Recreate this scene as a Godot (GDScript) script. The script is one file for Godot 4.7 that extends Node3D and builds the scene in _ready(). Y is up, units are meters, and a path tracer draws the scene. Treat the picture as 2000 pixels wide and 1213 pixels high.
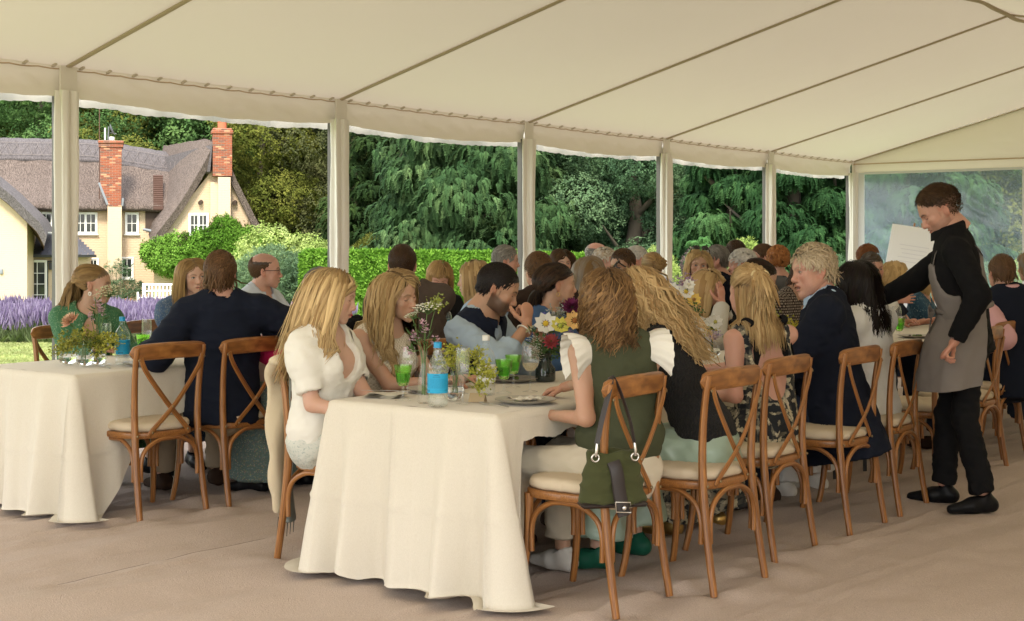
extends Node3D

# The marquee runs along -z; its low eave is at x = EAVE_X, the camera stands on the far side of the tables near the origin.
const EYE := 1.42
const YAW := 0.6446
const EAVE_X := -9.15
const EAVE_Y := 2.80
const SIDE_X := 0.55
const RIDGE_X := -4.75
const RIDGE_Y := 3.97
const POST_Z := -6.45
const BAY := 3.0
const GABLE_Z := -21.45
const TABLE_Y := 0.755

var names := {}
var mats := {}
var weave_bump: ImageTexture
var jobs := []
var done := []

func _ready():
	# ---- camera, sky, sun, exposure
	var cam := Camera3D.new()
	cam.name = "camera"
	add_child(cam)
	cam.position = Vector3(0, EYE, 0)
	cam.rotation = Vector3(0, YAW, 0)
	var near := 0.1
	cam.set_frustum(near * 1213.0 / 2700.0, Vector2(0, -near * 126.5 / 2700.0), near, 600.0)
	cam.current = true
	var env := Environment.new()
	env.background_mode = Environment.BG_SKY
	env.tonemap_mode = Environment.TONE_MAPPER_LINEAR
	env.tonemap_exposure = 4.35
	env.sdfgi_enabled = true
	env.ssao_enabled = true
	env.ssil_enabled = true
	var sky := Sky.new()
	var sm := ProceduralSkyMaterial.new()
	sm.sky_top_color = Color(0.86, 0.88, 0.90)
	sm.sky_horizon_color = Color(0.92, 0.92, 0.91)
	sm.sky_curve = 0.2
	sm.ground_bottom_color = Color(0.25, 0.28, 0.2)
	sm.ground_horizon_color = Color(0.5, 0.53, 0.45)
	sm.sky_energy_multiplier = 1.0
	sm.sun_angle_max = 1.0
	sky.sky_material = sm
	env.sky = sky
	env.background_energy_multiplier = 1.0
	var we := WorldEnvironment.new()
	we.name = "world_environment"
	we.environment = env
	add_child(we)
	var sun := DirectionalLight3D.new()
	sun.name = "sun"
	sun.light_energy = 0.5
	sun.light_color = Color(1.0, 0.95, 0.87)
	sun.light_angular_distance = 14.0
	sun.shadow_enabled = true
	add_child(sun)
	sun.look_at_from_position(Vector3(10, 30, 16), Vector3(-6, 0, -8))

	weave_bump = noise_tex(256, 5, 0.35, 3, 0.5)
	# ---- the large structure
	build_ground()
	build_marquee()
	build_house()
	build_garden()
	# ---- tables, chairs, people, small things
	build_tables()
	build_chairs()
	build_people()
	build_tableware()
	build_flowers()
	build_belongings()

# ---------------------------------------------------------------- naming
func numbered(called: String) -> String:
	names[called] = names.get(called, 0) + 1
	return called if names[called] == 1 else "%s_%03d" % [called, names[called] - 1]

func tag(o: Node3D, label := "", category := "", group := "", kind := "") -> Node3D:
	if label: o.set_meta("label", label)
	if category: o.set_meta("category", category)
	if group: o.set_meta("group", group)
	if kind: o.set_meta("kind", kind)
	return o

func thing(called: String, label: String, category: String, at := Vector3.ZERO, turn := 0.0, group := "") -> Node3D:
	var o := Node3D.new()
	o.name = numbered(called)
	add_child(o)
	o.position = at
	o.rotation.y = turn
	tag(o, label, category, group)
	return o

func put(called: String, m: Mesh, mat: Material, parent: Node = null) -> MeshInstance3D:
	var o := MeshInstance3D.new()
	o.mesh = m
	o.material_override = mat
	if parent == null:
		o.name = numbered(called)
		add_child(o)
	else:
		o.name = called
		parent.add_child(o, true)
	return o

func obj(called: String, s: Sh, mat: Material, parent: Node = null) -> MeshInstance3D:
	return put(called, s.mesh(), mat, parent)

func struct(called: String, s: Sh, mat: Material) -> MeshInstance3D:
	var o := obj(called, s, mat)
	o.set_meta("kind", "structure")
	return o

func copy_of(o: Node3D, label: String, at: Vector3, turn: float) -> Node3D:
	var base := String(o.name)
	var r: Node3D = o.duplicate()
	var re := RegEx.create_from_string("_\\d{3}$")
	r.name = numbered(re.sub(base, ""))
	add_child(r)
	r.position = at
	r.rotation.y = turn
	if label: r.set_meta("label", label)
	return r

func rng_of(s: int) -> RandomNumberGenerator:
	var r := RandomNumberGenerator.new()
	r.seed = s * 7919 + 13
	return r

# ---------------------------------------------------------------- shapes
class Sh:
	var v := PackedVector3Array()
	var c := PackedColorArray()
	var t := PackedVector2Array()
	var i := PackedInt32Array()
	var n := PackedVector3Array()
	var tint := Color.WHITE

	func p(a: Vector3, uv := Vector2.ZERO) -> int:
		v.append(a); c.append(tint); t.append(uv)
		return v.size() - 1
	func tri(a: int, b: int, d: int) -> void:
		i.append(a); i.append(d); i.append(b)
	func quad(a: int, b: int, d: int, e: int) -> void:
		tri(a, b, d); tri(a, d, e)
	func flat_quad(a: Vector3, b: Vector3, d: Vector3, e: Vector3) -> void:
		var w := a.distance_to(b)
		var h := a.distance_to(e)
		quad(p(a, Vector2(0, 0)), p(b, Vector2(w, 0)), p(d, Vector2(w, h)), p(e, Vector2(0, h)))
	func flat_tri(a: Vector3, b: Vector3, d: Vector3) -> void:
		tri(p(a), p(b, Vector2(1, 0)), p(d, Vector2(0, 1)))

	func tube(pts: PackedVector3Array, rad: PackedFloat32Array, sides := 8, squash := 1.0, up := Vector3.ZERO, caps := true) -> void:
		var m := pts.size()
		var nn := Vector3.ZERO
		var first := v.size()
		var along := 0.0
		var tang := Vector3.UP
		for j in m:
			tang = (pts[mini(j + 1, m - 1)] - pts[maxi(j - 1, 0)])
			if tang.length_squared() < 1e-12: tang = Vector3.UP
			tang = tang.normalized()
			if j == 0:
				nn = up
				if nn == Vector3.ZERO: nn = Vector3.UP if absf(tang.y) < 0.9 else Vector3.RIGHT
			else:
				along += pts[j].distance_to(pts[j - 1])
			nn = (nn - tang * nn.dot(tang))
			if nn.length_squared() < 1e-8: nn = tang.cross(Vector3(0.3, 0.5, 0.8))
			nn = nn.normalized()
			var bb := tang.cross(nn)
			var r: float = rad[mini(j, rad.size() - 1)]
			for k in sides + 1:
				var a := TAU * k / sides
				p(pts[j] + nn * (cos(a) * r) + bb * (sin(a) * r * squash), Vector2(float(k) / sides, along))
		var w := sides + 1
		for j in m - 1:
			for k in sides:
				var q := first + j * w + k
				quad(q, q + 1, q + w + 1, q + w)
		if caps:
			for e in 2:
				var row := first + (0 if e == 0 else (m - 1) * w)
				var ce := p(pts[0 if e == 0 else m - 1])
				var s0 := v.size()
				for k in sides: p(v[row + k], t[row + k])
				for k in sides:
					var k2 := (k + 1) % sides
					if e == 0: tri(ce, s0 + k2, s0 + k)
					else: tri(ce, s0 + k, s0 + k2)

	func rod(a: Vector3, b: Vector3, ra: float, rb := -1.0, sides := 8) -> void:
		tube(PackedVector3Array([a, b]), PackedFloat32Array([ra, ra if rb < 0.0 else rb]), sides)

	func lathe(prof: PackedVector2Array, segs := 20, xf := Transform3D(), squash := 1.0) -> void:
		var first := v.size()
		var along := 0.0
		for j in prof.size():
			if j > 0: along += prof[j].distance_to(prof[j - 1])
			for k in segs + 1:
				var a := TAU * k / segs
				p(xf * Vector3(prof[j].x * cos(a), prof[j].y, -prof[j].x * sin(a) * squash), Vector2(float(k) / segs, along))
		var w := segs + 1
		for j in prof.size() - 1:
			for k in segs:
				var q := first + j * w + k
				quad(q, q + 1, q + w + 1, q + w)

	func box(ce: Vector3, size: Vector3, bas := Basis(), bev := 0.0) -> void:
		var h := size * 0.5
		var id := {}
		for ax in 3:
			for sg in [-1, 1]:
				for k in 4:
					var s1 := -1 if k == 0 or k == 3 else 1
					var s2 := -1 if k < 2 else 1
					var q := Vector3.ZERO
					q[ax] = sg * h[ax]
					q[(ax + 1) % 3] = s1 * (h[(ax + 1) % 3] - bev)
					q[(ax + 2) % 3] = s2 * (h[(ax + 2) % 3] - bev)
					var sx := Vector3.ZERO
					sx[ax] = sg; sx[(ax + 1) % 3] = s1; sx[(ax + 2) % 3] = s2
					id[[ax, int(sx.x), int(sx.y), int(sx.z)]] = p(ce + bas * q, Vector2(q[(ax + 1) % 3], q[(ax + 2) % 3]))
		for ax in 3:
			for sg in [-1, 1]:
				var q := []
				for k in 4:
					var sx := Vector3.ZERO
					sx[ax] = sg; sx[(ax + 1) % 3] = -1 if k == 0 or k == 3 else 1; sx[(ax + 2) % 3] = -1 if k < 2 else 1
					q.append(id[[ax, int(sx.x), int(sx.y), int(sx.z)]])
				if sg > 0: quad(q[0], q[1], q[2], q[3])
				else: quad(q[3], q[2], q[1], q[0])
		if bev > 0.0:
			for ax in 3:
				var a1 := (ax + 1) % 3
				var a2 := (ax + 2) % 3
				for s1 in [-1, 1]:
					for s2 in [-1, 1]:
						var lo := Vector3.ZERO
						lo[ax] = -1; lo[a1] = s1; lo[a2] = s2
						var hi := lo
						hi[ax] = 1
						var A: int = id[[a1, int(lo.x), int(lo.y), int(lo.z)]]
						var B: int = id[[a1, int(hi.x), int(hi.y), int(hi.z)]]
						var D: int = id[[a2, int(hi.x), int(hi.y), int(hi.z)]]
						var E: int = id[[a2, int(lo.x), int(lo.y), int(lo.z)]]
						if s1 * s2 < 0: quad(A, B, D, E)
						else: quad(E, D, B, A)
			for s0 in [-1, 1]:
				for s1 in [-1, 1]:
					for s2 in [-1, 1]:
						var A: int = id[[0, s0, s1, s2]]
						var B: int = id[[1, s0, s1, s2]]
						var D: int = id[[2, s0, s1, s2]]
						if s0 * s1 * s2 > 0: tri(A, B, D)
						else: tri(A, D, B)

	# an outline in the xy plane, extruded along z from 0 to depth
	func prism(poly: PackedVector2Array, depth: float, xf := Transform3D()) -> void:
		if Geometry2D.is_polygon_clockwise(poly):
			poly = poly.duplicate()
			poly.reverse()
		var ids := Geometry2D.triangulate_polygon(poly)
		var f0 := v.size()
		for q in poly: p(xf * Vector3(q.x, q.y, depth), q)
		var b0 := v.size()
		for q in poly: p(xf * Vector3(q.x, q.y, 0), q)
		for k in range(0, ids.size(), 3):
			var a := poly[ids[k]]
			var b := poly[ids[k + 1]]
			var d := poly[ids[k + 2]]
			if (b - a).cross(d - a) > 0.0:
				tri(f0 + ids[k], f0 + ids[k + 1], f0 + ids[k + 2])
				tri(b0 + ids[k], b0 + ids[k + 2], b0 + ids[k + 1])
			else:
				tri(f0 + ids[k], f0 + ids[k + 2], f0 + ids[k + 1])
				tri(b0 + ids[k], b0 + ids[k + 1], b0 + ids[k + 2])
		for k in poly.size():
			var a := poly[k]
			var b := poly[(k + 1) % poly.size()]
			flat_quad(xf * Vector3(a.x, a.y, 0), xf * Vector3(b.x, b.y, 0), xf * Vector3(b.x, b.y, depth), xf * Vector3(a.x, a.y, depth))

	func ball(ce: Vector3, r: Vector3, segs := 10, rings := 7, bas := Basis()) -> void:
		var pr := PackedVector2Array()
		for j in rings + 1:
			var a := -PI / 2 + PI * j / rings
			pr.append(Vector2(cos(a), sin(a)))
		lathe(pr, segs, Transform3D(bas * Basis.from_scale(r), ce))

	# rows of points: normals towards (along the row) x (to the next row)
	func sheet(rows: Array, flip := false, uvs := 1.0) -> void:
		var first := v.size()
		var w: int = rows[0].size()
		for j in rows.size():
			var r: PackedVector3Array = rows[j]
			for k in w:
				p(r[k], Vector2(k, j) * uvs)
		for j in rows.size() - 1:
			for k in w - 1:
				var q := first + j * w + k
				if flip: quad(q, q + w, q + w + 1, q + 1)
				else: quad(q, q + 1, q + w + 1, q + w)

	func add(o: Sh, xf := Transform3D()) -> void:
		var f := v.size()
		for k in o.v.size():
			v.append(xf * o.v[k])
		c.append_array(o.c)
		t.append_array(o.t)
		var flip := xf.basis.determinant() < 0.0
		for k in range(0, o.i.size(), 3):
			i.append(f + o.i[k])
			i.append(f + o.i[k + (2 if flip else 1)])
			i.append(f + o.i[k + (1 if flip else 2)])

	func normals() -> void:
		n = PackedVector3Array()
		n.resize(v.size())
		for k in range(0, i.size(), 3):
			var a := i[k]
			var b := i[k + 1]
			var d := i[k + 2]
			var m := (v[d] - v[a]).cross(v[b] - v[a])
			n[a] += m
			n[b] += m
			n[d] += m
		for k in n.size():
			n[k] = n[k].normalized() if n[k].length_squared() > 1e-20 else Vector3.UP

	# points that lie in one place share their normal (tubes' seams, lathes)
	func weld_normals() -> void:
		var at := {}
		for k in v.size():
			var key := Vector3i((v[k] * 20000.0).round())
			at[key] = at.get(key, Vector3.ZERO) + n[k]
		for k in v.size():
			var s: Vector3 = at[Vector3i((v[k] * 20000.0).round())]
			if s.length_squared() > 1e-8 and s.normalized().dot(n[k]) > 0.6: n[k] = s.normalized()

	func arrays() -> Array:
		if n.size() != v.size(): normals()
		var a := []
		a.resize(Mesh.ARRAY_MAX)
		a[Mesh.ARRAY_VERTEX] = v
		a[Mesh.ARRAY_NORMAL] = n
		a[Mesh.ARRAY_COLOR] = c
		a[Mesh.ARRAY_TEX_UV] = t
		a[Mesh.ARRAY_INDEX] = i
		return a
	func mesh() -> ArrayMesh:
		var m := ArrayMesh.new()
		if v.size() == 0: return m
		m.add_surface_from_arrays(Mesh.PRIMITIVE_TRIANGLES, arrays())
		return m

static func v3(list: Array) -> PackedVector3Array:
	return PackedVector3Array(list)

static func f32(list: Array) -> PackedFloat32Array:
	return PackedFloat32Array(list)

static func prof(list: Array) -> PackedVector2Array:
	var o := PackedVector2Array()
	for k in range(0, list.size(), 2): o.append(Vector2(list[k], list[k + 1]))
	return o

static func curve(ctrl: Array, steps: int) -> PackedVector3Array:
	var o := PackedVector3Array()
	var m := ctrl.size()
	for s in steps + 1:
		var f := float(s) / steps * (m - 1)
		var k := mini(int(f), m - 2)
		var u := f - k
		var a: Vector3 = ctrl[maxi(k - 1, 0)]
		var b: Vector3 = ctrl[k]
		var d: Vector3 = ctrl[k + 1]
		var e: Vector3 = ctrl[mini(k + 2, m - 1)]
		o.append(b.cubic_interpolate(d, a, e, u))
	return o

# ---------------------------------------------------------------- materials
func mat(called: String, r: float, g: float, b: float, rough := 0.8, metal := 0.0) -> StandardMaterial3D:
	if mats.has(called): return mats[called]
	var m := StandardMaterial3D.new()
	m.resource_name = called
	m.albedo_color = Color(r, g, b).linear_to_srgb()
	m.roughness = rough
	m.metallic = metal
	mats[called] = m
	return m

func tinted(called: String, rough := 0.8) -> StandardMaterial3D:
	if mats.has(called): return mats[called]
	var m := mat(called, 1, 1, 1, rough)
	m.vertex_color_use_as_albedo = true
	return m

func bumped(m: StandardMaterial3D, tex: Texture2D, scale_cm: float, uvscale: Vector3) -> StandardMaterial3D:
	m.heightmap_enabled = true
	m.heightmap_texture = tex
	m.heightmap_scale = scale_cm
	m.uv1_triplanar = true
	m.uv1_scale = uvscale
	return m

func tri_tex(m: StandardMaterial3D, tex: Texture2D, uvscale: Vector3) -> StandardMaterial3D:
	m.albedo_texture = tex
	m.uv1_triplanar = true
	m.uv1_scale = uvscale
	return m

# a seamless grey noise picture
func noise_img(size: int, seed_: int, freq: float, oct: int, contrast := 1.0, stretch := Vector2.ONE) -> Image:
	var n := FastNoiseLite.new()
	n.seed = seed_
	n.noise_type = FastNoiseLite.TYPE_SIMPLEX
	n.frequency = freq
	n.fractal_octaves = oct
	var im := Image.create(size, size, false, Image.FORMAT_RGB8)
	var r := size / TAU
	for y in size:
		var ay := TAU * y / size
		for x in size:
			var ax := TAU * x / size
			var q := n.get_noise_3d(cos(ax) * r * stretch.x, sin(ax) * r * stretch.x + cos(ay) * r * stretch.y, sin(ay) * r * stretch.y)
			var g := clampf(0.5 + q * contrast, 0.0, 1.0)
			im.set_pixel(x, y, Color(g, g, g))
	return im

func noise_tex(size: int, seed_: int, freq: float, oct: int, contrast := 1.0, stretch := Vector2.ONE) -> ImageTexture:
	return ImageTexture.create_from_image(noise_img(size, seed_, freq, oct, contrast, stretch))

# noise coloured between colours (linear) given as a list of [position, r, g, b]
func ramp_tex(im: Image, stops: Array, speck := 0.0, seed_ := 1) -> ImageTexture:
	var g := Gradient.new()
	g.offsets = PackedFloat32Array()
	var of := PackedFloat32Array()
	var co := PackedColorArray()
	for s in stops:
		of.append(s[0])
		co.append(Color(s[1], s[2], s[3]))
	g.offsets = of
	g.colors = co
	var r := rng_of(seed_)
	var o := Image.create(im.get_width(), im.get_height(), false, Image.FORMAT_RGB8)
	for y in im.get_height():
		for x in im.get_width():
			var q := g.sample(im.get_pixel(x, y).r) * (1.0 + speck * (r.randf() - 0.5))
			o.set_pixel(x, y, q.linear_to_srgb())
	return ImageTexture.create_from_image(o)

# ---------------------------------------------------------------- ground and marquee
# a spot in the garden: r metres to the side and d metres away, along the direction one looks out of the marquee
func G(r: float, y: float, d: float) -> Vector3:
	return Vector3(r * cos(YAW) - d * sin(YAW), y, -r * sin(YAW) - d * cos(YAW))

func ground_y(r: float, d: float) -> float:
	var y := -0.06
	if d > 14.0: y -= 0.96 * smoothstep(14.0, 56.0, d)
	if d > 68.0: y += (d - 68.0) * 0.30 + 0.4 * sin(r * 0.13) * smoothstep(68.0, 90.0, d)
	return y

func on_ground(r: float, d: float) -> Vector3:
	return G(r, ground_y(r, d), d)

func build_ground():
	var s := Sh.new()
	var rows := []
	for j in 70:
		var d := -40.0 + 4.0 * j if j < 40 else 120.0 + 12.0 * (j - 40)
		var row := PackedVector3Array()
		for k in 61:
			row.append(on_ground(-210.0 + 7.0 * k, d))
		rows.append(row)
	s.sheet(rows)
	var m := mat("lawn", 1, 1, 1, 0.95)
	var im := noise_img(256, 11, 0.05, 4, 0.9)
	tri_tex(m, ramp_tex(im, [[0.2, 0.13, 0.19, 0.045], [0.5, 0.20, 0.27, 0.07], [0.8, 0.27, 0.33, 0.11]], 0.35), Vector3(0.35, 0.35, 0.35))
	m.uv1_world_triplanar = true
	struct("lawn", s, m)

	# the matting that lies over the grass: ridges along the tables, hollows round the chairs' feet
	var f := Sh.new()
	rows = []
	var n := FastNoiseLite.new()
	n.seed = 3
	n.frequency = 1.0
	n.fractal_octaves = 2
	var xs := []
	var x := -9.35
	while x < 3.0:
		xs.append(x)
		x += 0.03 if x > -6.6 and x < -1.6 else 0.06
	var zs := []
	var z := 4.0
	while z > -21.6:
		zs.append(z)
		z -= 0.05 if z > -9.0 and z < -2.2 else 0.15
	for zz in zs:
		var row := PackedVector3Array()
		for xx in xs:
			row.append(Vector3(xx, floor_y(n, xx, zz), zz))
		rows.append(row)
	f.sheet(rows, true)
	var fm := mat("matting", 1, 1, 1, 0.95)
	var fi := noise_img(256, 21, 0.6, 3, 0.8)
	tri_tex(fm, ramp_tex(fi, [[0.0, 0.41, 0.325, 0.275], [0.5, 0.49, 0.395, 0.34], [1.0, 0.57, 0.47, 0.41]], 0.22), Vector3(1.6, 1.6, 1.6))
	fm.heightmap_enabled = true
	fm.heightmap_texture = noise_tex(256, 22, 0.8, 2, 0.8)
	fm.heightmap_scale = 0.25
	struct("floor", f, fm)
	# the seam where two strips of matting meet
	var se := Sh.new()
	var a := PackedVector3Array()
	var b := PackedVector3Array()
	for k in 150:
		var zz := -0.5 - k * 0.05
		var sx := seam_x(zz)
		a.append(Vector3(sx - 0.0025, floor_y(n, sx, zz) + 0.003, zz))
		b.append(Vector3(sx + 0.0025, floor_y(n, sx, zz) + 0.003, zz))
	se.sheet([a, b])
	struct("floor_seam", se, mat("seam_dark", 0.07, 0.05, 0.035))

func seam_x(z: float) -> float:
	return -5.02 + 0.05 * sin(z * 0.9) + 0.02 * sin(z * 2.3 + 1.0)

func ridge_wave(x: float, z: float, n: FastNoiseLite) -> float:
	# long soft ridges that run with the strips
	var w := n.get_noise_2d(x * 1.15 + 0.2 * z, z * 0.16)
	var w2 := n.get_noise_2d(x * 2.6 + 40.0 + 0.45 * z, z * 0.22)
	var w3 := n.get_noise_2d(x * 2.3 + 17.0 + 0.3 * z, z * 0.13 + 5.0)
	return 0.030 * w + 0.018 * w2 + 0.020 * pow(1.0 - minf(absf(w3) * 2.2, 1.0), 3.0)

func floor_y(n: FastNoiseLite, x: float, z: float) -> float:
	var amount := 1.0
	if x > -2.6: amount = 0.45
	var y := ridge_wave(x, z, n) * amount + 0.006 * n.get_noise_2d(x * 3.0, z * 3.0 + 9.0)
	# the strip's pulled edge: a scalloped step
	var e := x - seam_x(z)
	y += 0.022 * exp(-pow((e - 0.10) / 0.09, 2.0)) * (0.75 + 0.35 * sin(z * 7.5))
	y -= 0.010 * exp(-pow((e + 0.05) / 0.05, 2.0))
	# puckers where chairs' feet press it in
	for k in feet.size():
		var dx := x - feet[k].x
		var dz := z - feet[k].y
		var q := dx * dx + dz * dz
		if q < 0.25: y -= 0.012 * exp(-q / 0.006)
		if q < 0.5: y += 0.010 * exp(-q / 0.08) * sin(atan2(dz, dx) * 3.0 + k)
	return y - 0.004

var feet: Array[Vector2] = [Vector2(-4.5, -4.35), Vector2(-5.81, -4.51), Vector2(-5.84, -4.92), Vector2(-6.19, -4.57), Vector2(-6.19, -4.92), Vector2(-5.76, -5.08), Vector2(-5.76, -5.49),
	Vector2(-2.88, -4.45), Vector2(-2.88, -4.86), Vector2(-3.28, -4.45), Vector2(-2.75, -4.97), Vector2(-2.75, -5.38), Vector2(-2.82, -5.64), Vector2(-2.8, -6.05)]

func canopy_y(x: float) -> float:
	if x <= RIDGE_X: return lerpf(EAVE_Y, RIDGE_Y, (x - EAVE_X) / (RIDGE_X - EAVE_X))
	return lerpf(RIDGE_Y, EAVE_Y, (x - RIDGE_X) / (SIDE_X - RIDGE_X))

func build_marquee():
	var mq := thing("marquee", "cream canvas party marquee with open side, gathered leg curtains and clear end window", "marquee")
	var cloth := mat("canvas", 0.78, 0.735, 0.665, 0.75)
	cloth.backlight_enabled = true
	cloth.backlight = Color(0.38, 0.352, 0.316)
	bumped(cloth, weave_bump, 0.08, Vector3(9, 9, 9))
	var lining := mat("valance_cloth", 0.78, 0.725, 0.64, 0.8)
	lining.backlight_enabled = true
	lining.backlight = Color(0.4, 0.37, 0.32)
	bumped(lining, weave_bump, 0.12, Vector3(6, 6, 6))
	var white := mat("white_canvas", 0.60, 0.60, 0.60, 0.7)
	white.backlight_enabled = true
	white.backlight = Color(0.35, 0.35, 0.35)
	var tape := mat("rafter_tape", 0.44, 0.36, 0.235, 0.8)
	var cord := mat("eave_cord", 0.50, 0.37, 0.24, 0.8)
	var metal := mat("pole_metal", 0.12, 0.11, 0.10, 0.5, 0.5)
	var curtain := mat("leg_curtain", 0.76, 0.72, 0.64, 0.85)
	curtain.backlight_enabled = true
	curtain.backlight = Color(0.4, 0.37, 0.3)
	var n := FastNoiseLite.new()
	n.seed = 8
	n.frequency = 1.0

	var zs := []
	for k in range(-3, 6): zs.append(POST_Z - BAY * k)
	for k in zs.size() - 1:
		var z0: float = zs[k]
		var z1: float = zs[k + 1]
		for side in 2:
			var p := Sh.new()
			var rows := []
			for j in 25:
				var row := PackedVector3Array()
				var v := j / 24.0
				for q in 21:
					var u := q / 20.0
					var x := lerpf(EAVE_X, RIDGE_X, u) if side == 0 else lerpf(RIDGE_X, SIDE_X, u)
					var z := lerpf(z0, z1, v)
					var sag := 0.055 * pow(sin(PI * u), 0.8) * pow(maxf(sin(PI * v), 0.0), 0.8)
					var ripple := 0.006 * n.get_noise_2d(x * 0.9, z * 4.0) * sin(PI * v)
					if k == zs.size() - 2: ripple += 0.004 * sin(z * 24.0 + x * 6.0) * sin(PI * v) * (1.0 - u)
					row.append(Vector3(x, canopy_y(x) - sag + ripple, z))
				rows.append(row)
			p.sheet(rows)
			obj("canopy_panel", p, cloth, mq)
	# rafters, seen as tape under the seams
	for z in zs:
		for side in 2:
			var r := Sh.new()
			var a := Vector3(EAVE_X, EAVE_Y, z) if side == 0 else Vector3(SIDE_X, EAVE_Y, z)
			var b := Vector3(RIDGE_X, RIDGE_Y, z)
			var pts := PackedVector3Array()
			for q in 13: pts.append(a.lerp(b, q / 12.0) + Vector3(0, -0.012 - 0.006 * sin(PI * q / 12.0), 0.004 * n.get_noise_1d(q * 1.7 + z)))
			r.tube(pts, f32([0.027]), 8, 0.4, Vector3(0, 0, 1))
			obj("rafter", r, tape, mq)
	var rg := Sh.new()
	var rp := PackedVector3Array()
	for q in 200: rp.append(Vector3(RIDGE_X + 0.012 * sin(q * 0.9), RIDGE_Y - 0.022 + 0.014 * sin(q * 0.45), 2.5 - q * 0.12))
	rg.tube(rp, f32([0.035]), 8, 0.45, Vector3(1, 0, 0))
	obj("ridge_strip", rg, tape, mq)

	# the eave: cord, hooks, inner valance and the white outer valance with its frill
	for k in zs.size() - 1:
		var z0: float = zs[k]
		var z1: float = zs[k + 1]
		var co := Sh.new()
		var pts := PackedVector3Array()
		for q in 61:
			var v := q / 60.0
			pts.append(Vector3(EAVE_X + 0.012, EAVE_Y - 0.018 - 0.008 * absf(sin(PI * v * 12.0)) - 0.012 * sin(PI * v), lerpf(z0, z1, v)))
		co.tube(pts, f32([0.0055]), 6)
		obj("eave_cord", co, cord, mq)
		for q in 12:
			var v := (q + 0.5) / 12.0
			var h := Sh.new()
			h.box(Vector3(EAVE_X + 0.03, EAVE_Y - 0.002 - 0.012 * sin(PI * v), lerpf(z0, z1, v)), Vector3(0.05, 0.014, 0.028), Basis(Vector3(0, 0, 1), 0.35), 0.003)
			obj("lacing_hook", h, mat("hook_tape", 0.54, 0.47, 0.36, 0.7), mq)
		var vi := Sh.new()
		var rows := []
		for j in 9:
			var row := PackedVector3Array()
			var w := j / 8.0
			for q in 61:
				var v := q / 60.0
				var z := lerpf(z0, z1, v)
				var puff := 0.03 * sin(PI * w) * (1.0 + 0.9 * n.get_noise_2d(z * 2.6, w * 1.5 + k))
				var drop := 0.20 + 0.035 * sin(PI * v) + 0.012 * n.get_noise_1d(z * 3.0)
				row.append(Vector3(EAVE_X + 0.005 - puff - 0.035 * w * w, EAVE_Y + 0.004 - (drop + 0.03) * w - 0.012 * sin(PI * v) * w, z))
			rows.append(row)
		vi.sheet(rows, true)
		obj("inner_valance", vi, lining, mq)
		var vo := Sh.new()
		rows = []
		for j in 9:
			var row := PackedVector3Array()
			var w := j / 8.0
			for q in 121:
				var v := q / 120.0
				var z := lerpf(z0, z1, v)
				var drop := 0.240 + 0.03 * sin(PI * v) + 0.020 * n.get_noise_1d(z * 2.0 + 7.0)
				if j == 8: drop += 0.007 * absf(sin(PI * v * 26.0))
				row.append(Vector3(EAVE_X - 0.13 - 0.02 * sin(z * 12.0) * w - 0.05 * n.get_noise_2d(z * 1.2, 4.0) * w, EAVE_Y - 0.03 - drop * w, z))
			rows.append(row)
		vo.sheet(rows, true)
		obj("outer_valance", vo, white, mq)

	# legs with gathered curtains
	for k in range(0, zs.size()):
		var z: float = zs[k]
		var pole := Sh.new()
		pole.box(Vector3(EAVE_X - 0.05, 1.30, z + 0.045), Vector3(0.07, 2.62, 0.05), Basis(), 0.006)
		obj("leg_pole", pole, metal, mq)
		var cu := Sh.new()
		var rows := []
		for j in 33:
			var v := j / 32.0
			var row := PackedVector3Array()
			var y := 0.01 + v * 2.60
			for q in 49:
				var a := TAU * q / 48.0
				var fold := 0.019 * sin(a * 5.0 + k * 1.7 + 0.5 * sin(y * 1.3 + k)) + 0.009 * sin(a * 9.0 - k + y * 0.6) + 0.006 * n.get_noise_3d(cos(a) * 2.0, y * 2.2, sin(a) * 2.0 + k * 5.0)
				var r := (0.072 + fold) * (0.94 + 0.08 * v) + 0.006 * sin(y * 4.0 + k * 2.0) * sin(a * 2.0)
				row.append(Vector3(EAVE_X + 0.02 + r * cos(a) * 0.8, y, z - r * sin(a) * 1.15))
			rows.append(row)
		cu.sheet(rows)
		obj("leg_curtain", cu, curtain, mq)
		var fl := Sh.new()
		fl.box(Vector3(EAVE_X + 0.03, EAVE_Y - 0.12, z), Vector3(0.02, 0.24, 0.15), Basis(), 0.004)
		obj("corner_flap", fl, lining, mq)

	# the closed side behind the camera's shoulder
	for k in range(2, zs.size() - 1):
		var sw := Sh.new()
		var rows := []
		for j in 9:
			var row := PackedVector3Array()
			for q in 41: row.append(Vector3(SIDE_X + 0.02 * sin(q * 0.9) * sin(PI * q / 40.0) + 0.01 * n.get_noise_2d(q * 0.2, j * 0.3 + k), lerpf(0.0, EAVE_Y, j / 8.0), lerpf(zs[k], zs[k + 1], q / 40.0)))
			rows.append(row)
		sw.sheet(rows)
		obj("side_wall", sw, lining, mq)
	# the closed end: canvas round clear windows
	var x1 := SIDE_X
	var gz := GABLE_Z - 0.02
	var gw := Sh.new()
	var gr := []
	for j in 9:
		var row := PackedVector3Array()
		for q in 41:
			var x := lerpf(EAVE_X, x1, q / 40.0)
			row.append(Vector3(x, lerpf(EAVE_Y - 0.20, canopy_y(x), j / 8.0), gz + 0.10 * sin(PI * j / 8.0) * absf(sin(q * 0.16)) - 0.01))
		gr.append(row)
	gw.sheet(gr)
	obj("gable_panel", gw, lining, mq)
	var band := Sh.new()
	band.box(Vector3((EAVE_X + x1) / 2, EAVE_Y - 0.05, gz + 0.06), Vector3(x1 - EAVE_X, 0.02, 0.02), Basis(), 0.006)
	obj("gable_hem", band, cord, mq)
	var edge := EAVE_X
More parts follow.
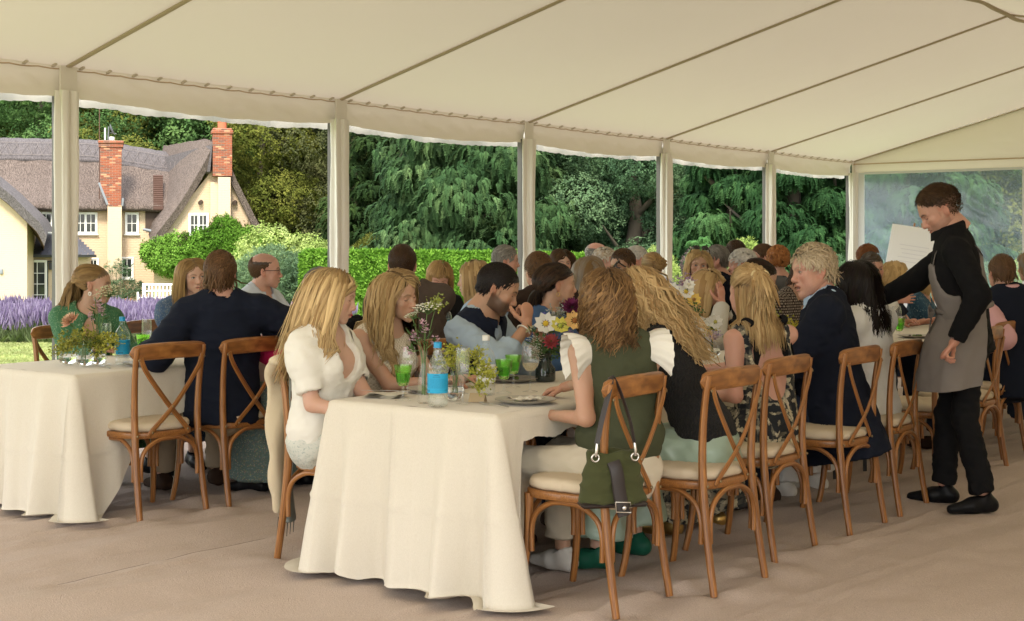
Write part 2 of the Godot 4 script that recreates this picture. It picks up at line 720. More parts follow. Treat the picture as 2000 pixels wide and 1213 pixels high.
	var pane_mat := mat("clear_sheet", 0.42, 0.60, 0.80, 0.12)
	pane_mat.transparency = BaseMaterial3D.TRANSPARENCY_ALPHA
	pane_mat.albedo_color.a = 0.30
	for k in 3:
		var pa := EAVE_X + 0.20 + k * 2.92
		var pb := pa + 2.52
		var st := Sh.new()
		st.box(Vector3((edge + pa) / 2, 1.3, gz), Vector3(pa - edge, 2.62, 0.008))
		obj("wall_strip", st, white, mq)
		var hd := Sh.new()
		hd.box(Vector3((pa + pb) / 2, 2.6, gz), Vector3(pb - pa, 0.04, 0.008))
		obj("wall_header", hd, white, mq)
		hd = Sh.new()
		hd.box(Vector3((pa + pb) / 2, 0.28, gz), Vector3(pb - pa, 0.58, 0.008))
		obj("wall_skirt", hd, white, mq)
		var pn := Sh.new()
		var rows := []
		for j in 61:
			var row := PackedVector3Array()
			for q in 61:
				var x := lerpf(pa, pb, q / 60.0)
				var y := lerpf(0.57, 2.58, j / 60.0)
				var e := sin(PI * q / 60.0) * sin(PI * j / 60.0)
				var crease := 0.006 * absf(sin((x * 0.75 + y * 1.1) * 9.0 + 2.0 * n.get_noise_2d(x, y))) + 0.012 * n.get_noise_2d(x * 1.4 + y * 2.2, y * 0.6 - x * 0.4)
				row.append(Vector3(x, y, gz + crease * e))
			rows.append(row)
		pn.sheet(rows)
		obj("clear_window", pn, pane_mat, mq)
		edge = pb
	var last := Sh.new()
	last.box(Vector3((edge + x1) / 2, 1.3, gz), Vector3(x1 - edge, 2.62, 0.008))
	obj("wall_strip", last, white, mq)

# ---------------------------------------------------------------- leaves, trees, hedge, lavender
func leaf(s: Sh, at: Vector3, along: Vector3, side: Vector3, len_: float, wid: float, fold := 0.25) -> void:
	var up := along.cross(side).normalized()
	var mid := at + along * (len_ * 0.5)
	var a := s.p(at)
	var b := s.p(mid + side * (wid * 0.5) + up * (wid * fold))
	var d := s.p(at + along * len_ - up * (len_ * 0.12))
	var e := s.p(mid - side * (wid * 0.5) + up * (wid * fold))
	s.tri(a, b, d)
	s.tri(a, d, e)

# a sprig one unit across
func sprig(kind: String, seed_: int) -> ArrayMesh:
	var r := rng_of(seed_)
	var s := Sh.new()
	if kind == "frond":
		# flat drooping spray of a conifer
		for k in 11:
			var f := k / 10.0
			var stem := Vector3(0, 0.35 - 0.75 * f * f, f * 0.75)
			for sg in [-1, 1]:
				var al := Vector3(sg * (0.75 - 0.3 * f), -0.45 - 0.2 * r.randf(), 0.55 + 0.2 * r.randf()).normalized()
				leaf(s, stem, al, al.cross(Vector3.UP).normalized(), (0.55 - 0.3 * f) * (0.7 + 0.5 * r.randf()), 0.11, 0.1)
	elif kind == "laurel":
		for k in 4:
			var a := TAU * k / 4.0 + r.randf()
			var al := Vector3(cos(a) * 0.8, sin(a) * 0.8 - 0.1, 0.35 + 0.4 * r.randf()).normalized()
			leaf(s, Vector3.ZERO, al, al.cross(Vector3(0, 0, 1)).normalized(), 0.5, 0.22, 0.18)
	elif kind == "fine":
		for k in 14:
			var al := Vector3(r.randf_range(-1, 1), r.randf_range(-0.7, 1), r.randf_range(-1, 1)).normalized()
			leaf(s, al * 0.12 * r.randf(), al, al.cross(Vector3(r.randf(), r.randf(), 0.3)).normalized(), 0.5, 0.09, 0.1)
	else:
		for k in 10:
			var o := Vector3(r.randf_range(-1, 1), r.randf_range(-0.6, 0.6), r.randf_range(-1, 1)) * 0.32
			var al := (o + Vector3(r.randf_range(-0.4, 0.4), -0.12, r.randf_range(-0.4, 0.4))).normalized()
			var sd := al.cross(Vector3.UP + Vector3(r.randf_range(-0.6, 0.6), 0, r.randf_range(-0.6, 0.6))).normalized()
			leaf(s, o, al, sd, 0.34, 0.20, 0.15)
	return s.mesh()

func leaf_mat(called: String, glow := 0.35) -> StandardMaterial3D:
	if mats.has(called): return mats[called]
	var m := tinted(called, 0.8)
	m.metallic_specular = 0.2
	m.backlight_enabled = true
	m.backlight = Color(glow, glow * 1.1, glow * 0.4)
	return m

# leaves spread through lobes, thickest near their surface. lobes: [centre, radii, how many]
func crown(parent: Node3D, called: String, lobes: Array, sp: ArrayMesh, m: Material, size: Vector2, tones: Array, seed_: int, droop := 0.0, lowest := -1e9) -> MultiMeshInstance3D:
	var r := rng_of(seed_)
	var n := FastNoiseLite.new()
	n.seed = seed_
	n.frequency = 0.35
	var xf: Array[Transform3D] = []
	var cols: Array[Color] = []
	for lb in lobes:
		var ce: Vector3 = lb[0]
		var ra: Vector3 = lb[1]
		for k in int(lb[2]):
			var u := Vector3(r.randfn(), r.randfn(), r.randfn()).normalized()
			var q := ce + u * ra * (0.55 + 0.47 * pow(r.randf(), 0.45))
			q += Vector3(r.randfn(), r.randfn(), r.randfn()) * 0.06 * ra
			if q.y < lowest: continue
			if n.get_noise_3dv(q * 2.6 / maxf(ra.x, 0.4)) < -0.30: continue
			var up := (u + Vector3(r.randfn(), r.randfn() + 0.5, r.randfn()) * 0.45).normalized()
			var b: Basis
			if droop > 0.0:
				var out := Vector3(u.x, 0.15, u.z) + Vector3(r.randfn(), 0, r.randfn()) * 0.35
				b = Basis.looking_at(-out.normalized(), Vector3.UP).rotated(out.cross(Vector3.UP).normalized(), -droop * r.randf())
			else:
				b = Basis(Quaternion(Vector3.UP, up)).rotated(up, r.randf() * TAU)
			var sc := r.randf_range(size.x, size.y)
			xf.append(Transform3D(b.scaled(Vector3(sc, sc, sc)), q))
			var t: float = clampf(0.5 + 0.9 * n.get_noise_3dv(q * 1.2 + Vector3(50, 0, 0)) + 0.18 * r.randfn(), 0.0, 0.999) * (tones.size() - 1)
			var c0: Color = tones[int(t)]
			cols.append(c0.lerp(tones[int(t) + 1], t - int(t)) * r.randf_range(0.8, 1.2))
	var mm := MultiMesh.new()
	mm.transform_format = MultiMesh.TRANSFORM_3D
	mm.use_colors = true
	mm.mesh = sp
	mm.instance_count = xf.size()
	for k in xf.size():
		mm.set_instance_transform(k, xf[k])
		mm.set_instance_color(k, cols[k])
	var o := MultiMeshInstance3D.new()
	o.multimesh = mm
	o.material_override = m
	o.name = called
	o.set_meta("kind", "stuff")
	parent.add_child(o, true)
	return o

func trunk_of(parent: Node3D, h: float, r0: float, seed_: int, m: Material, lean := 0.0) -> void:
	var r := rng_of(seed_)
	var s := Sh.new()
	var pts := PackedVector3Array()
	var ra := PackedFloat32Array()
	for k in 8:
		var f := k / 7.0
		pts.append(Vector3(lean * f * h + 0.1 * r.randfn() * f, h * f - 0.2, 0.1 * r.randfn() * f))
		ra.append(r0 * (1.3 - 1.0 * f) if k > 0 else r0 * 1.7)
	s.tube(pts, ra, 9)
	obj("trunk", s, m, parent)
	for k in 5:
		var l := Sh.new()
		var a := r.randf() * TAU
		var b: Vector3 = pts[2 + k]
		var e := Vector3(cos(a), 0.75, sin(a)) * h * 0.30
		l.tube(curve([b, b + e * 0.5 - Vector3(0, h * 0.02, 0), b + e], 5), f32([r0 * 0.42, r0 * 0.36, r0 * 0.3, r0 * 0.22, r0 * 0.14, r0 * 0.06]), 6)
		obj("limb", l, m, parent)

const C_OAK := [Color(0.022, 0.050, 0.012), Color(0.040, 0.078, 0.018), Color(0.075, 0.125, 0.030)]
const C_BLUE := [Color(0.035, 0.080, 0.025), Color(0.062, 0.125, 0.038), Color(0.11, 0.19, 0.06)]
const C_OLIVE := [Color(0.050, 0.065, 0.012), Color(0.095, 0.11, 0.020), Color(0.16, 0.165, 0.035)]
const C_BROWN := [Color(0.042, 0.052, 0.022), Color(0.075, 0.082, 0.034), Color(0.115, 0.12, 0.05)]
const C_DARK := [Color(0.012, 0.028, 0.009), Color(0.022, 0.045, 0.012), Color(0.040, 0.072, 0.018)]
const C_CYP := [Color(0.016, 0.040, 0.014), Color(0.036, 0.076, 0.027), Color(0.078, 0.130, 0.050)]
const C_LEY := [Color(0.010, 0.033, 0.011), Color(0.023, 0.062, 0.020), Color(0.050, 0.108, 0.036)]
const C_PALE := [Color(0.06, 0.11, 0.06), Color(0.105, 0.17, 0.09), Color(0.17, 0.25, 0.13)]
const C_LIME := [Color(0.15, 0.22, 0.05), Color(0.25, 0.33, 0.09), Color(0.36, 0.44, 0.16)]
const C_LAUREL := [Color(0.055, 0.135, 0.014), Color(0.10, 0.215, 0.024), Color(0.18, 0.33, 0.05)]
const C_WILLOW := [Color(0.040, 0.085, 0.045), Color(0.070, 0.130, 0.065), Color(0.12, 0.195, 0.10)]
const C_THUJA := [Color(0.035, 0.105, 0.030), Color(0.060, 0.155, 0.042), Color(0.09, 0.21, 0.06)]
const C_PURPLE := [Color(0.085, 0.06, 0.065), Color(0.13, 0.09, 0.10), Color(0.17, 0.12, 0.13)]
const C_VINE := [Color(0.045, 0.115, 0.012), Color(0.085, 0.19, 0.022), Color(0.16, 0.30, 0.05)]

var sp_broad: ArrayMesh
var sp_frond: ArrayMesh
var sp_fine: ArrayMesh
var sp_laurel: ArrayMesh

func broad_tree(r: float, d: float, h: float, w: float, tones: Array, label: String, seed_: int, size := 0.75, n := 2400, base := 0.12, called := "broadleaf_tree") -> Node3D:
	var rr := rng_of(seed_)
	var t := thing(called, label, "tree", on_ground(r, d), rr.randf() * TAU, "trees in the wood behind the garden")
	trunk_of(t, h * 0.8, 0.22 + h * 0.012, seed_, mat("bark", 0.085, 0.07, 0.052, 0.95))
	var lobes := []
	var m := 9
	for k in m:
		var f := (k + 0.5) / m
		var a := k * 2.4 + rr.randf()
		var rad := w * 0.5 * (0.55 * sin(PI * (0.18 + 0.72 * f)))
		var ra := w * rr.randf_range(0.24, 0.33)
		lobes.append([Vector3(cos(a) * rad, h * (base + (0.92 - base) * f), sin(a) * rad), Vector3(ra, ra * 0.72, ra), 2 * n / m])
	crown(t, "crown", lobes, sp_broad, leaf_mat("leaves"), Vector2(size * 0.45, size * 0.9), tones, seed_)
	return t

func conifer(r: float, d: float, h: float, w: float, tones: Array, label: String, seed_: int, size := 0.9, n := 2600, called := "conifer_tree", droop := 0.9, tip := 0.12) -> Node3D:
	var rr := rng_of(seed_)
	var t := thing(called, label, "tree", on_ground(r, d), rr.randf() * TAU, "trees in the wood behind the garden")
	trunk_of(t, h * 0.93, 0.2 + h * 0.01, seed_, mat("bark", 0.085, 0.07, 0.052, 0.95))
	var lobes := []
	var m := 30
	for k in m:
		var f := (k + 0.5) / m
		var a := k * 2.4
		var rad := w * 0.5 * lerpf(1.0, tip, pow(f, 1.3)) * rr.randf_range(0.60, 0.85)
		var ra := w * lerpf(0.26, 0.10, f) * rr.randf_range(0.8, 1.2)
		lobes.append([Vector3(cos(a) * rad, h * (0.02 + 0.95 * f), sin(a) * rad), Vector3(ra, ra * 0.55, ra), int(2.6 * n / m * lerpf(1.5, 0.5, f))])
	crown(t, "crown", lobes, sp_frond, leaf_mat("needles", 0.2), Vector2(size * 0.36, size * 0.72), tones, seed_, droop)
	return t

func bush(called: String, r: float, d: float, h: float, w: float, tones: Array, label: String, seed_: int, sp: ArrayMesh, size: float, n: int, droop := 0.0, cat := "shrub") -> Node3D:
	var rr := rng_of(seed_)
	var t := thing(called, label, cat, on_ground(r, d), rr.randf() * TAU, "shrubs round the lawn")
	var st := Sh.new()
	for k in 4:
		var a := k * 1.6
		st.rod(Vector3(0, -0.1, 0), Vector3(cos(a) * w * 0.2, h * 0.55, sin(a) * w * 0.2), 0.03, 0.012, 6)
	obj("stem", st, mat("bark", 0.085, 0.07, 0.052, 0.95), t)
	var lobes := []
	for k in 7:
		var a := k * 2.4
		var f := (k + 0.6) / 7.0
		lobes.append([Vector3(cos(a) * w * 0.22, h * (0.15 + 0.6 * f), sin(a) * w * 0.22), Vector3(w * 0.3, h * 0.24, w * 0.3), n / 7])
	crown(t, "foliage", lobes, sp, leaf_mat("leaves"), Vector2(size * 0.6, size * 1.2), tones, seed_, droop, 0.0)
	return t

func build_garden():
	sp_broad = sprig("broad", 1)
	sp_frond = sprig("frond", 2)
	sp_fine = sprig("fine", 3)
	sp_laurel = sprig("laurel", 4)
	var words := ["dense dark green", "round-headed mid green", "tall shaded", "spreading olive green", "bushy brownish green"]
	# the wooded hillside, tree by tree in four ranks
	var seed_ := 100
	var rr := rng_of(77)
	var sets := [C_OAK, C_OAK, C_DARK, C_OLIVE, C_BROWN, C_OAK, C_BLUE]
	var tones_word := ["dark green", "deep green", "near-black green", "olive green", "brownish green", "plain green", "bluish green"]
	var place := ["over the cottage roof end", "over the cottage ridge", "between the two cottage chimneys", "beside the pot-topped chimney", "above the clipped hedge", "behind the drooping conifer", "behind the grey-green tree", "behind the dense conifers", "beyond the clear end window", "past the clear end window"]
	for rank in 4:
		for k in 10:
			seed_ += 1
			var d: float = [74.0, 88.0, 103.0, 120.0][rank] + rr.randf_range(-3, 3)
			var px := -120.0 + 250.0 * k + (125.0 if rank % 2 else 0.0) + rr.randf_range(-30, 30)
			if rank == 0 and px < 520.0: d += 5.0
			var q := (k * 3 + rank * 2) % 7
			var h: float = [11.0, 14.0, 16.0, 18.0][rank] * rr.randf_range(0.9, 1.15)
			broad_tree((px - 1000.0) / 2700.0 * d, d, h, rr.randf_range(9.5, 12.0), sets[q], "%s %s tree, %s rank of the wood, %s" % [["broad", "rounded", "ragged", "tall"][(k + rank) % 4], tones_word[q], ["front", "second", "third", "topmost"][rank], place[k]], seed_, 0.95, 3000 if rank < 2 else 2200)
	# trees that stand out
	broad_tree(-23.5, 69.0, 12.5, 9.0, C_BLUE, "fresh blue-green tree behind the cottage beside the tent's corner leg", 201, 0.55, 4200)
	broad_tree(-28.0, 71.0, 12.0, 8.0, C_BLUE, "light green tree at the edge of view behind the cottage's near wing", 202, 0.55, 3600)
	bush("shrub", -19.6, 66.0, 8.6, 5.0, C_OLIVE, "yellowish olive shrub showing over the thatch beside the dish chimney", 203, sp_broad, 0.5, 2600)
	bush("shrub", -17.4, 66.5, 8.2, 4.4, C_OLIVE, "second olive shrub showing over the thatch, between the chimneys", 204, sp_broad, 0.5, 2200)
	broad_tree(-11.2, 62.0, 9.6, 6.4, C_OLIVE, "olive yellow tree beside the cottage gable end", 205, 0.5, 4200, 0.02)
	broad_tree(-7.4, 63.0, 12.5, 8.5, C_BROWN, "brownish green thorny tree between the cottage and the dark yew", 206, 0.5, 5000, 0.05)
	broad_tree(-10.3, 69.0, 14.0, 9.0, C_OAK, "dark oak standing over the olive yellow tree", 207, 0.6, 4200, 0.1)
	conifer(-5.4, 57.0, 7.6, 5.6, C_DARK, "dark yew in shade behind the hedge", 208, 0.55, 4200, "yew_tree", 0.5, 0.4)
	bush("shrub", -4.9, 50.0, 2.9, 2.5, C_OLIVE, "small round olive bush above the hedge in front of the dark yew", 209, sp_fine, 0.35, 1800)
	bush("shrub", -8.4, 50.0, 3.3, 3.6, C_LIME, "cream-green leafy shrub at the end of the hedge, close to the cottage", 210, sp_broad, 0.30, 2600)
	bush("shrub", -6.4, 46.5, 2.6, 2.4, C_LIME, "lime green shrub behind the end of the clipped hedge", 211, sp_broad, 0.28, 2000)
	bush("shrub", -7.0, 43.0, 2.3, 3.0, C_PALE, "grey-green spreading shrub between lavender and hedge", 212, sp_fine, 0.28, 2600)
	bush("shrub", -8.6, 45.0, 1.9, 2.4, C_PALE, "low greyish shrub beside the vine-covered gable", 213, sp_fine, 0.25, 1800)
	conifer(-1.4, 48.0, 8.2, 8.2, C_CYP, "drooping blue-green cypress sweeping down behind the hedge", 214, 0.62, 9000, "cypress_tree", 1.3, 0.5)
	conifer(1.6, 53.0, 10.5, 8.0, C_CYP, "taller cypress with hanging sprays behind the sweeping one", 215, 0.62, 6000, "cypress_tree", 1.3, 0.45)
	broad_tree(4.2, 47.0, 7.8, 6.2, C_WILLOW, "soft grey-green tree beside the cypress", 216, 0.40, 6500, 0.0)
	broad_tree(6.6, 51.0, 8.6, 6.0, C_WILLOW, "second grey-green tree, against the dark conifers", 217, 0.40, 5000, 0.0)
	var lr := [[6.7, 42.0, 7.2], [8.3, 40.5, 7.6], [9.9, 42.0, 8.0], [11.3, 40.0, 7.6], [12.8, 41.5, 7.8], [7.6, 46.0, 9.5], [10.6, 46.5, 9.5]]
	var lw := ["beside the third open bay's leg", "behind the red-dressed guest", "over the grey-haired guest in navy", "between the two end legs", "close to the tent's end corner", "taller one at the back, over the purple bush", "taller one at the back, nearer the tent's end"]
	for k in lr.size():
		conifer(lr[k][0], lr[k][1], lr[k][2], 3.8, C_LEY, "dense dark green conifer of the screen, " + lw[k], 220 + k, 0.48, 5200, "conifer_tree", 1.0, 0.35)
	conifer(3.05, 22.5, 1.75, 0.62, C_THUJA, "small columnar bright green conifer outside the tent", 230, 0.13, 2200, "columnar_conifer", 0.4, 0.45)
	bush("shrub", 2.95, 27.0, 1.75, 0.9, C_LIME, "feathery lime shrub behind the woman in red", 231, sp_fine, 0.16, 900)
	bush("shrub", 4.75, 27.5, 1.95, 1.1, C_LIME, "feathery lime shrub by the fifth tent leg", 232, sp_fine, 0.17, 1300)
	bush("shrub", 3.9, 28.0, 1.75, 0.95, C_PURPLE, "hazy purple-brown smoke bush beside the columnar conifer", 233, sp_fine, 0.16, 1400)
	bush("shrub", 6.6, 28.5, 1.6, 1.1, C_PALE, "pale silvery shrub by the tent's end corner", 234, sp_fine, 0.17, 1200)
	for k in 5:
		bush("shrub", 7.9 + k * 1.15, 31.0 + 0.3 * (k % 2), 1.55, 1.3, C_LIME if k % 2 else C_PALE, "pale shrub of the row seen through the clear window, %s" % ["beside its frame", "second along", "middle one", "behind the white board", "past the waiter's head"][k], 240 + k, sp_fine, 0.2, 1300)
	bush("shrub", 4.3, 45.0, 2.2, 2.2, C_PALE, "low pale bush at the foot of the grey-green tree", 246, sp_broad, 0.25, 1500)
	bush("shrub", 2.6, 43.5, 2.0, 2.4, C_PALE, "light green bush at the far end of the hedge", 247, sp_broad, 0.25, 1500)

	# clipped laurel hedge
	var hd := thing("hedge", "clipped bright green laurel hedge with a flat top across the lawn", "hedge")
	var core := Sh.new()
	var a := on_ground(-5.45, 37.0)
	var b := on_ground(2.9, 41.5)
	var dir := (b - a)
	dir.y = 0
	var L := dir.length()
	dir = dir.normalized()
	var out := Vector3(-dir.z, 0, dir.x)
	if out.dot(a) > 0: out = -out
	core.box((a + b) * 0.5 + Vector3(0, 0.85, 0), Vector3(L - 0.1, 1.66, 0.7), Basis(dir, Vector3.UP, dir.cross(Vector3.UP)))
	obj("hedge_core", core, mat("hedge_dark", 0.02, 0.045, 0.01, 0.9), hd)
	var r := rng_of(9)
	var n := FastNoiseLite.new()
	n.frequency = 0.9
	var xf: Array[Transform3D] = []
	var cols: Array[Color] = []
	for k in 17000:
		var u := r.randf() * L
		var pick := r.randf()
		var q: Vector3
		var nm: Vector3
		var bump := 0.07 * n.get_noise_2d(u, k % 2 * 9.0)
		if pick < 0.66:
			var y := pow(r.randf(), 0.85) * 1.82
			q = a.lerp(b, u / L) + Vector3(0, y + 0.05, 0) + out * (0.44 + 0.09 * n.get_noise_2d(u * 2.0, y * 2.0) + 0.05 * r.randfn() - 0.03 * smoothstep(1.6, 1.85, y))
			nm = out
		elif pick < 0.93:
			q = a.lerp(b, u / L) + Vector3(0, 1.83 + bump + 0.03 * absf(r.randfn()), 0) + out * r.randf_range(-0.45, 0.42)
			nm = Vector3.UP
		else:
			q = a - dir * (0.03 + 0.05 * r.randf()) + Vector3(0, r.randf() * 1.8, 0) + out * r.randf_range(-0.42, 0.42)
			nm = -dir
		var up := (nm + Vector3(r.randfn(), r.randfn(), r.randfn()) * 0.4).normalized()
		var sc := r.randf_range(0.17, 0.29)
		xf.append(Transform3D(Basis.looking_at(-up, Vector3(0.01, 1, 0.02)).rotated(up, r.randf() * TAU).scaled(Vector3.ONE * sc), q))
		var t := clampf(0.42 + 0.5 * n.get_noise_3dv(q * 1.4) + 0.3 * r.randfn(), 0.0, 0.99) * 2.0
		cols.append(C_LAUREL[int(t)].lerp(C_LAUREL[int(t) + 1], t - int(t)))
	var mm := MultiMesh.new()
	mm.transform_format = MultiMesh.TRANSFORM_3D
	mm.use_colors = true
	mm.mesh = sp_laurel
	mm.instance_count = xf.size()
	for k in xf.size():
		mm.set_instance_transform(k, xf[k])
		mm.set_instance_color(k, cols[k])
	var hm := MultiMeshInstance3D.new()
	hm.multimesh = mm
	hm.material_override = leaf_mat("laurel_leaves", 0.4)
	hm.name = "leaves"
	hm.set_meta("kind", "stuff")
	hd.add_child(hm, true)

	# lavender beds: spikes over grey-green mounds
	var sp_lav := Sh.new()
	for k in 9:
		var e := Vector3(r.randf_range(-0.5, 0.5), 1.0, r.randf_range(-0.5, 0.5)) * r.randf_range(0.8, 1.05)
		var base := Vector3(r.randf_range(-0.12, 0.12), 0, r.randf_range(-0.12, 0.12))
		sp_lav.tint = Color(0.10, 0.135, 0.055)
		sp_lav.rod(base, base + e * 0.72, 0.011, 0.008, 3)
		sp_lav.tint = Color(0.105, 0.078, 0.155) if k % 3 else Color(0.17, 0.14, 0.225)
		sp_lav.tube(v3([base + e * 0.70, base + e * 0.86, base + e * 1.04]), f32([0.022, 0.034, 0.010]), 5)
	var lav_mesh := sp_lav.mesh()
	var sp_gr := Sh.new()
	for k in 12:
		var al := Vector3(r.randf_range(-0.8, 0.8), 1, r.randf_range(-0.8, 0.8)).normalized()
		leaf(sp_gr, Vector3.ZERO, al, al.cross(Vector3(0.2, 0.1, 1)).normalized(), r.randf_range(0.5, 1.0), 0.07, 0.1)
	var gr_mesh := sp_gr.mesh()
	var beds := [[-9.6, -5.0, 23.2, 1.9, 0], [-9.8, -5.2, 25.8, 1.4, 2], [-15.0, -6.6, 32.5, 2.2, 0], [-16.0, -7.5, 36.0, 1.5, 1], [-7.2, -3.6, 31.0, 2.0, 0], [-17.0, -8.0, 40.0, 2.2, 0]]
	var lavender := MultiMesh.new()
	var lx: Array[Transform3D] = []
	var gx: Array[Transform3D] = []
	var gc: Array[Color] = []
	for bd in beds:
		var area: float = (bd[1] - bd[0]) * bd[3]
		for k in int(area * 95):
			var x := r.randf_range(bd[0], bd[1])
			var d: float = bd[2] + r.randf_range(-0.5, 0.5) * bd[3]
			var lump := 0.75 + 0.35 * n.get_noise_2d(x * 1.1, d * 1.1)
			var edge: float = 1.0 - pow(absf(d - bd[2]) / bd[3] * 2.0, 3.0) * 0.45
			var h := 0.62 * lump * edge
			var q := on_ground(x, d)
			if bd[4] != 1 and n.get_noise_2d(x * 0.8 + 30.0, d * 0.8) > -0.30:
				if r.randf() < 0.38: lx.append(Transform3D(Basis(Vector3.UP, r.randf() * TAU).scaled(Vector3(0.40, h * r.randf_range(0.95, 1.25), 0.40)), q))
			gx.append(Transform3D(Basis(Vector3.UP, r.randf() * TAU).scaled(Vector3(0.32, h * (0.86 if bd[4] == 0 else 1.0), 0.32)), q + Vector3(0, -0.02, 0)))
			var ye: float = 1.0 if bd[4] == 1 else 0.35 * r.randf()
			gc.append(Color(0.085, 0.125, 0.058).lerp(Color(0.20, 0.24, 0.06), ye) * r.randf_range(0.75, 1.25))
	scatter("lavender", lav_mesh, lx, [], tinted("lavender_spikes", 0.9))
	scatter("lavender_foliage", gr_mesh, gx, gc, leaf_mat("grey_leaves", 0.25))

	# grass blades on the part of the lawn that is near
	var tuft := Sh.new()
	for k in 7:
		var al := Vector3(r.randf_range(-0.7, 0.7), 1, r.randf_range(-0.7, 0.7)).normalized()
		leaf(tuft, Vector3(r.randf_range(-0.5, 0.5), 0, r.randf_range(-0.5, 0.5)), al, al.cross(Vector3(0.3, 0, 1)).normalized(), r.randf_range(0.6, 1.1), 0.10, 0.1)
	var tx: Array[Transform3D] = []
	var tc: Array[Color] = []
	for k in 26000:
		var d := 11.3 + 12.0 * pow(r.randf(), 1.3)
		var x := r.randf_range(-0.42, -0.10) * d
		var w := on_ground(x, d)
		if w.x > EAVE_X - 0.2: continue
		tx.append(Transform3D(Basis(Vector3.UP, r.randf() * TAU).scaled(Vector3(0.06, r.randf_range(0.025, 0.05), 0.06)), w))
		var c0 := Color(0.27, 0.33, 0.12).lerp(Color(0.44, 0.46, 0.22), r.randf())
		tc.append(c0 * (0.9 + 0.4 * n.get_noise_2d(x * 1.5, d)))
	scatter("grass", tuft.mesh(), tx, tc, leaf_mat("grass_blades", 0.35))

func scatter(called: String, m: ArrayMesh, xf: Array[Transform3D], cols: Array, material: Material) -> void:
	var mm := MultiMesh.new()
	mm.transform_format = MultiMesh.TRANSFORM_3D
	mm.use_colors = cols.size() > 0
	mm.mesh = m
	mm.instance_count = xf.size()
	for k in xf.size():
		mm.set_instance_transform(k, xf[k])
		if cols.size() > 0: mm.set_instance_color(k, cols[k])
	var o := MultiMeshInstance3D.new()
	o.multimesh = mm
	o.material_override = material
	o.name = numbered(called)
	o.set_meta("kind", "stuff")
	o.set_meta("label", {"lavender": "purple lavender in flower along the cottage border", "lavender_foliage": "grey-green lavender foliage under the flower spikes", "grass": "short mown grass blades beside the tent"}.get(called, called))
	add_child(o)

# ---------------------------------------------------------------- the thatched cottage, in its own axes: x along the front, z towards the lawn
func cottage_window(parent: Node3D, x: float, y: float, w: float, h: float, z: float, leaves: int, cols: int, rows: int) -> void:
	var fr := mat("white_frame", 0.78, 0.78, 0.76, 0.5)
	var o := Node3D.new()
	o.name = "window"
	parent.add_child(o, true)
	o.position = Vector3(x, y, z)
	var s := Sh.new()
	var t := 0.055
	for q in [[0.0, h / 2 - t / 2, w, t], [0.0, -h / 2 + t / 2, w, t], [-w / 2 + t / 2, 0.0, t, h - 2 * t], [w / 2 - t / 2, 0.0, t, h - 2 * t]]:
		s.box(Vector3(q[0], q[1], 0), Vector3(q[2], q[3], 0.09), Basis(), 0.006)
	obj("window_frame", s, fr, o)
	var sl := Sh.new()
	sl.box(Vector3(0, -h / 2 - 0.025, 0.03), Vector3(w + 0.08, 0.045, 0.16), Basis(), 0.008)
	obj("sill", sl, fr, o)
	var lw := (w - 2 * t) / leaves
	for l in leaves:
		var lx := -w / 2 + t + lw * (l + 0.5)
		var c := Sh.new()
		var ct := 0.045
		for q in [[0.0, (h - 2 * t) / 2 - ct / 2, lw, ct], [0.0, -(h - 2 * t) / 2 + ct / 2, lw, ct], [-lw / 2 + ct / 2, 0.0, ct, h - 2 * t - 2 * ct], [lw / 2 - ct / 2, 0.0, ct, h - 2 * t - 2 * ct]]:
			c.box(Vector3(lx + q[0], q[1], -0.012), Vector3(q[2] - 0.004, q[3], 0.05), Basis(), 0.004)
		for k in range(1, cols):
			c.box(Vector3(lx - lw / 2 + ct + (lw - 2 * ct) * k / cols, 0, -0.015), Vector3(0.025, h - 2 * t - 2 * ct, 0.03))
		for k in range(1, rows):
			c.box(Vector3(lx, -h / 2 + t + ct + (h - 2 * t - 2 * ct) * k / rows, -0.013), Vector3(lw - 2 * ct, 0.025, 0.03))
		obj("casement", c, fr, o)
		var gl := mat("window_glass", 0.018, 0.022, 0.02, 0.06)
		for cx in cols:
			for cy in rows:
				var g := Sh.new()
				var pw := (lw - 2 * ct) / cols
				var ph := (h - 2 * t - 2 * ct) / rows
				g.box(Vector3(lx - lw / 2 + ct + pw * (cx + 0.5), -h / 2 + t + ct + ph * (cy + 0.5), -0.03), Vector3(pw, ph, 0.012))
				obj("pane", g, gl, o)

func brick_tex() -> ImageTexture:
	var im := Image.create(256, 256, false, Image.FORMAT_RGB8)
	var r := rng_of(5)
	var n := FastNoiseLite.new()
	n.frequency = 0.05
	im.fill(Color(0.24, 0.17, 0.13).linear_to_srgb())
	for row in 16:
		for k in 5:
			var x0 := int(k * 51.2 + (25 if row % 2 else 0))
			var t := r.randf()
			var c := Color(0.29, 0.078, 0.032).lerp(Color(0.20, 0.056, 0.032), r.randf())
			if t < 0.12: c = Color(0.14, 0.07, 0.05)
			elif t > 0.9: c = Color(0.47, 0.22, 0.12)
			c *= r.randf_range(0.85, 1.12)
			for y in range(row * 16 + 1, row * 16 + 14):
				for x in range(x0 + 1, x0 + 49):
					im.set_pixel(x % 256, y, (c * (1.0 + 0.35 * n.get_noise_2d(x * 3.0, y * 3.0))).linear_to_srgb())
	return ImageTexture.create_from_image(im)

func brick_relief() -> ImageTexture:
	var im := Image.create(256, 256, false, Image.FORMAT_RGB8)
	im.fill(Color(0.35, 0.35, 0.35))
	var r := rng_of(6)
	for row in 16:
		for k in 5:
			var x0 := int(k * 51.2 + (25 if row % 2 else 0))
			var g := r.randf_range(0.8, 1.0)
			for q in 2:
				im.fill_rect(Rect2i((x0 + 2) - 256 * q, row * 16 + 2, 47, 12), Color(g, g, g))
	return ImageTexture.create_from_image(im)

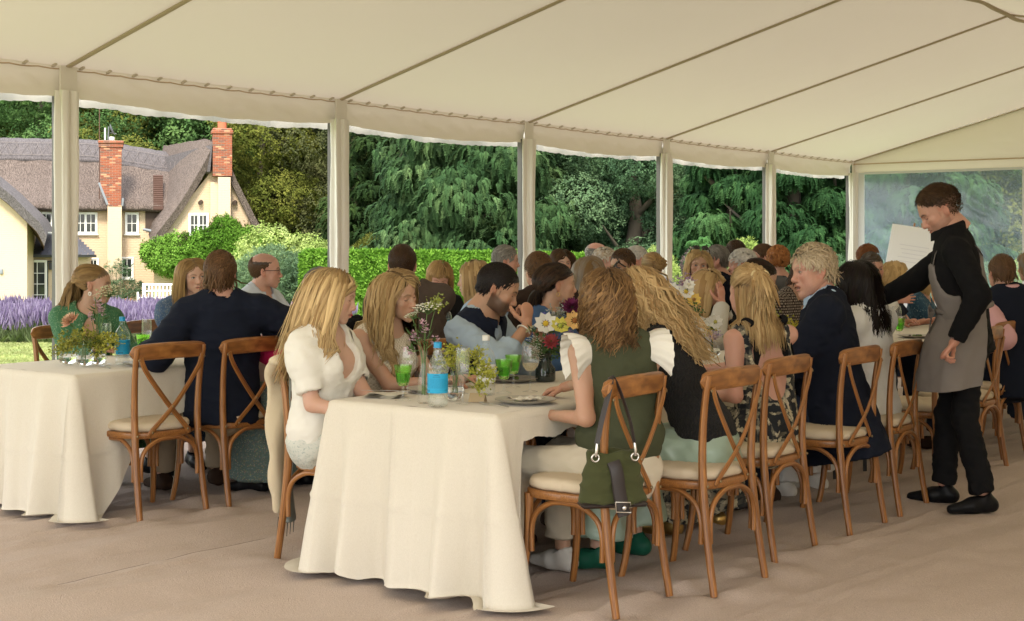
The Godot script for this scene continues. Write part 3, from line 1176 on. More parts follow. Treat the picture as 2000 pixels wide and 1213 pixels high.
func build_house():
	var hs := thing("cottage", "cream brick cottage with thick thatched roof and two red brick chimneys", "cottage", G(-16.22, -1.03, 60.0), YAW + 0.264)
	var U := 60.0 / 2700.0
	# measured along the front: X(p) and Y(q) turn photo-scale units into metres on the wall's plane
	var X := func(p: float) -> float: return (p - 270.0) * 0.02146
	var Y := func(q: float) -> float: return (590.0 - q) * U
	var relief := brick_relief()
	var cream := mat("cream_brick", 0.55, 0.42, 0.295, 0.85)
	bumped(cream, relief, 1.6, Vector3(0.85, 0.85, 0.85))
	var render := mat("cream_render", 0.55, 0.43, 0.31, 0.9)
	bumped(render, relief, 0.7, Vector3(0.85, 0.85, 0.85))
	var brick := mat("red_brick", 1, 1, 1, 0.9)
	tri_tex(brick, brick_tex(), Vector3(0.85, 0.85, 0.85))
	brick.heightmap_enabled = true
	brick.heightmap_texture = relief
	brick.heightmap_scale = 1.5
	var th := mat("thatch", 1, 1, 1, 1.0)
	var ti := noise_img(256, 31, 0.22, 4, 1.0, Vector2(1.0, 0.35))
	tri_tex(th, ramp_tex(ti, [[0.1, 0.055, 0.040, 0.035], [0.45, 0.115, 0.088, 0.078], [0.75, 0.19, 0.15, 0.132], [1.0, 0.27, 0.215, 0.19]], 0.55), Vector3(0.55, 0.55, 0.55))
	th.heightmap_enabled = true
	th.heightmap_texture = noise_tex(256, 32, 0.35, 4, 1.0, Vector2(1.0, 0.3))
	th.heightmap_scale = 6.0
	var thr := mat("thatch_ridge", 1, 1, 1, 1.0)
	tri_tex(thr, ramp_tex(ti, [[0.1, 0.055, 0.048, 0.050], [0.5, 0.105, 0.093, 0.098], [1.0, 0.19, 0.17, 0.178]], 0.5), Vector3(0.6, 0.6, 0.6))
	thr.heightmap_enabled = true
	thr.heightmap_texture = th.heightmap_texture
	thr.heightmap_scale = 4.0
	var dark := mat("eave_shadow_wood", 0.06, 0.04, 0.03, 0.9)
	var lead := mat("lead", 0.19, 0.21, 0.24, 0.5)
	var n := FastNoiseLite.new()
	n.seed = 17
	n.frequency = 0.6

	# main range
	var w := Sh.new()
	w.box(Vector3(X.call(190.0), 2.05, -2.6), Vector3(9.0, 4.3, 5.2))
	obj("wall", w, cream, hs)
	var rf := Sh.new()
	var rows := []
	# cross-section from the back over the ridge and down to a thick rounded eave
	var sec := [Vector2(-6.2, 3.5), Vector2(-4.6, 5.6), Vector2(-3.3, 7.0), Vector2(-2.9, 7.12), Vector2(-2.5, 6.98), Vector2(-1.8, 6.25), Vector2(-1.0, 5.35), Vector2(-0.3, 4.72), Vector2(0.25, 4.38), Vector2(0.48, 4.16), Vector2(0.50, 4.02), Vector2(0.36, 3.93), Vector2(0.05, 4.0)]
	var xa: float = X.call(-60.0)
	var xb: float = X.call(400.0)
	for k in 60:
		var x := lerpf(xa, xb, k / 59.0)
		var dip := -0.62 * smoothstep(0.45, 1.0, k / 59.0) + 0.06 * n.get_noise_1d(x * 1.3)
		var row := PackedVector3Array()
		for j in sec.size() * 3 - 2:
			var q: Vector2 = sec[j / 3].lerp(sec[mini(j / 3 + 1, sec.size() - 1)], (j % 3) / 3.0)
			var up := smoothstep(4.4, 7.0, q.y)
			row.append(Vector3(x, q.y + dip * up + 0.05 * n.get_noise_2d(x * 2.0, q.x * 2.0), q.x + 0.05 * n.get_noise_2d(x * 1.5 + 9.0, q.y)))
		rows.append(row)
	rf.sheet(rows, true)
	obj("roof", rf, th, hs)
	# block-cut ridge with its crossed hazel rods
	var rc := Sh.new()
	rows = []
	for k in 90:
		var x := lerpf(xa, xb, k / 89.0)
		var dip := -0.62 * smoothstep(0.45, 1.0, k / 89.0)
		var row := PackedVector3Array()
		for q in [Vector2(-3.9, 6.35), Vector2(-3.3, 7.08), Vector2(-2.9, 7.24), Vector2(-2.5, 7.10), Vector2(-2.1, 6.70), Vector2(-1.72, 6.30), Vector2(-1.70, 6.20), Vector2(-1.78, 6.12)]:
			row.append(Vector3(x, q.y + dip + 0.03 * n.get_noise_2d(x * 3.0, q.x), q.x + 0.02 * sin(x * 5.0)))
		rows.append(row)
	rc.sheet(rows, true)
	obj("ridge_cap", rc, thr, hs)
	var rod_mat := mat("hazel_rod", 0.185, 0.16, 0.155, 0.9)
	for line in 2:
		var lg := Sh.new()
		var pts := PackedVector3Array()
		for k in 60:
			var f := k / 59.0
			pts.append(Vector3(lerpf(xa, xb, f), [6.98, 6.42][line] - 0.62 * smoothstep(0.45, 1.0, f) + 0.02, [-2.33, -1.78][line] + 0.03))
		lg.tube(pts, f32([0.011]), 5)
		obj("ridge_rod", lg, rod_mat, hs)
	for k in 46:
		var f := (k + 0.5) / 46.0
		var x := lerpf(xa, xb, f)
		var dip := -0.62 * smoothstep(0.45, 1.0, f)
		var lg := Sh.new()
		var s := 0.14 if k % 2 else -0.14
		lg.rod(Vector3(x - s, 6.96 + dip, -2.30), Vector3(x + s, 6.44 + dip, -1.77), 0.009, 0.009, 4)
		obj("cross_rod", lg, rod_mat, hs)

	# windows of the main range
	cottage_window(hs, X.call(168.0), Y.call(436.0), 0.98, 0.95, 0.03, 2, 2, 2)
	cottage_window(hs, X.call(82.0), Y.call(436.0), 1.05, 0.95, 0.03, 2, 2, 2)
	cottage_window(hs, X.call(257.5), Y.call(436.0), 0.58, 0.95, 0.03, 1, 2, 2)
	cottage_window(hs, X.call(248.0), Y.call(523.0), 0.55, 0.95, 0.03, 1, 2, 2)
	cottage_window(hs, X.call(183.0), Y.call(525.0), 0.45, 0.95, 0.03, 1, 2, 2)

	# red brick stack on the front with cream base, shoulders and dish
	var ch := Sh.new()
	ch.box(Vector3(X.call(224.5), Y.call(497.0), 0.40), Vector3(0.58, 4.2, 0.80))
	obj("chimney_base", ch, render, hs)
	var st := Node3D.new()
	st.name = "chimney"
	hs.add_child(st, true)
	var cb := Sh.new()
	var xl := [X.call(213.0), X.call(197.0), X.call(197.0)]
	var yl := [Y.call(404.0), Y.call(362.0), Y.call(283.0)]
	cb.prism(PackedVector2Array([Vector2(xl[0], yl[0]), Vector2(X.call(237.0), yl[0]), Vector2(X.call(238.0), yl[2]), Vector2(xl[2], yl[2]), Vector2(xl[1], yl[1])]), 0.82, Transform3D(Basis(), Vector3(0, 0, 0.0)))
	obj("brickwork", cb, brick, st)
	var cap := Sh.new()
	cap.box(Vector3(X.call(217.5), Y.call(288.0), 0.41), Vector3(1.0, 0.12, 0.92), Basis(), 0.01)
	cap.box(Vector3(X.call(217.5), Y.call(281.0), 0.41), Vector3(1.06, 0.14, 0.98), Basis(), 0.03)
	obj("corbel", cap, brick, st)
	var fl := Sh.new()
	fl.box(Vector3(X.call(203.0), Y.call(380.0), 0.45), Vector3(0.10, 1.0, 0.75), Basis(Vector3(0, 0, 1), 0.36), 0.01)
	fl.box(Vector3(X.call(239.5), Y.call(396.0), 0.45), Vector3(0.10, 0.35, 0.6), Basis(Vector3(0, 0, 1), -0.1), 0.01)
	obj("lead_flashing", fl, lead, st)
	var po := Sh.new()
	po.rod(Vector3(X.call(195.5), Y.call(390.0), 0.75), Vector3(X.call(195.5), Y.call(182.0), 0.75), 0.022, 0.02, 7)
	obj("aerial_pole", po, mat("rusty_pole", 0.10, 0.05, 0.035, 0.7, 0.3), st)
	var ae := Sh.new()
	var q0 := Vector3(X.call(196.0), Y.call(195.0), 0.75)
	ae.rod(q0 + Vector3(-0.40, -0.05, 0.1), q0 + Vector3(0.42, 0.32, 0.1), 0.018, 0.018, 6)
	for k in 9:
		var c := q0 + Vector3(-0.40, -0.05, 0.1).lerp(Vector3(0.42, 0.32, 0.1), k / 8.0)
		ae.rod(c + Vector3(0, -0.16, 0.02), c + Vector3(0, 0.16, 0.02), 0.008, 0.008, 5)
	for k in 4: ae.rod(q0 + Vector3(-0.42, -0.2 + 0.09 * k, 0.0), q0 + Vector3(0.05, -0.2 + 0.09 * k, 0.0), 0.009, 0.009, 5)
	obj("aerial", ae, mat("aluminium", 0.5, 0.52, 0.55, 0.4, 0.7), st)
	var ds := Sh.new()
	var dp := PackedVector2Array()
	for k in 7: dp.append(Vector2(0.26 * k / 6.0, 0.07 * pow(k / 6.0, 2.0)))
	for k in 7: dp.append(Vector2(0.265 * (6 - k) / 6.0, 0.07 * pow((6 - k) / 6.0, 2.0) + 0.012))
	ds.lathe(dp, 18, Transform3D(Basis(Vector3(0, 0, 1), -1.15), Vector3(X.call(217.0), Y.call(257.0), 0.5)))
	ds.rod(Vector3(X.call(212.0), Y.call(277.0), 0.5), Vector3(X.call(213.0), Y.call(250.0), 0.5), 0.03, 0.03, 6)
	ds.rod(Vector3(X.call(216.0), Y.call(262.0), 0.5), Vector3(X.call(228.0), Y.call(264.0), 0.55), 0.015, 0.015, 5)
	obj("satellite_dish", ds, mat("dish_grey", 0.12, 0.13, 0.15, 0.5), st)
	var pl := Sh.new()
	pl.rod(Vector3(X.call(206.0), Y.call(276.0), 0.55), Vector3(X.call(206.0), Y.call(253.0), 0.55), 0.035, 0.035, 8)
	pl.lathe(prof([0.001, 0.0, 0.14, 0.0, 0.12, 0.15, 0.001, 0.15]), 12, Transform3D(Basis(), Vector3(X.call(218.0), Y.call(276.0), 0.3)))
	obj("flue_pipe", pl, mat("white_frame", 0.78, 0.78, 0.76, 0.5), st)

	# cross wing with its gable to the lawn
	var gz := 1.6
	var wg := Sh.new()
	var ax: float = X.call(428.0)
	wg.prism(PackedVector2Array([Vector2(X.call(300.0), 0), Vector2(X.call(535.0), 0), Vector2(X.call(528.0), 2.6), Vector2(X.call(438.0), 5.75), Vector2(X.call(415.0), 5.75), Vector2(X.call(300.0), 2.6)]), 4.4, Transform3D(Basis(), Vector3(0, 0, gz - 4.4)))
	obj("wing_wall", wg, cream, hs)
	# thatch over the wing: from its ridge down either side, curling round the verge
	for side in 2:
		var s := Sh.new()
		rows = []
		for k in 22:
			var f := k / 21.0
			var row := PackedVector3Array()
			for j in 24:
				var v := j / 23.0
				var top := Vector2(lerpf(X.call(322.0 if side == 0 else 335.0), X.call(415.0 if side == 0 else 428.0), f), 6.55)
				var bot := Vector2(lerpf(X.call(281.0), X.call(293.0), f), lerpf(3.6, 2.75, f)) if side == 0 else Vector2(lerpf(X.call(480.0), X.call(527.0), f), 2.55)
				var q := top.lerp(bot, v)
				q.y -= 0.30 * sin(PI * v) * (1.0 if side == 0 else 0.5)
				var hip := 1.0
				var zf := lerpf(gz - 5.0, gz + 0.45 * hip, f)
				var curl := 0.22 * smoothstep(0.86, 1.0, f) + 0.30 * smoothstep(0.92, 1.0, v)
				row.append(Vector3(q.x + (0.1 if side == 0 else -0.1) * curl, q.y + 0.34 * (1.0 - v) + 0.16 - curl + 0.05 * n.get_noise_2d(q.y * 2.0 + side * 9.0, zf * 2.0), zf))
			rows.append(row)
		s.sheet(rows, side == 1)
		# the cut face of the verge
		var fr := []
		var last: PackedVector3Array = rows[21]
		var inner := PackedVector3Array()
		for q in last: inner.append(q + Vector3(0.10 if side == 0 else -0.12, -0.34, -0.12))
		s.sheet([last, inner], side == 1)
		var inner2 := PackedVector3Array()
		for q in inner: inner2.append(q + Vector3(0, 0, -2.0))
		s.sheet([inner, inner2], side == 1)
		obj("wing_roof", s, th, hs)
	# half-hip over the gable's peak and its ridge block
	var hp := Sh.new()
	rows = []
	for k in 26:
		var f := k / 25.0
		var row := PackedVector3Array()
		for j in 8:
			var v := j / 7.0
			var c := Vector3(lerpf(X.call(318.0), X.call(414.0), f), lerpf(6.30, 6.62, f), lerpf(-2.9, gz + 0.35, f))
			row.append(c + Vector3(-0.05 - 0.10 * v, -0.02 + 0.16 - 0.85 * v * lerpf(1.0, 1.25, f) - 0.1 * v * v, 0.18 + 0.1 * v))
		rows.append(row)
	hp.sheet(rows)
	var low := PackedVector3Array()
	var low2 := PackedVector3Array()
	for row in rows:
		low.append(row[7])
		low2.append(row[7] + Vector3(0.06, -0.06, -0.16))
	hp.sheet([low, low2], true)
	obj("wing_ridge_cap", hp, thr, hs)
	for k in 9:
		var lg := Sh.new()
		var f := 0.12 + 0.75 * k / 8.0
		var c := Vector3(lerpf(X.call(318.0), X.call(414.0), f), lerpf(6.30, 6.62, f), lerpf(-2.9, gz + 0.35, f))
		lg.rod(c + Vector3(-0.08, -0.18, 0.25), c + Vector3(-0.12 + 0.05 * (k % 2), -0.55, 0.30), 0.012, 0.012, 5)
		obj("cross_rod", lg, rod_mat, hs)
	# strip of tiled roof in the valley and the dark gap under it
	var tl := Sh.new()
	for k in 18:
		var y: float = Y.call(342.0) + (Y.call(408.0) - Y.call(342.0)) * k / 17.0
		tl.box(Vector3(X.call(309.0), y, -0.75 + 0.075 * k), Vector3(0.42, 0.085, 0.10), Basis(Vector3(1, 0, 0), 0.4))
	obj("valley_tiles", tl, mat("old_tile", 0.085, 0.045, 0.034, 0.9), hs)
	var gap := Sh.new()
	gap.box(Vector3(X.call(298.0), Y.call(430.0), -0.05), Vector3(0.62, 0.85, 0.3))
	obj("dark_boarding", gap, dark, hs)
	var gu := Sh.new()
	gu.rod(Vector3(X.call(280.0), Y.call(448.0), 0.5), Vector3(X.call(300.0), Y.call(452.0), 0.7), 0.06, 0.06, 8)
	obj("gutter", gu, lead, hs)
	cottage_window(hs, X.call(386.0), Y.call(440.0), 0.84, 1.0, gz + 0.03, 2, 2, 2)
	for q in [[391.0, 395.0], [458.0, 395.0]]:
		var e := Sh.new()
		e.tube(v3([Vector3(X.call(q[0]), Y.call(q[1]), gz), Vector3(X.call(q[0] - 3.0), Y.call(q[1] + 3.0), gz + 0.25)]), f32([0.09]), 8)
		obj("purlin_end", e, dark, hs)
	var c2 := Node3D.new()
	c2.name = "chimney"
	hs.add_child(c2, true)
	var cs := Sh.new()
	cs.box(Vector3(X.call(434.5), Y.call(470.0), gz + 0.30), Vector3(0.52, 5.4, 0.6))
	cs.box(Vector3(X.call(416.0), Y.call(470.0), gz + 0.14), Vector3(0.34, 5.0, 0.28))
	obj("painted_stack", cs, render, c2)
	var cr := Sh.new()
	cr.box(Vector3(X.call(431.0), Y.call(303.0), gz + 0.22), Vector3(0.80, 1.92, 0.74))
	obj("brickwork", cr, brick, c2)
	var ck := Sh.new()
	ck.box(Vector3(X.call(431.0), Y.call(262.0), gz + 0.22), Vector3(0.90, 0.16, 0.84), Basis(), 0.02)
	ck.box(Vector3(X.call(431.0), Y.call(257.0), gz + 0.22), Vector3(0.82, 0.12, 0.78), Basis(), 0.04)
	obj("corbel", ck, brick, c2)
	var pot := Sh.new()
	pot.lathe(prof([0.19, 0, 0.19, 0.32, 0.21, 0.34, 0.21, 0.40, 0.16, 0.40, 0.16, 0.1]), 16, Transform3D(Basis(), Vector3(X.call(431.5), Y.call(257.0), gz + 0.22)))
	obj("chimney_pot", pot, mat("terracotta", 0.46, 0.13, 0.065, 0.8), c2)

	# near wing at the edge of view, with its own thatch verge
	var nz := 5.2
	var XN := func(p: float) -> float: return (p - 270.0) * 0.02146 * 0.916
	var YN := func(q: float) -> float: return 2.45 + (480.0 - q) * U * 0.916
	var nw := Sh.new()
	nw.prism(PackedVector2Array([Vector2(XN.call(-130.0), 0), Vector2(XN.call(57.0), 0), Vector2(XN.call(57.0), YN.call(425.0)), Vector2(XN.call(12.0), YN.call(372.0)), Vector2(XN.call(-130.0), YN.call(372.0))]), 5.0, Transform3D(Basis(), Vector3(0, 0, nz - 5.0)))
	obj("near_wing_wall", nw, render, hs)
	var nr := Sh.new()
	rows = []
	for k in 14:
		var f := k / 13.0
		var row := PackedVector3Array()
		for j in 20:
			var v := j / 19.0
			var q := Vector2(XN.call(-40.0), YN.call(318.0)).lerp(Vector2(XN.call(96.0), YN.call(440.0)), v)
			q.y += 0.12 * sin(PI * v) - 0.25 * smoothstep(0.9, 1.0, v)
			row.append(Vector3(q.x, q.y + 0.04 * n.get_noise_2d(q.x * 2.0, f * 6.0) - 0.2 * smoothstep(0.85, 1.0, f), lerpf(nz - 4.6, nz + 0.5, f)))
		rows.append(row)
	nr.sheet(rows, true)
	var lo := PackedVector3Array()
	for q in rows[13]: lo.append(q + Vector3(-0.10, -0.36, -0.05))
	nr.sheet([rows[13], lo], true)
	obj("near_wing_roof", nr, thr, hs)
	var sf := Sh.new()
	var lo2 := PackedVector3Array()
	for q in lo: lo2.append(q + Vector3(-0.30, -0.20, -4.5))
	sf.sheet([lo, lo2], true)
	obj("soffit", sf, mat("soffit_wood", 0.115, 0.06, 0.04, 0.9), hs)
	var lp := Sh.new()
	lp.box(Vector3(XN.call(9.0), YN.call(529.0), nz + 0.05), Vector3(0.12, 0.2, 0.1), Basis(), 0.02)
	obj("wall_lamp", lp, lead, hs)

	# lean-to with slates, french door and lantern
	var lz := 1.5
	var lw := Sh.new()
	lw.box(Vector3(X.call(118.0), 0.95, lz - 0.75), Vector3(2.6, 2.2, 1.5))
	obj("porch_wall", lw, cream, hs)
	var slate := mat("slate", 0.055, 0.055, 0.07, 0.55)
	for k in 9:
		var f := k / 8.0
		var sr := Sh.new()
		var half := lerpf(X.call(146.0), X.call(188.0), f)
		var x0: float = X.call(50.0)
		var cnt := int((half - x0) / 0.26)
		for q in cnt:
			var sx := x0 + (half - x0) * (q + 0.5) / cnt
			sr.box(Vector3(sx, lerpf(2.92, 2.13, f) + 0.01 * ((q * 7 + k * 3) % 3), lerpf(0.15, lz + 0.32, f)), Vector3((half - x0) / cnt - 0.01, 0.022, 0.30), Basis(Vector3(1, 0, 0), 0.50), 0.004)
		obj("slate_course", sr, slate, hs)
	var fa := Sh.new()
	fa.box(Vector3(X.call(118.0), 2.02, lz + 0.36), Vector3(3.15, 0.11, 0.12), Basis(), 0.01)
	obj("porch_gutter", fa, mat("black_iron", 0.02, 0.02, 0.022, 0.5), hs)
	var dk := Sh.new()
	dk.box(Vector3(X.call(78.0), 0.85, lz + 0.01), Vector3(1.0, 1.95, 0.06))
	obj("door_recess", dk, mat("window_glass", 0.018, 0.022, 0.02, 0.06), hs)
	cottage_window(hs, X.call(81.0), 0.86, 0.78, 2.0, lz + 0.07, 1, 2, 4)
	var la := Sh.new()
	la.box(Vector3(X.call(106.0), Y.call(518.0), lz + 0.14), Vector3(0.14, 0.3, 0.14), Basis(), 0.02)
	la.box(Vector3(X.call(106.0), Y.call(509.0), lz + 0.14), Vector3(0.2, 0.06, 0.2), Basis(), 0.02)
	obj("lantern", la, mat("black_iron", 0.02, 0.02, 0.022, 0.5), hs)

	# the climber over the wing's front
	var vn := thing("climbing_vine", "lush green vine covering the foot of the cottage gable", "climber", G(-16.22, -1.03, 60.0), YAW + 0.264)
	var vs := Sh.new()
	vs.tube(curve([Vector3(X.call(400.0), 0, gz + 0.15), Vector3(X.call(395.0), 1.6, gz + 0.25), Vector3(X.call(430.0), 2.6, gz + 0.7)], 8), f32([0.07, 0.05, 0.03]), 7)
	obj("stem", vs, mat("bark", 0.085, 0.07, 0.052, 0.95), vn)
	var lobes := []
	for q in [[315, 508, 0.7, 0.5], [286, 492, 0.28, 0.42], [325, 492, 1.0, 0.75], [365, 482, 1.1, 0.7], [405, 480, 1.1, 0.8], [440, 456, 0.7, 0.75], [432, 438, 0.45, 0.45], [470, 478, 1.1, 0.8], [510, 490, 0.9, 0.7], [345, 515, 1.0, 0.6], [395, 520, 1.1, 0.6], [450, 515, 1.2, 0.7], [500, 525, 1.0, 0.7], [540, 510, 0.6, 0.8]]:
		lobes.append([Vector3(X.call(float(q[0])), Y.call(float(q[1])), gz + 0.45), Vector3(q[2], q[3], 0.55), int(700.0 * q[2])])
	if sp_broad == null: sp_broad = sprig("broad", 1)
	crown(vn, "foliage", lobes, sp_broad, leaf_mat("leaves"), Vector2(0.18, 0.36), C_VINE, 61)
	# climbing rose by the ground-floor window
	var rs := thing("rose_bush", "sparse rose bush against the cream wall between the chimney and the small window", "shrub", G(-16.22, -1.03, 60.0), YAW + 0.264)
	if sp_fine == null: sp_fine = sprig("fine", 3)
	var ro := Sh.new()
	for k in 5: ro.rod(Vector3(X.call(222.0 + k * 4.0), 0, 1.0), Vector3(X.call(212.0 + k * 8.0), 1.3 + 0.2 * (k % 2), 1.2), 0.012, 0.008, 5)
	obj("stem", ro, mat("bark", 0.085, 0.07, 0.052, 0.95), rs)
	crown(rs, "foliage", [[Vector3(X.call(225.0), 1.0, 1.15), Vector3(0.8, 0.8, 0.3), 160], [Vector3(X.call(245.0), 0.6, 1.2), Vector3(0.9, 0.4, 0.3), 200]], sp_fine, leaf_mat("leaves"), Vector2(0.18, 0.3), C_PALE, 62)

	# white garden furniture by the house
	var be := thing("garden_bench", "white slatted garden bench beyond the lavender", "bench", G(-13.6, -1.0, 53.0), YAW - 0.2)
	var wood := mat("white_frame", 0.78, 0.78, 0.76, 0.5)
	for k in 9:
		var s := Sh.new()
		s.box(Vector3(-0.6 + 0.15 * k, 0.68, -0.2), Vector3(0.05, 0.45, 0.03), Basis(), 0.005)
		obj("back_slat", s, wood, be)
	for k in 4:
		var s := Sh.new()
		s.box(Vector3(0, 0.43, -0.15 + 0.12 * k), Vector3(1.4, 0.03, 0.09), Basis(), 0.006)
		obj("seat_slat", s, wood, be)
	for q in [[-0.68, -0.2, 0.95], [0.68, -0.2, 0.95], [-0.68, 0.25, 0.65], [0.68, 0.25, 0.65]]:
		var s := Sh.new()
		s.box(Vector3(q[0], q[2] / 2, q[1]), Vector3(0.06, q[2], 0.06), Basis(), 0.006)
		obj("leg", s, wood, be)
	var rail := Sh.new()
	rail.box(Vector3(0, 0.93, -0.2), Vector3(1.42, 0.07, 0.05), Basis(), 0.008)
	obj("top_rail", rail, wood, be)
	var tb := thing("garden_table", "white cloth-covered table beside the garden bench", "table", G(-12.9, -1.0, 51.5), YAW)
	var tt := Sh.new()
	tt.box(Vector3(0, 0.74, 0), Vector3(1.3, 0.04, 0.8), Basis(), 0.01)
	obj("tabletop", tt, wood, tb)
	for q in [[-0.55, -0.3], [0.55, -0.3], [-0.55, 0.3], [0.55, 0.3]]:
		var s := Sh.new()
		s.box(Vector3(q[0], 0.36, q[1]), Vector3(0.05, 0.72, 0.05))
		obj("leg", s, wood, tb)

# ---------------------------------------------------------------- tables and their cloths
func long_cloth(called: String, label: String, x0: float, x1: float, z0: float, z1: float, seed_: int, m: Material, fall0: float, fall1: float) -> Node3D:
	var o := thing(called, label, "tablecloth", Vector3.ZERO, 0.0, "cream tablecloths")
	var n := FastNoiseLite.new()
	n.seed = seed_
	n.frequency = 1.0
	var top := Sh.new()
	var rows := []
	var R := 0.03
	for j in 81:
		var z := lerpf(z0 - R, z1 + R, j / 80.0)
		var row := PackedVector3Array()
		for k in 25:
			var x := lerpf(x0 + R, x1 - R, k / 24.0)
			row.append(Vector3(x, TABLE_Y + 0.0015 * n.get_noise_2d(x * 4.0, z * 4.0) + 0.002 * exp(-pow((x - (x0 + x1) / 2) / 0.006, 2.0)), z))
		rows.append(row)
	top.sheet(rows)
	obj("cloth_top", top, m, o)
	# the hanging part, followed round the edge: one long side, the near end, the other long side
	var pts := []
	var t := 2.4
	while t > 0.0:
		pts.append([Vector3(x0, 0, z0 - R - t), Vector3(-1, 0, 0), 0, t])
		t -= 0.02
	for k in 9:
		var a := PI - PI / 2 * k / 8.0
		var nm := Vector3(cos(a), 0, sin(a))
		pts.append([Vector3(x0 + R, 0, z0 - R) + nm * R, nm, 1 if k < 4 else 2, 0.0])
	var wdt := x1 - x0
	var s := 0.0
	while s < wdt - 2 * R:
		pts.append([Vector3(x0 + R + s, 0, z0), Vector3(0, 0, 1), 2, s])
		s += 0.012
	for k in 9:
		var a := PI / 2 - PI / 2 * k / 8.0
		var nm := Vector3(cos(a), 0, sin(a))
		pts.append([Vector3(x1 - R, 0, z0 - R) + nm * R, nm, 3, 0.0])
	t = 0.02
	while t < 2.4:
		pts.append([Vector3(x1, 0, z0 - R - t), Vector3(1, 0, 0), 4, t])
		t += 0.02
	var len_front := wdt - 2 * R
	var cols := []
	for q in pts:
		var e: Vector3 = q[0]
		var nm: Vector3 = q[1]
		var fl := 0.0       # how far the hem swings out
		var drop := TABLE_Y + 0.02
		var crease := 0.0
		var diag := Vector3.ZERO
		var dz := z0 - e.z
		if q[2] == 2:
			var f: float = (e.x - x0) / wdt
			fl = 0.045 + 0.05 * exp(-pow((f - 0.03) / 0.05, 2.0)) - 0.03 * exp(-pow((f - 0.10) / 0.05, 2.0)) + 0.055 * exp(-pow((f - 0.20) / 0.06, 2.0)) - 0.045 * exp(-pow((f - 0.33) / 0.07, 2.0)) + 0.02 * exp(-pow((f - 0.47) / 0.05, 2.0)) - 0.012 * exp(-pow((f - 0.60) / 0.06, 2.0)) + 0.045 * exp(-pow((f - 0.745) / 0.05, 2.0)) - 0.05 * exp(-pow((f - 0.86) / 0.05, 2.0)) + 0.06 * exp(-pow((f - 0.985) / 0.05, 2.0))
			fl = fl * 1.55 - 0.02 + 0.014 * n.get_noise_2d(f * 9.0, 3.0)
			crease = 0.012 * exp(-pow((f - 0.43) / 0.006, 2.0))
			drop -= 0.055 * exp(-pow((f - 0.17) / 0.09, 2.0)) + 0.02 * exp(-pow((f - 0.45) / 0.15, 2.0))
			drop += 0.055 * exp(-pow((f - 0.90) / 0.10, 2.0)) + 0.04 * exp(-pow((f - 0.0) / 0.05, 2.0))
			diag = Vector3(1, 0, 0) * (0.075 * smoothstep(0.80, 1.0, f)) - Vector3(1, 0, 0) * 0.03 * (1.0 - smoothstep(0.0, 0.15, f))
		elif q[2] == 0 or q[2] == 4:
			var fall := fall0 if q[2] == 0 else fall1
			var h := smoothstep(0.06, fall, dz)
			drop = lerpf(TABLE_Y + 0.055, (0.13 if q[2] == 4 and dz < 0.9 and fall1 < 0.4 else 0.27) + 0.03 * n.get_noise_1d(dz * 4.0), h)
			fl = lerpf(0.07, 0.04 + 0.03 * n.get_noise_1d(dz * 5.0 + 20.0), smoothstep(0.0, 0.25, dz)) + 0.02 * sin(dz * 26.0) * exp(-dz * 3.0)
			if q[2] == 4: diag = Vector3(0.075, 0, 0) * exp(-pow(dz / 0.05, 2.0))
		else:
			fl = 0.105
			drop = TABLE_Y + 0.085
			if q[2] == 3: diag = Vector3(0.075, 0, 0)
		cols.append([e, nm, fl, drop, crease, diag])
	var hang := Sh.new()
	rows = []
	var NV := 44
	for j in NV + 1:
		var v := float(j) / NV
		var row := PackedVector3Array()
		for q in cols:
			var e: Vector3 = q[0]
			var nm: Vector3 = q[1]
			var drop: float = q[3]
			var p := e - nm * R
			var len_ := drop * v
			var arc := R * PI / 2
			if len_ < arc:
				var a := len_ / R
				p += nm * sin(a) * R + Vector3(0, TABLE_Y - R + cos(a) * R, 0)
			else:
				var dn := len_ - arc
				var f := clampf(dn / TABLE_Y, 0.0, 1.0)
				var out: float = q[2] * pow(f, 0.9) + q[4]
				var hc := 0.007 * exp(-pow((f - 0.50) / 0.012, 2.0))
				var y := TABLE_Y - R - dn
				var extra := 0.0
				if y < 0.02:
					extra = 0.02 - y
					y = 0.02 + 0.004 * sin(extra * 60.0) + 0.3 * extra
				p += nm * (R + out + hc + extra * 0.9 + 0.004 * n.get_noise_2d(e.x * 8.0 - e.z * 8.0, dn * 3.0)) + Vector3(0, y, 0) + Vector3(q[5]) * pow(f, 1.1)
			row.append(p)
		rows.append(row)
	hang.sheet(rows)
	obj("cloth_drop", hang, m, o)
	return o

func trestle(called: String, label: String, x0: float, x1: float, z0: float, z1: float) -> void:
	var o := thing(called, label, "table", Vector3((x0 + x1) / 2, 0, (z0 + z1) / 2), 0.0, "long banquet tables")
	var s := Sh.new()
	s.box(Vector3(0, TABLE_Y - 0.02, 0), Vector3(x1 - x0 - 0.09, 0.03, z0 - z1 - 0.10), Basis(), 0.006)
	obj("tabletop", s, mat("table_board", 0.35, 0.25, 0.15, 0.7), o)
	var iron := mat("black_iron", 0.02, 0.02, 0.022, 0.5)
	var L := z0 - z1
	for k in 4:
		for sg in [-1, 1]:
			for ez in [0.22, 1.62]:
				var l := Sh.new()
				var zz: float = L / 2 - ez - k * 1.85
				if zz < -L / 2 + 0.1: continue
				var xx: float = sg * ((x1 - x0) / 2 - 0.13)
				l.tube(curve([Vector3(xx * 0.8, 0.70, zz), Vector3(xx * 0.97, 0.66, zz), Vector3(xx, 0.4, zz), Vector3(xx * 1.02, 0.0, zz)], 10), f32([0.013]), 8)
				obj("leg", l, iron, o)

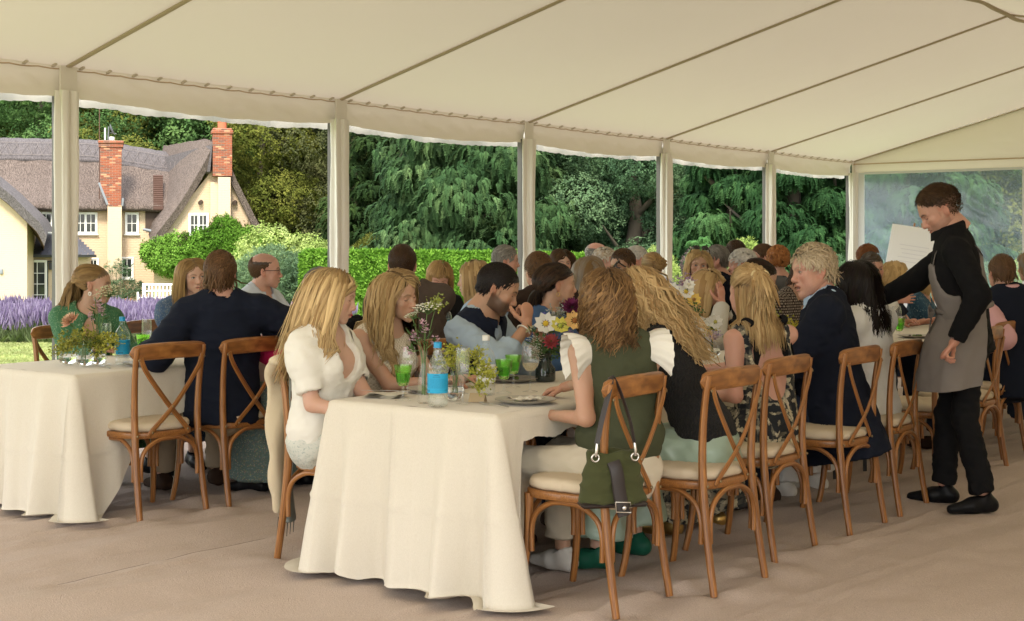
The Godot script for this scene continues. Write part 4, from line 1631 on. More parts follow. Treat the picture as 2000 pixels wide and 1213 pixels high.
func build_tables():
	var m := mat("linen", 0.66, 0.595, 0.485, 0.9)
	m.rim_enabled = true
	m.rim = 0.25
	tri_tex(m, ramp_tex(noise_img(256, 51, 0.5, 4, 0.9, Vector2(1.0, 0.25)), [[0.1, 0.635, 0.575, 0.475], [0.9, 0.70, 0.645, 0.545]], 0.07), Vector3(3.5, 3.5, 3.5))
	m.albedo_color = Color.WHITE
	trestle("banquet_table", "long banquet table under the cream cloth, nearer the waiter", -4.24, -3.30, -4.30, -12.3)
	long_cloth("tablecloth", "cream linen cloth falling to the matting in front of the blue-labelled bottle", -4.24, -3.30, -4.29, -12.32, 41, m, 0.2, 0.17)
	trestle("banquet_table", "long banquet table under the cream cloth, on the lawn side", -7.00, -6.05, -4.30, -12.9)
	long_cloth("tablecloth", "cream linen cloth with a pointed corner on the floor, under the round vases", -7.00, -6.05, -4.31, -12.92, 45, m, 0.5, 0.55)

# ---------------------------------------------------------------- cross-back chairs
func wood_tex() -> ImageTexture:
	var n := FastNoiseLite.new()
	n.seed = 4
	n.frequency = 0.02
	n.fractal_octaves = 3
	var im := Image.create(128, 512, false, Image.FORMAT_RGB8)
	for y in 512:
		for x in 128:
			var g := n.get_noise_3d(cos(TAU * x / 128.0) * 90.0, sin(TAU * x / 128.0) * 90.0, 60.0 * sin(TAU * y / 512.0)) * 0.9 + 0.5 + 0.25 * n.get_noise_2d(x * 14.0, y * 0.5)
			var c := Color(0.17, 0.062, 0.015).lerp(Color(0.40, 0.170, 0.045), clampf(g, 0.0, 1.0))
			im.set_pixel(x, y, c.linear_to_srgb())
	return ImageTexture.create_from_image(im)

func make_chair(label: String) -> Node3D:
	var c := thing("crossback_chair", label, "chair", Vector3.ZERO, 0.0, "cross-back wooden chairs")
	var w := mat("chair_wood", 1, 1, 1, 0.38)
	if w.albedo_texture == null:
		w.albedo_texture = wood_tex()
		w.clearcoat_enabled = true
		w.clearcoat = 0.2
		w.clearcoat_roughness = 0.35
	for sg in [-1, 1]:
		var s := Sh.new()
		s.tube(curve([Vector3(0.212 * sg, 0, -0.250), Vector3(0.206 * sg, 0.22, -0.215), Vector3(0.200 * sg, 0.45, -0.190), Vector3(0.203 * sg, 0.62, -0.190), Vector3(0.208 * sg, 0.77, -0.203), Vector3(0.212 * sg, 0.893, -0.225)], 16), f32([0.0165, 0.017, 0.0175, 0.018, 0.0185, 0.019, 0.019, 0.019, 0.0185, 0.018, 0.0175, 0.017, 0.0165, 0.016, 0.016, 0.0155, 0.013]), 10, 0.92)
		obj("rear_leg", s, w, c)
		var f := Sh.new()
		f.tube(curve([Vector3(0.185 * sg, 0.435, 0.170), Vector3(0.186 * sg, 0.25, 0.176), Vector3(0.196 * sg, 0.10, 0.192), Vector3(0.206 * sg, 0.0, 0.212)], 10), f32([0.020, 0.019, 0.018, 0.0175, 0.017, 0.0165, 0.016, 0.016, 0.0155, 0.015, 0.015]), 10)
		obj("front_leg", f, w, c)
	# bent top rail
	var tr := Sh.new()
	var rows := []
	for k in 23:
		var u := k / 22.0 * 2.0 - 1.0
		var x := u * 0.245
		var z := -0.204 - 0.030 * (1.0 - u * u)
		var hh := 0.043 * pow(maxf(1.0 - pow(absf(u), 8.0), 0.0), 0.5) + 0.0005
		var yc := 0.868 + 0.006 * (1.0 - u * u)
		var th := 0.0165 * pow(maxf(1.0 - pow(absf(u), 10.0), 0.0), 0.5) + 0.0004
		var row := PackedVector3Array()
		for j in 17:
			var a := TAU * j / 16.0
			var ca := signf(cos(a)) * pow(absf(cos(a)), 0.55)
			var sa := signf(sin(a)) * pow(absf(sin(a)), 0.55)
			row.append(Vector3(x, yc + hh * sa, z + th * ca - 0.05 * (hh * sa) ))
		rows.append(row)
	tr.sheet(rows, false, 0.04)
	obj("top_rail", tr, w, c)
	for sg in [-1, 1]:
		var s := Sh.new()
		s.tube(curve([Vector3(-0.196 * sg, 0.845, -0.236), Vector3(-0.16 * sg, 0.765, -0.236), Vector3(-0.02 * sg, 0.595, -0.232 - 0.006 * sg), Vector3(0.10 * sg, 0.47, -0.214), Vector3(0.128 * sg, 0.432, -0.208)], 14), f32([0.0145]), 8, 0.38, Vector3(0.8 * sg, 0.6, 0))
		obj("cross_slat", s, w, c)
	# seat ring and pad
	var sr := Sh.new()
	var pad := Sh.new()
	var ring := []
	for e in [[0.0, 0.418], [1.0, 0.418], [1.05, 0.424], [1.05, 0.447], [1.02, 0.453], [0.0, 0.453]]:
		var row := PackedVector3Array()
		for k in 41: row.append(seat_edge(TAU * k / 40.0, e[0], e[1]))
		ring.append(row)
	sr.sheet(ring)
	obj("seat_frame", sr, w, c)
	ring = []
	for e in [[0.90, 0.452], [0.985, 0.458], [1.015, 0.470], [1.01, 0.485], [0.96, 0.497], [0.84, 0.503], [0.5, 0.506], [0.0, 0.507]]:
		var row := PackedVector3Array()
		for k in 41: row.append(seat_edge(TAU * k / 40.0, e[0], e[1] + 0.0015 * sin(k * 1.9)))
		ring.append(row)
	pad.sheet(ring)
	var pm := mat("seat_pad", 0.60, 0.50, 0.365, 0.95)
	bumped(pm, weave_bump, 0.12, Vector3(9, 9, 9))
	obj("cushion", pad, pm, c)
	# bentwood hoops under the seat
	var legs := [Vector3(-0.206, 0, -0.212), Vector3(0.206, 0, -0.212), Vector3(0.19, 0, 0.18), Vector3(-0.19, 0, 0.18)]
	for k in 4:
		var a: Vector3 = legs[k]
		var b: Vector3 = legs[(k + 1) % 4]
		var d := (b - a).normalized()
		var L := a.distance_to(b)
		var y := Vector3(0, 1, 0)
		var h := Sh.new()
		h.tube(curve([a + d * 0.028 + y * 0.205, a + d * 0.028 + y * 0.30, a + d * (0.055) + y * 0.365, a + d * (L * 0.32) + y * 0.407, a.lerp(b, 0.5) + y * 0.413, b - d * (L * 0.32) + y * 0.407, b - d * 0.055 + y * 0.365, b - d * 0.028 + y * 0.30, b - d * 0.028 + y * 0.205], 28), f32([0.0115]), 8)
		obj("hoop", h, w, c)
	var brass := mat("brass_screw", 0.28, 0.21, 0.12, 0.4, 0.8)
	for q in [Vector3(-0.208, 0.832, -0.237), Vector3(0.208, 0.832, -0.237), Vector3(0.0, 0.58, -0.243), Vector3(-0.112, 0.452, -0.223), Vector3(0.112, 0.452, -0.223), Vector3(-0.2, 0.44, -0.214), Vector3(0.2, 0.44, -0.214)]:
		var s := Sh.new()
		s.ball(q, Vector3(0.007, 0.007, 0.0045), 8, 5)
		obj("screw", s, brass, c)
	return c

func seat_edge(a: float, k: float, y: float) -> Vector3:
	var ca := cos(a)
	var sa := sin(a)
	var p := 0.52
	var x := signf(ca) * pow(absf(ca), p) * lerpf(0.192, 0.222, 0.5 + 0.5 * sa)
	var z := signf(sa) * pow(absf(sa), p + 0.2) * 0.207
	return Vector3(x * k, y, z * k)

# place of every chair: x, z, turn in degrees, what marks it out
func build_chairs():
	var list := [
		[-3.10, -4.645, -88.0, "wooden cross-back chair with the green suede bag hung on its back"],
		[-2.945, -5.175, -92.0, "wooden cross-back chair under the guest in the black knit"],
		[-3.02, -5.85, -90.0, "wooden cross-back chair under the guest in the black and cream floral dress"],
		[-2.985, -6.61, -91.0, "wooden cross-back chair under the fair-haired man in the navy blazer"],
		[-2.985, -7.22, -88.0, "wooden cross-back chair under the dark-haired guest in white"],
		[-3.02, -8.05, -93.0, "empty wooden cross-back chair tucked in beyond the waiter's legs"],
		[-3.02, -8.72, -90.0, "empty wooden cross-back chair, second beyond the waiter"],
		[-3.13, -9.47, -93.0, "wooden cross-back chair under the man in the pink shirt and navy waistcoat"],
		[-3.10, -10.25, -90.0, "wooden cross-back chair after the pink-shirted man's, down the same row"],
		[-4.345, -4.56, 90.0, "wooden cross-back chair with a cream cardigan thrown over it"],
		[-4.52, -5.02, 93.0, "wooden cross-back chair with a black jacket on it, under the guest in cream lace"],
		[-4.60, -5.68, 88.0, "wooden cross-back chair under the bearded man"],
		[-4.58, -6.35, 90.0, "wooden cross-back chair under the ponytailed guest in the blue jumper"],
		[-4.60, -8.05, 90.0, "wooden cross-back chair under the blonde guest leaning on her hand"],
		[-4.60, -8.80, 90.0, "wooden cross-back chair under the dark-haired guest who looks down"],
		[-4.60, -9.40, 90.0, "wooden cross-back chair under the man in the patterned shirt"],
		[-4.62, -10.80, 90.0, "wooden cross-back chair under the man in the open white shirt"],
		[-4.62, -11.35, 90.0, "wooden cross-back chair under the laughing fair-haired guest in dark blue"],
		[-4.62, -12.05, 90.0, "wooden cross-back chair under the guest in the blue patterned top"],
		[-6.00, -4.72, -92.0, "empty wooden cross-back chair at the corner of the cloth with the round vases"],
		[-5.96, -5.25, -88.0, "wooden cross-back chair with the navy-jacketed man's arm over its rail"],
		[-5.83, -5.90, -90.0, "wooden cross-back chair under the grey-haired guest in raspberry pink"],
		[-5.83, -6.45, -90.0, "wooden cross-back chair under the man in grey-brown tweed"],
		[-5.83, -7.15, -90.0, "wooden cross-back chair under the guest with streaked straight blonde hair"],
		[-5.83, -7.86, -90.0, "wooden cross-back chair under the curly-haired man in the brown jacket"],
		[-5.83, -8.52, -90.0, "wooden cross-back chair under the guest with long ash-grey hair"],
		[-7.42, -5.36, 90.0, "dark wooden cross-back chair under the ponytailed guest in green"],
		[-7.42, -6.05, 90.0, "dark wooden cross-back chair beside the blonde guest in dark blue print"],
		[-7.40, -6.70, 90.0, "dark wooden cross-back chair under the bald man with glasses"],
		[-7.30, -8.35, 90.0, "wooden cross-back chair under the short-haired guest in black"],
		[-7.30, -9.35, 90.0, "wooden cross-back chair under the grey-haired man by the laurel hedge"],
	]
	var first := make_chair(list[0][3])
	for k in list.size():
		var q: Array = list[k]
		var c := first if k == 0 else copy_of(first, q[3], Vector3.ZERO, 0.0)
		c.position = Vector3(q[0], 0.0, q[1])
		c.rotation.y = deg_to_rad(q[2])

# ---------------------------------------------------------------- smooth solids: joined distances, meshed as surface nets
class Field:
	var cell := 0.012
	var prims := []
	var cuts := []

	func cone(a: Vector3, b: Vector3, ra: float, rb: float, k := 0.03, flat_a := false, flat_b := false) -> void:
		var m := maxf(ra, rb)
		prims.append([0, a, b, ra, rb, k, flat_a, flat_b, a.min(b) - Vector3.ONE * m, a.max(b) + Vector3.ONE * m, Vector3.RIGHT, 1.0])
	# a cone that is flattened at right angles to side
	func slab(a: Vector3, b: Vector3, ra: float, rb: float, side: Vector3, squash: float, k := 0.04, flat_a := false, flat_b := false) -> void:
		var m := maxf(ra, rb)
		prims.append([2, a, b, ra, rb, k, flat_a, flat_b, a.min(b) - Vector3.ONE * m, a.max(b) + Vector3.ONE * m, side.normalized(), squash])
	func egg(c: Vector3, r: Vector3, bas := Basis(), k := 0.02) -> void:
		var m := maxf(r.x, maxf(r.y, r.z))
		prims.append([1, c, r, bas.inverse(), 0.0, k, false, false, c - Vector3.ONE * m, c + Vector3.ONE * m, Vector3.RIGHT, 1.0])
	func cut_egg(c: Vector3, r: Vector3, bas := Basis(), k := 0.008) -> void:
		cuts.append([1, c, r, bas.inverse(), k])
	# takes away what lies on the side that normal points to
	func cut_plane(c: Vector3, normal: Vector3, k := 0.004) -> void:
		cuts.append([3, c, normal.normalized(), Basis(), k])

	func build(tint := Color.WHITE) -> Sh:
		var s := Sh.new()
		if prims.is_empty(): return s
		var lo := Vector3.ONE * 1e9
		var hi := -lo
		var mg := cell * 2.6
		for q in prims:
			lo = lo.min(q[8])
			hi = hi.max(q[9])
		lo -= Vector3.ONE * mg * 1.6
		hi += Vector3.ONE * mg * 1.6
		var nx := int((hi.x - lo.x) / cell) + 2
		var ny := int((hi.y - lo.y) / cell) + 2
		var nz := int((hi.z - lo.z) / cell) + 2
		var D := PackedFloat32Array()
		D.resize(nx * ny * nz)
		D.fill(9.0)
		var touched := PackedInt32Array()
		for q in prims:
			var type: int = q[0]
			var k: float = q[5]
			var m2 := mg + k * 0.5
			var x0 := clampi(int((q[8].x - m2 - lo.x) / cell), 0, nx - 1)
			var x1 := clampi(int((q[9].x + m2 - lo.x) / cell) + 1, 0, nx - 1)
			var y0 := clampi(int((q[8].y - m2 - lo.y) / cell), 0, ny - 1)
			var y1 := clampi(int((q[9].y + m2 - lo.y) / cell) + 1, 0, ny - 1)
			var z0 := clampi(int((q[8].z - m2 - lo.z) / cell), 0, nz - 1)
			var z1 := clampi(int((q[9].z + m2 - lo.z) / cell) + 1, 0, nz - 1)
			var a: Vector3 = q[1]
			var ba := Vector3.ZERO
			var inv := 0.0
			var ra := 0.0
			var dr := 0.0
			var ln := 0.0
			var fa: bool = q[6]
			var fb: bool = q[7]
			var side: Vector3 = q[10]
			var sq: float = q[11]
			var fr := Vector3.ZERO
			var er := Vector3.ONE
			var eb := Basis()
			var er2 := Vector3.ONE
			if type != 1:
				ba = q[2] - a
				ln = maxf(ba.length(), 1e-5)
				inv = 1.0 / maxf(ba.length_squared(), 1e-9)
				ra = q[3]
				dr = q[4] - ra
				fr = side.cross(ba / ln).normalized()
			else:
				er = Vector3.ONE / q[2]
				er2 = er * er
				eb = q[3]
			for z in range(z0, z1 + 1):
				for y in range(y0, y1 + 1):
					var base := (z * ny + y) * nx
					for x in range(x0, x1 + 1):
						var p := Vector3(lo.x + x * cell, lo.y + y * cell, lo.z + z * cell) - a
						var d: float
						if type == 1:
							p = eb * p
							var k0 := (p * er).length()
							d = k0 * (k0 - 1.0) / maxf((p * er2).length(), 1e-5)
						else:
							var t := p.dot(ba) * inv
							var tc := clampf(t, 0.0, 1.0)
							var over := 0.0
							if fa and t < 0.0:
								over = -t * ln
								tc = t
							elif fb and t > 1.0:
								over = (t - 1.0) * ln
								tc = t
							p -= ba * tc
							if type == 2:
								var w := p.dot(fr)
								p += fr * (w / sq - w)
								d = (p.length() - ra - dr * clampf(tc, 0.0, 1.0)) * lerpf(sq, 1.0, 0.3)
							else:
								d = p.length() - ra - dr * clampf(tc, 0.0, 1.0)
							if over > 0.0: d = maxf(d, over)
						var at := base + x
						var o := D[at]
						if o > 8.0:
							D[at] = d
							touched.append(at)
						else:
							var h := k - absf(o - d)
							D[at] = minf(o, d) - (h * h * 0.25 / k if h > 0.0 else 0.0)
		for q in cuts:
			var type: int = q[0]
			var c: Vector3 = q[1]
			var r: Vector3 = q[2]
			var bi: Basis = q[3]
			var k: float = q[4]
			var ri := Vector3.ONE / r if type == 1 else Vector3.ONE
			var reach := maxf(r.x, maxf(r.y, r.z)) + cell * 3.0
			for at in touched:
				var x := at % nx
				var y := (at / nx) % ny
				var z := at / (nx * ny)
				var p := Vector3(lo.x + x * cell, lo.y + y * cell, lo.z + z * cell) - c
				var d: float
				if type == 1:
					if p.length_squared() > reach * reach: continue
					p = bi * p
					var k0 := (p * ri).length()
					d = -k0 * (k0 - 1.0) / maxf((p * ri * ri).length(), 1e-5)
				else:
					d = p.dot(r)
				var o := D[at]
				var h := k - absf(o - d)
				D[at] = maxf(o, d) + (h * h * 0.25 / k if h > 0.0 else 0.0)
		# one vertex in each cell that the surface crosses
		var sx := 1
		var sy := nx
		var sz := nx * ny
		var index := {}
		var off := PackedInt32Array([0, 1, sy, sy + 1, sz, sz + 1, sz + sy, sz + sy + 1])
		var edges := PackedInt32Array([0, 1, 2, 3, 4, 5, 6, 7, 0, 2, 1, 3, 4, 6, 5, 7, 0, 4, 1, 5, 2, 6, 3, 7])
		var V := PackedVector3Array()
		var lim := cell * 1.9
		var cells := PackedInt32Array()
		for at in touched:
			if absf(D[at]) > lim: continue
			# the cell whose low corner this is, and its neighbours below, so that border cells are not lost
			cells.append(at)
		var top := nx * ny * nz - sz - sy - 2
		for at in cells:
			if at > top: continue
			var mask := 0
			for e in 8:
				if D[at + off[e]] < 0.0: mask |= 1 << e
			if mask == 0 or mask == 255: continue
			var sum := Vector3.ZERO
			var cnt := 0
			for e in range(0, 24, 2):
				var i0 := edges[e]
				var i1 := edges[e + 1]
				if ((mask >> i0) & 1) == ((mask >> i1) & 1): continue
				var d0 := D[at + off[i0]]
				var d1 := D[at + off[i1]]
				if d1 > 8.0: d1 = cell
				if d0 > 8.0: d0 = cell
				var t := d0 / (d0 - d1)
				sum += Vector3(i0 & 1, (i0 >> 1) & 1, i0 >> 2).lerp(Vector3(i1 & 1, (i1 >> 1) & 1, i1 >> 2), t)
				cnt += 1
			var x := at % nx
			var y := (at / nx) % ny
			var z := at / sz
			index[at] = V.size()
			V.append(lo + (Vector3(x, y, z) + sum / cnt) * cell)
		var I := PackedInt32Array()
		for at in index:
			var d0 := D[at]
			for ax in 3:
				var st: int = [sx, sy, sz][ax]
				var d1 := D[at + st]
				if (d0 < 0.0) == (d1 < 0.0): continue
				var u: int = [sy, sz, sx][ax]
				var w: int = [sz, sx, sy][ax]
				if not (index.has(at - u) and index.has(at - w) and index.has(at - u - w)): continue
				var a: int = index[at]
				var b: int = index[at - u]
				var c: int = index[at - u - w]
				var e: int = index[at - w]
				if d0 < 0.0:
					I.append_array(PackedInt32Array([a, c, b, a, e, c]))
				else:
					I.append_array(PackedInt32Array([a, b, c, a, c, e]))
		s.v = V
		s.i = I
		s.c.resize(V.size())
		s.c.fill(tint)
		s.t.resize(V.size())
		s.normals()
		return s

static func smooth_sh(s: Sh, times: int, amount := 0.5) -> void:
	for q in times:
		var sum := PackedVector3Array()
		sum.resize(s.v.size())
		var cnt := PackedInt32Array()
		cnt.resize(s.v.size())
		for k in range(0, s.i.size(), 3):
			var a := s.i[k]
			var b := s.i[k + 1]
			var d := s.i[k + 2]
			sum[a] += s.v[b] + s.v[d]
			sum[b] += s.v[a] + s.v[d]
			sum[d] += s.v[a] + s.v[b]
			cnt[a] += 2
			cnt[b] += 2
			cnt[d] += 2
		for k in s.v.size():
			if cnt[k] > 0: s.v[k] = s.v[k].lerp(sum[k] / cnt[k], amount)
	s.normals()

# ---------------------------------------------------------------- heads and hands, shaped once and then set on the bodies
static func head_shape(kind: String, cell: float) -> Sh:
	var f := Field.new()
	f.cell = cell
	var man := kind.begins_with("man") or kind.begins_with("elder")
	var heavy := kind.begins_with("elder")
	var open := kind.ends_with("open")
	var jw := 0.054 if man else 0.047
	f.egg(Vector3(0, 0.034, -0.014), Vector3(0.076, 0.084, 0.097), Basis(), 0.02)
	f.egg(Vector3(0, 0.030, 0.030), Vector3(0.066, 0.070, 0.062), Basis(), 0.02)
	f.egg(Vector3(0, -0.025, 0.030), Vector3(0.061, 0.070, 0.058), Basis(), 0.025)
	f.egg(Vector3(0, -0.068, 0.034), Vector3(jw, 0.036, 0.052), Basis(), 0.02)
	for sg in [-1, 1]:
		f.cone(Vector3(0.054 * sg, -0.040, -0.005), Vector3(0.018 * sg, -0.098, 0.066), 0.018 if man else 0.014, 0.014, 0.022)
		f.egg(Vector3(0.040 * sg, -0.022, 0.062), Vector3(0.024, 0.020, 0.020), Basis(), 0.02)
		f.cone(Vector3(0.012 * sg, 0.021, 0.083), Vector3(0.044 * sg, 0.020, 0.066), 0.012 if man else 0.0095, 0.011, 0.016)
		if heavy: f.egg(Vector3(0.046 * sg, -0.062, 0.034), Vector3(0.026, 0.034, 0.034), Basis(), 0.03)
		else: f.egg(Vector3(0.036 * sg, -0.056, 0.050), Vector3(0.021, 0.026, 0.022), Basis(), 0.025)
	var drop := 0.012 if open else 0.0
	f.egg(Vector3(0, -0.098 - drop, 0.072), Vector3(0.022 if man else 0.017, 0.016, 0.017), Basis(), 0.018)
	if heavy: f.egg(Vector3(0, -0.100, 0.030), Vector3(0.048, 0.026, 0.044), Basis(), 0.03)
	# nose
	f.cone(Vector3(0, 0.012, 0.085), Vector3(0, -0.028, 0.1015 if not man else 0.1045), 0.0070, 0.0105, 0.014)
	f.egg(Vector3(0, -0.034, 0.1015 if not man else 0.1055), Vector3(0.0125, 0.0115, 0.0125), Basis(), 0.012)
	for sg in [-1, 1]: f.egg(Vector3(0.0125 * sg, -0.038, 0.095), Vector3(0.0080, 0.0078, 0.0115), Basis(), 0.008)
	# muzzle and lips
	f.egg(Vector3(0, -0.064, 0.078), Vector3(0.026, 0.020, 0.018), Basis(), 0.016)
	var lf := 0.0058 if not man else 0.0046
	f.cone(Vector3(-0.023, -0.0645, 0.083), Vector3(0, -0.0600, 0.0975), 0.003, lf, 0.006)
	f.cone(Vector3(0.023, -0.0645, 0.083), Vector3(0, -0.0600, 0.0975), 0.003, lf, 0.006)
	f.cone(Vector3(-0.020, -0.0680 - drop, 0.083), Vector3(0, -0.0725 - drop, 0.0955), 0.0035, lf * 1.15, 0.006)
	f.cone(Vector3(0.020, -0.0680 - drop, 0.083), Vector3(0, -0.0725 - drop, 0.0955), 0.0035, lf * 1.15, 0.006)
	# sockets, then the eyeballs with their lids
	f.cut_egg(Vector3(0, -0.0662 - drop * 0.5, 0.103), Vector3(0.022, 0.0020 + drop * 0.45, 0.014), Basis(), 0.003)
	for sg in [-1, 1]:
		f.cut_egg(Vector3(0.031 * sg, 0.001, 0.096), Vector3(0.019, 0.0125, 0.017), Basis(Vector3(0, 1, 0), 0.35 * sg), 0.012)
		f.cut_egg(Vector3(0.0075 * sg, -0.0475, 0.099), Vector3(0.0038, 0.0035, 0.005), Basis(), 0.003)
	# ears
	for sg in [-1, 1]:
		var eb := Basis(Vector3(0, 1, 0), -0.45 * sg) * Basis(Vector3(1, 0, 0), -0.18)
		f.egg(Vector3(0.0760 * sg, -0.012, -0.012), Vector3(0.0080, 0.029, 0.0160), eb, 0.006)
		f.cut_egg(Vector3(0.0850 * sg, -0.007, -0.009), Vector3(0.0055, 0.018, 0.0085), eb, 0.004)
	# neck
	var nr := 0.056 if man else 0.047
	f.cone(Vector3(0, -0.055, -0.022), Vector3(0, -0.150, -0.045), nr, nr * 1.02, 0.03, false, true)
	var s := f.build()
	# eyeballs: a second, joined pass keeps the lids crisp
	for sg in [-1, 1]:
		var ec := Vector3(0.031 * sg, 0.001, 0.0735)
		for k in s.v.size():
			var p := s.v[k]
			if p.z < 0.05: continue
			var d := p - ec
			if absf(d.x) < 0.02 and absf(d.y) < 0.016:
				var g := 1.0 - smoothstep(0.6, 1.0, Vector2(d.x / 0.0175, d.y / 0.0115).length())
				var ball := ec.z + sqrt(maxf(0.0128 * 0.0128 - d.x * d.x * 0.45 - d.y * d.y * 0.5, 0.0))
				if g > 0.0 and p.z < ball: s.v[k].z = lerpf(p.z, ball, g)
	s.normals()
	return s

static func hand_shape(pose: String) -> Sh:
	# a left hand: wrist at the origin, fingers along -y, palm towards +z, thumb towards +x
	var f := Field.new()
	f.cell = 0.0036
	f.cone(Vector3(0, 0.035, 0), Vector3(0, -0.012, 0), 0.025, 0.024, 0.012)
	f.slab(Vector3(0.0, -0.012, 0.0), Vector3(0.003, -0.080, 0.0), 0.027, 0.039, Vector3(1, 0, 0), 0.42, 0.012)
	var curl: float = {"rest": 0.42, "flat": 0.12, "grip": 1.05, "fist": 1.35}.get(pose, 0.4)
	var lens := [0.068, 0.077, 0.072, 0.056]
	for k in 4:
		var x := 0.030 - 0.0195 * k
		var p := Vector3(x, -0.080 + 0.004 * absf(k - 1.2), 0.0)
		var ang := curl * (0.6 + 0.13 * k)
		var spread := 0.09 * (1.4 - k)
		var r := 0.0092 - 0.0007 * k
		for j in 3:
			var L: float = lens[k] * [0.45, 0.32, 0.23][j]
			var q := p + Vector3(sin(spread) * cos(ang), -cos(ang), sin(ang)) * L
			f.cone(p, q, r, r * 0.90, 0.004)
			p = q
			r *= 0.90
			ang += curl * (0.85 if j == 0 else 0.6)
	var tp := Vector3(0.024, -0.022, 0.010)
	var ta := Vector3(0.72, -0.58, 0.35).normalized()
	var tl := [0.038, 0.032, 0.025]
	var tr := 0.0125
	for j in 3:
		var q: Vector3 = tp + ta * tl[j]
		f.cone(tp, q, tr, tr * 0.88, 0.008)
		tp = q
		tr *= 0.88
		ta = (ta + Vector3(-0.25, -0.35, 0.15 * curl)).normalized()
	var s := f.build()
	return s

# where hair grows, in the head's own axes
static func hairline(p: Vector3, high := 0.0) -> bool:
	var ax := absf(p.x)
	var line: float
	if p.z > 0.02: line = lerpf(0.040, 0.074 + high - ax * 0.25, clampf((p.z - 0.02) / 0.05, 0.0, 1.0))
	elif p.z > -0.03: line = lerpf(-0.030, 0.040, clampf((p.z + 0.03) / 0.05, 0.0, 1.0))
	else: line = lerpf(-0.075, -0.030, clampf((p.z + 0.10) / 0.07, 0.0, 1.0))
	return p.y > line + 0.0035 * sin(p.x * 330.0 + p.z * 210.0) + 0.002 * sin(p.x * 790.0)

static func mixc(a: Color, b: Color, t: float) -> Color:
	return a.lerp(b, clampf(t, 0.0, 1.0))

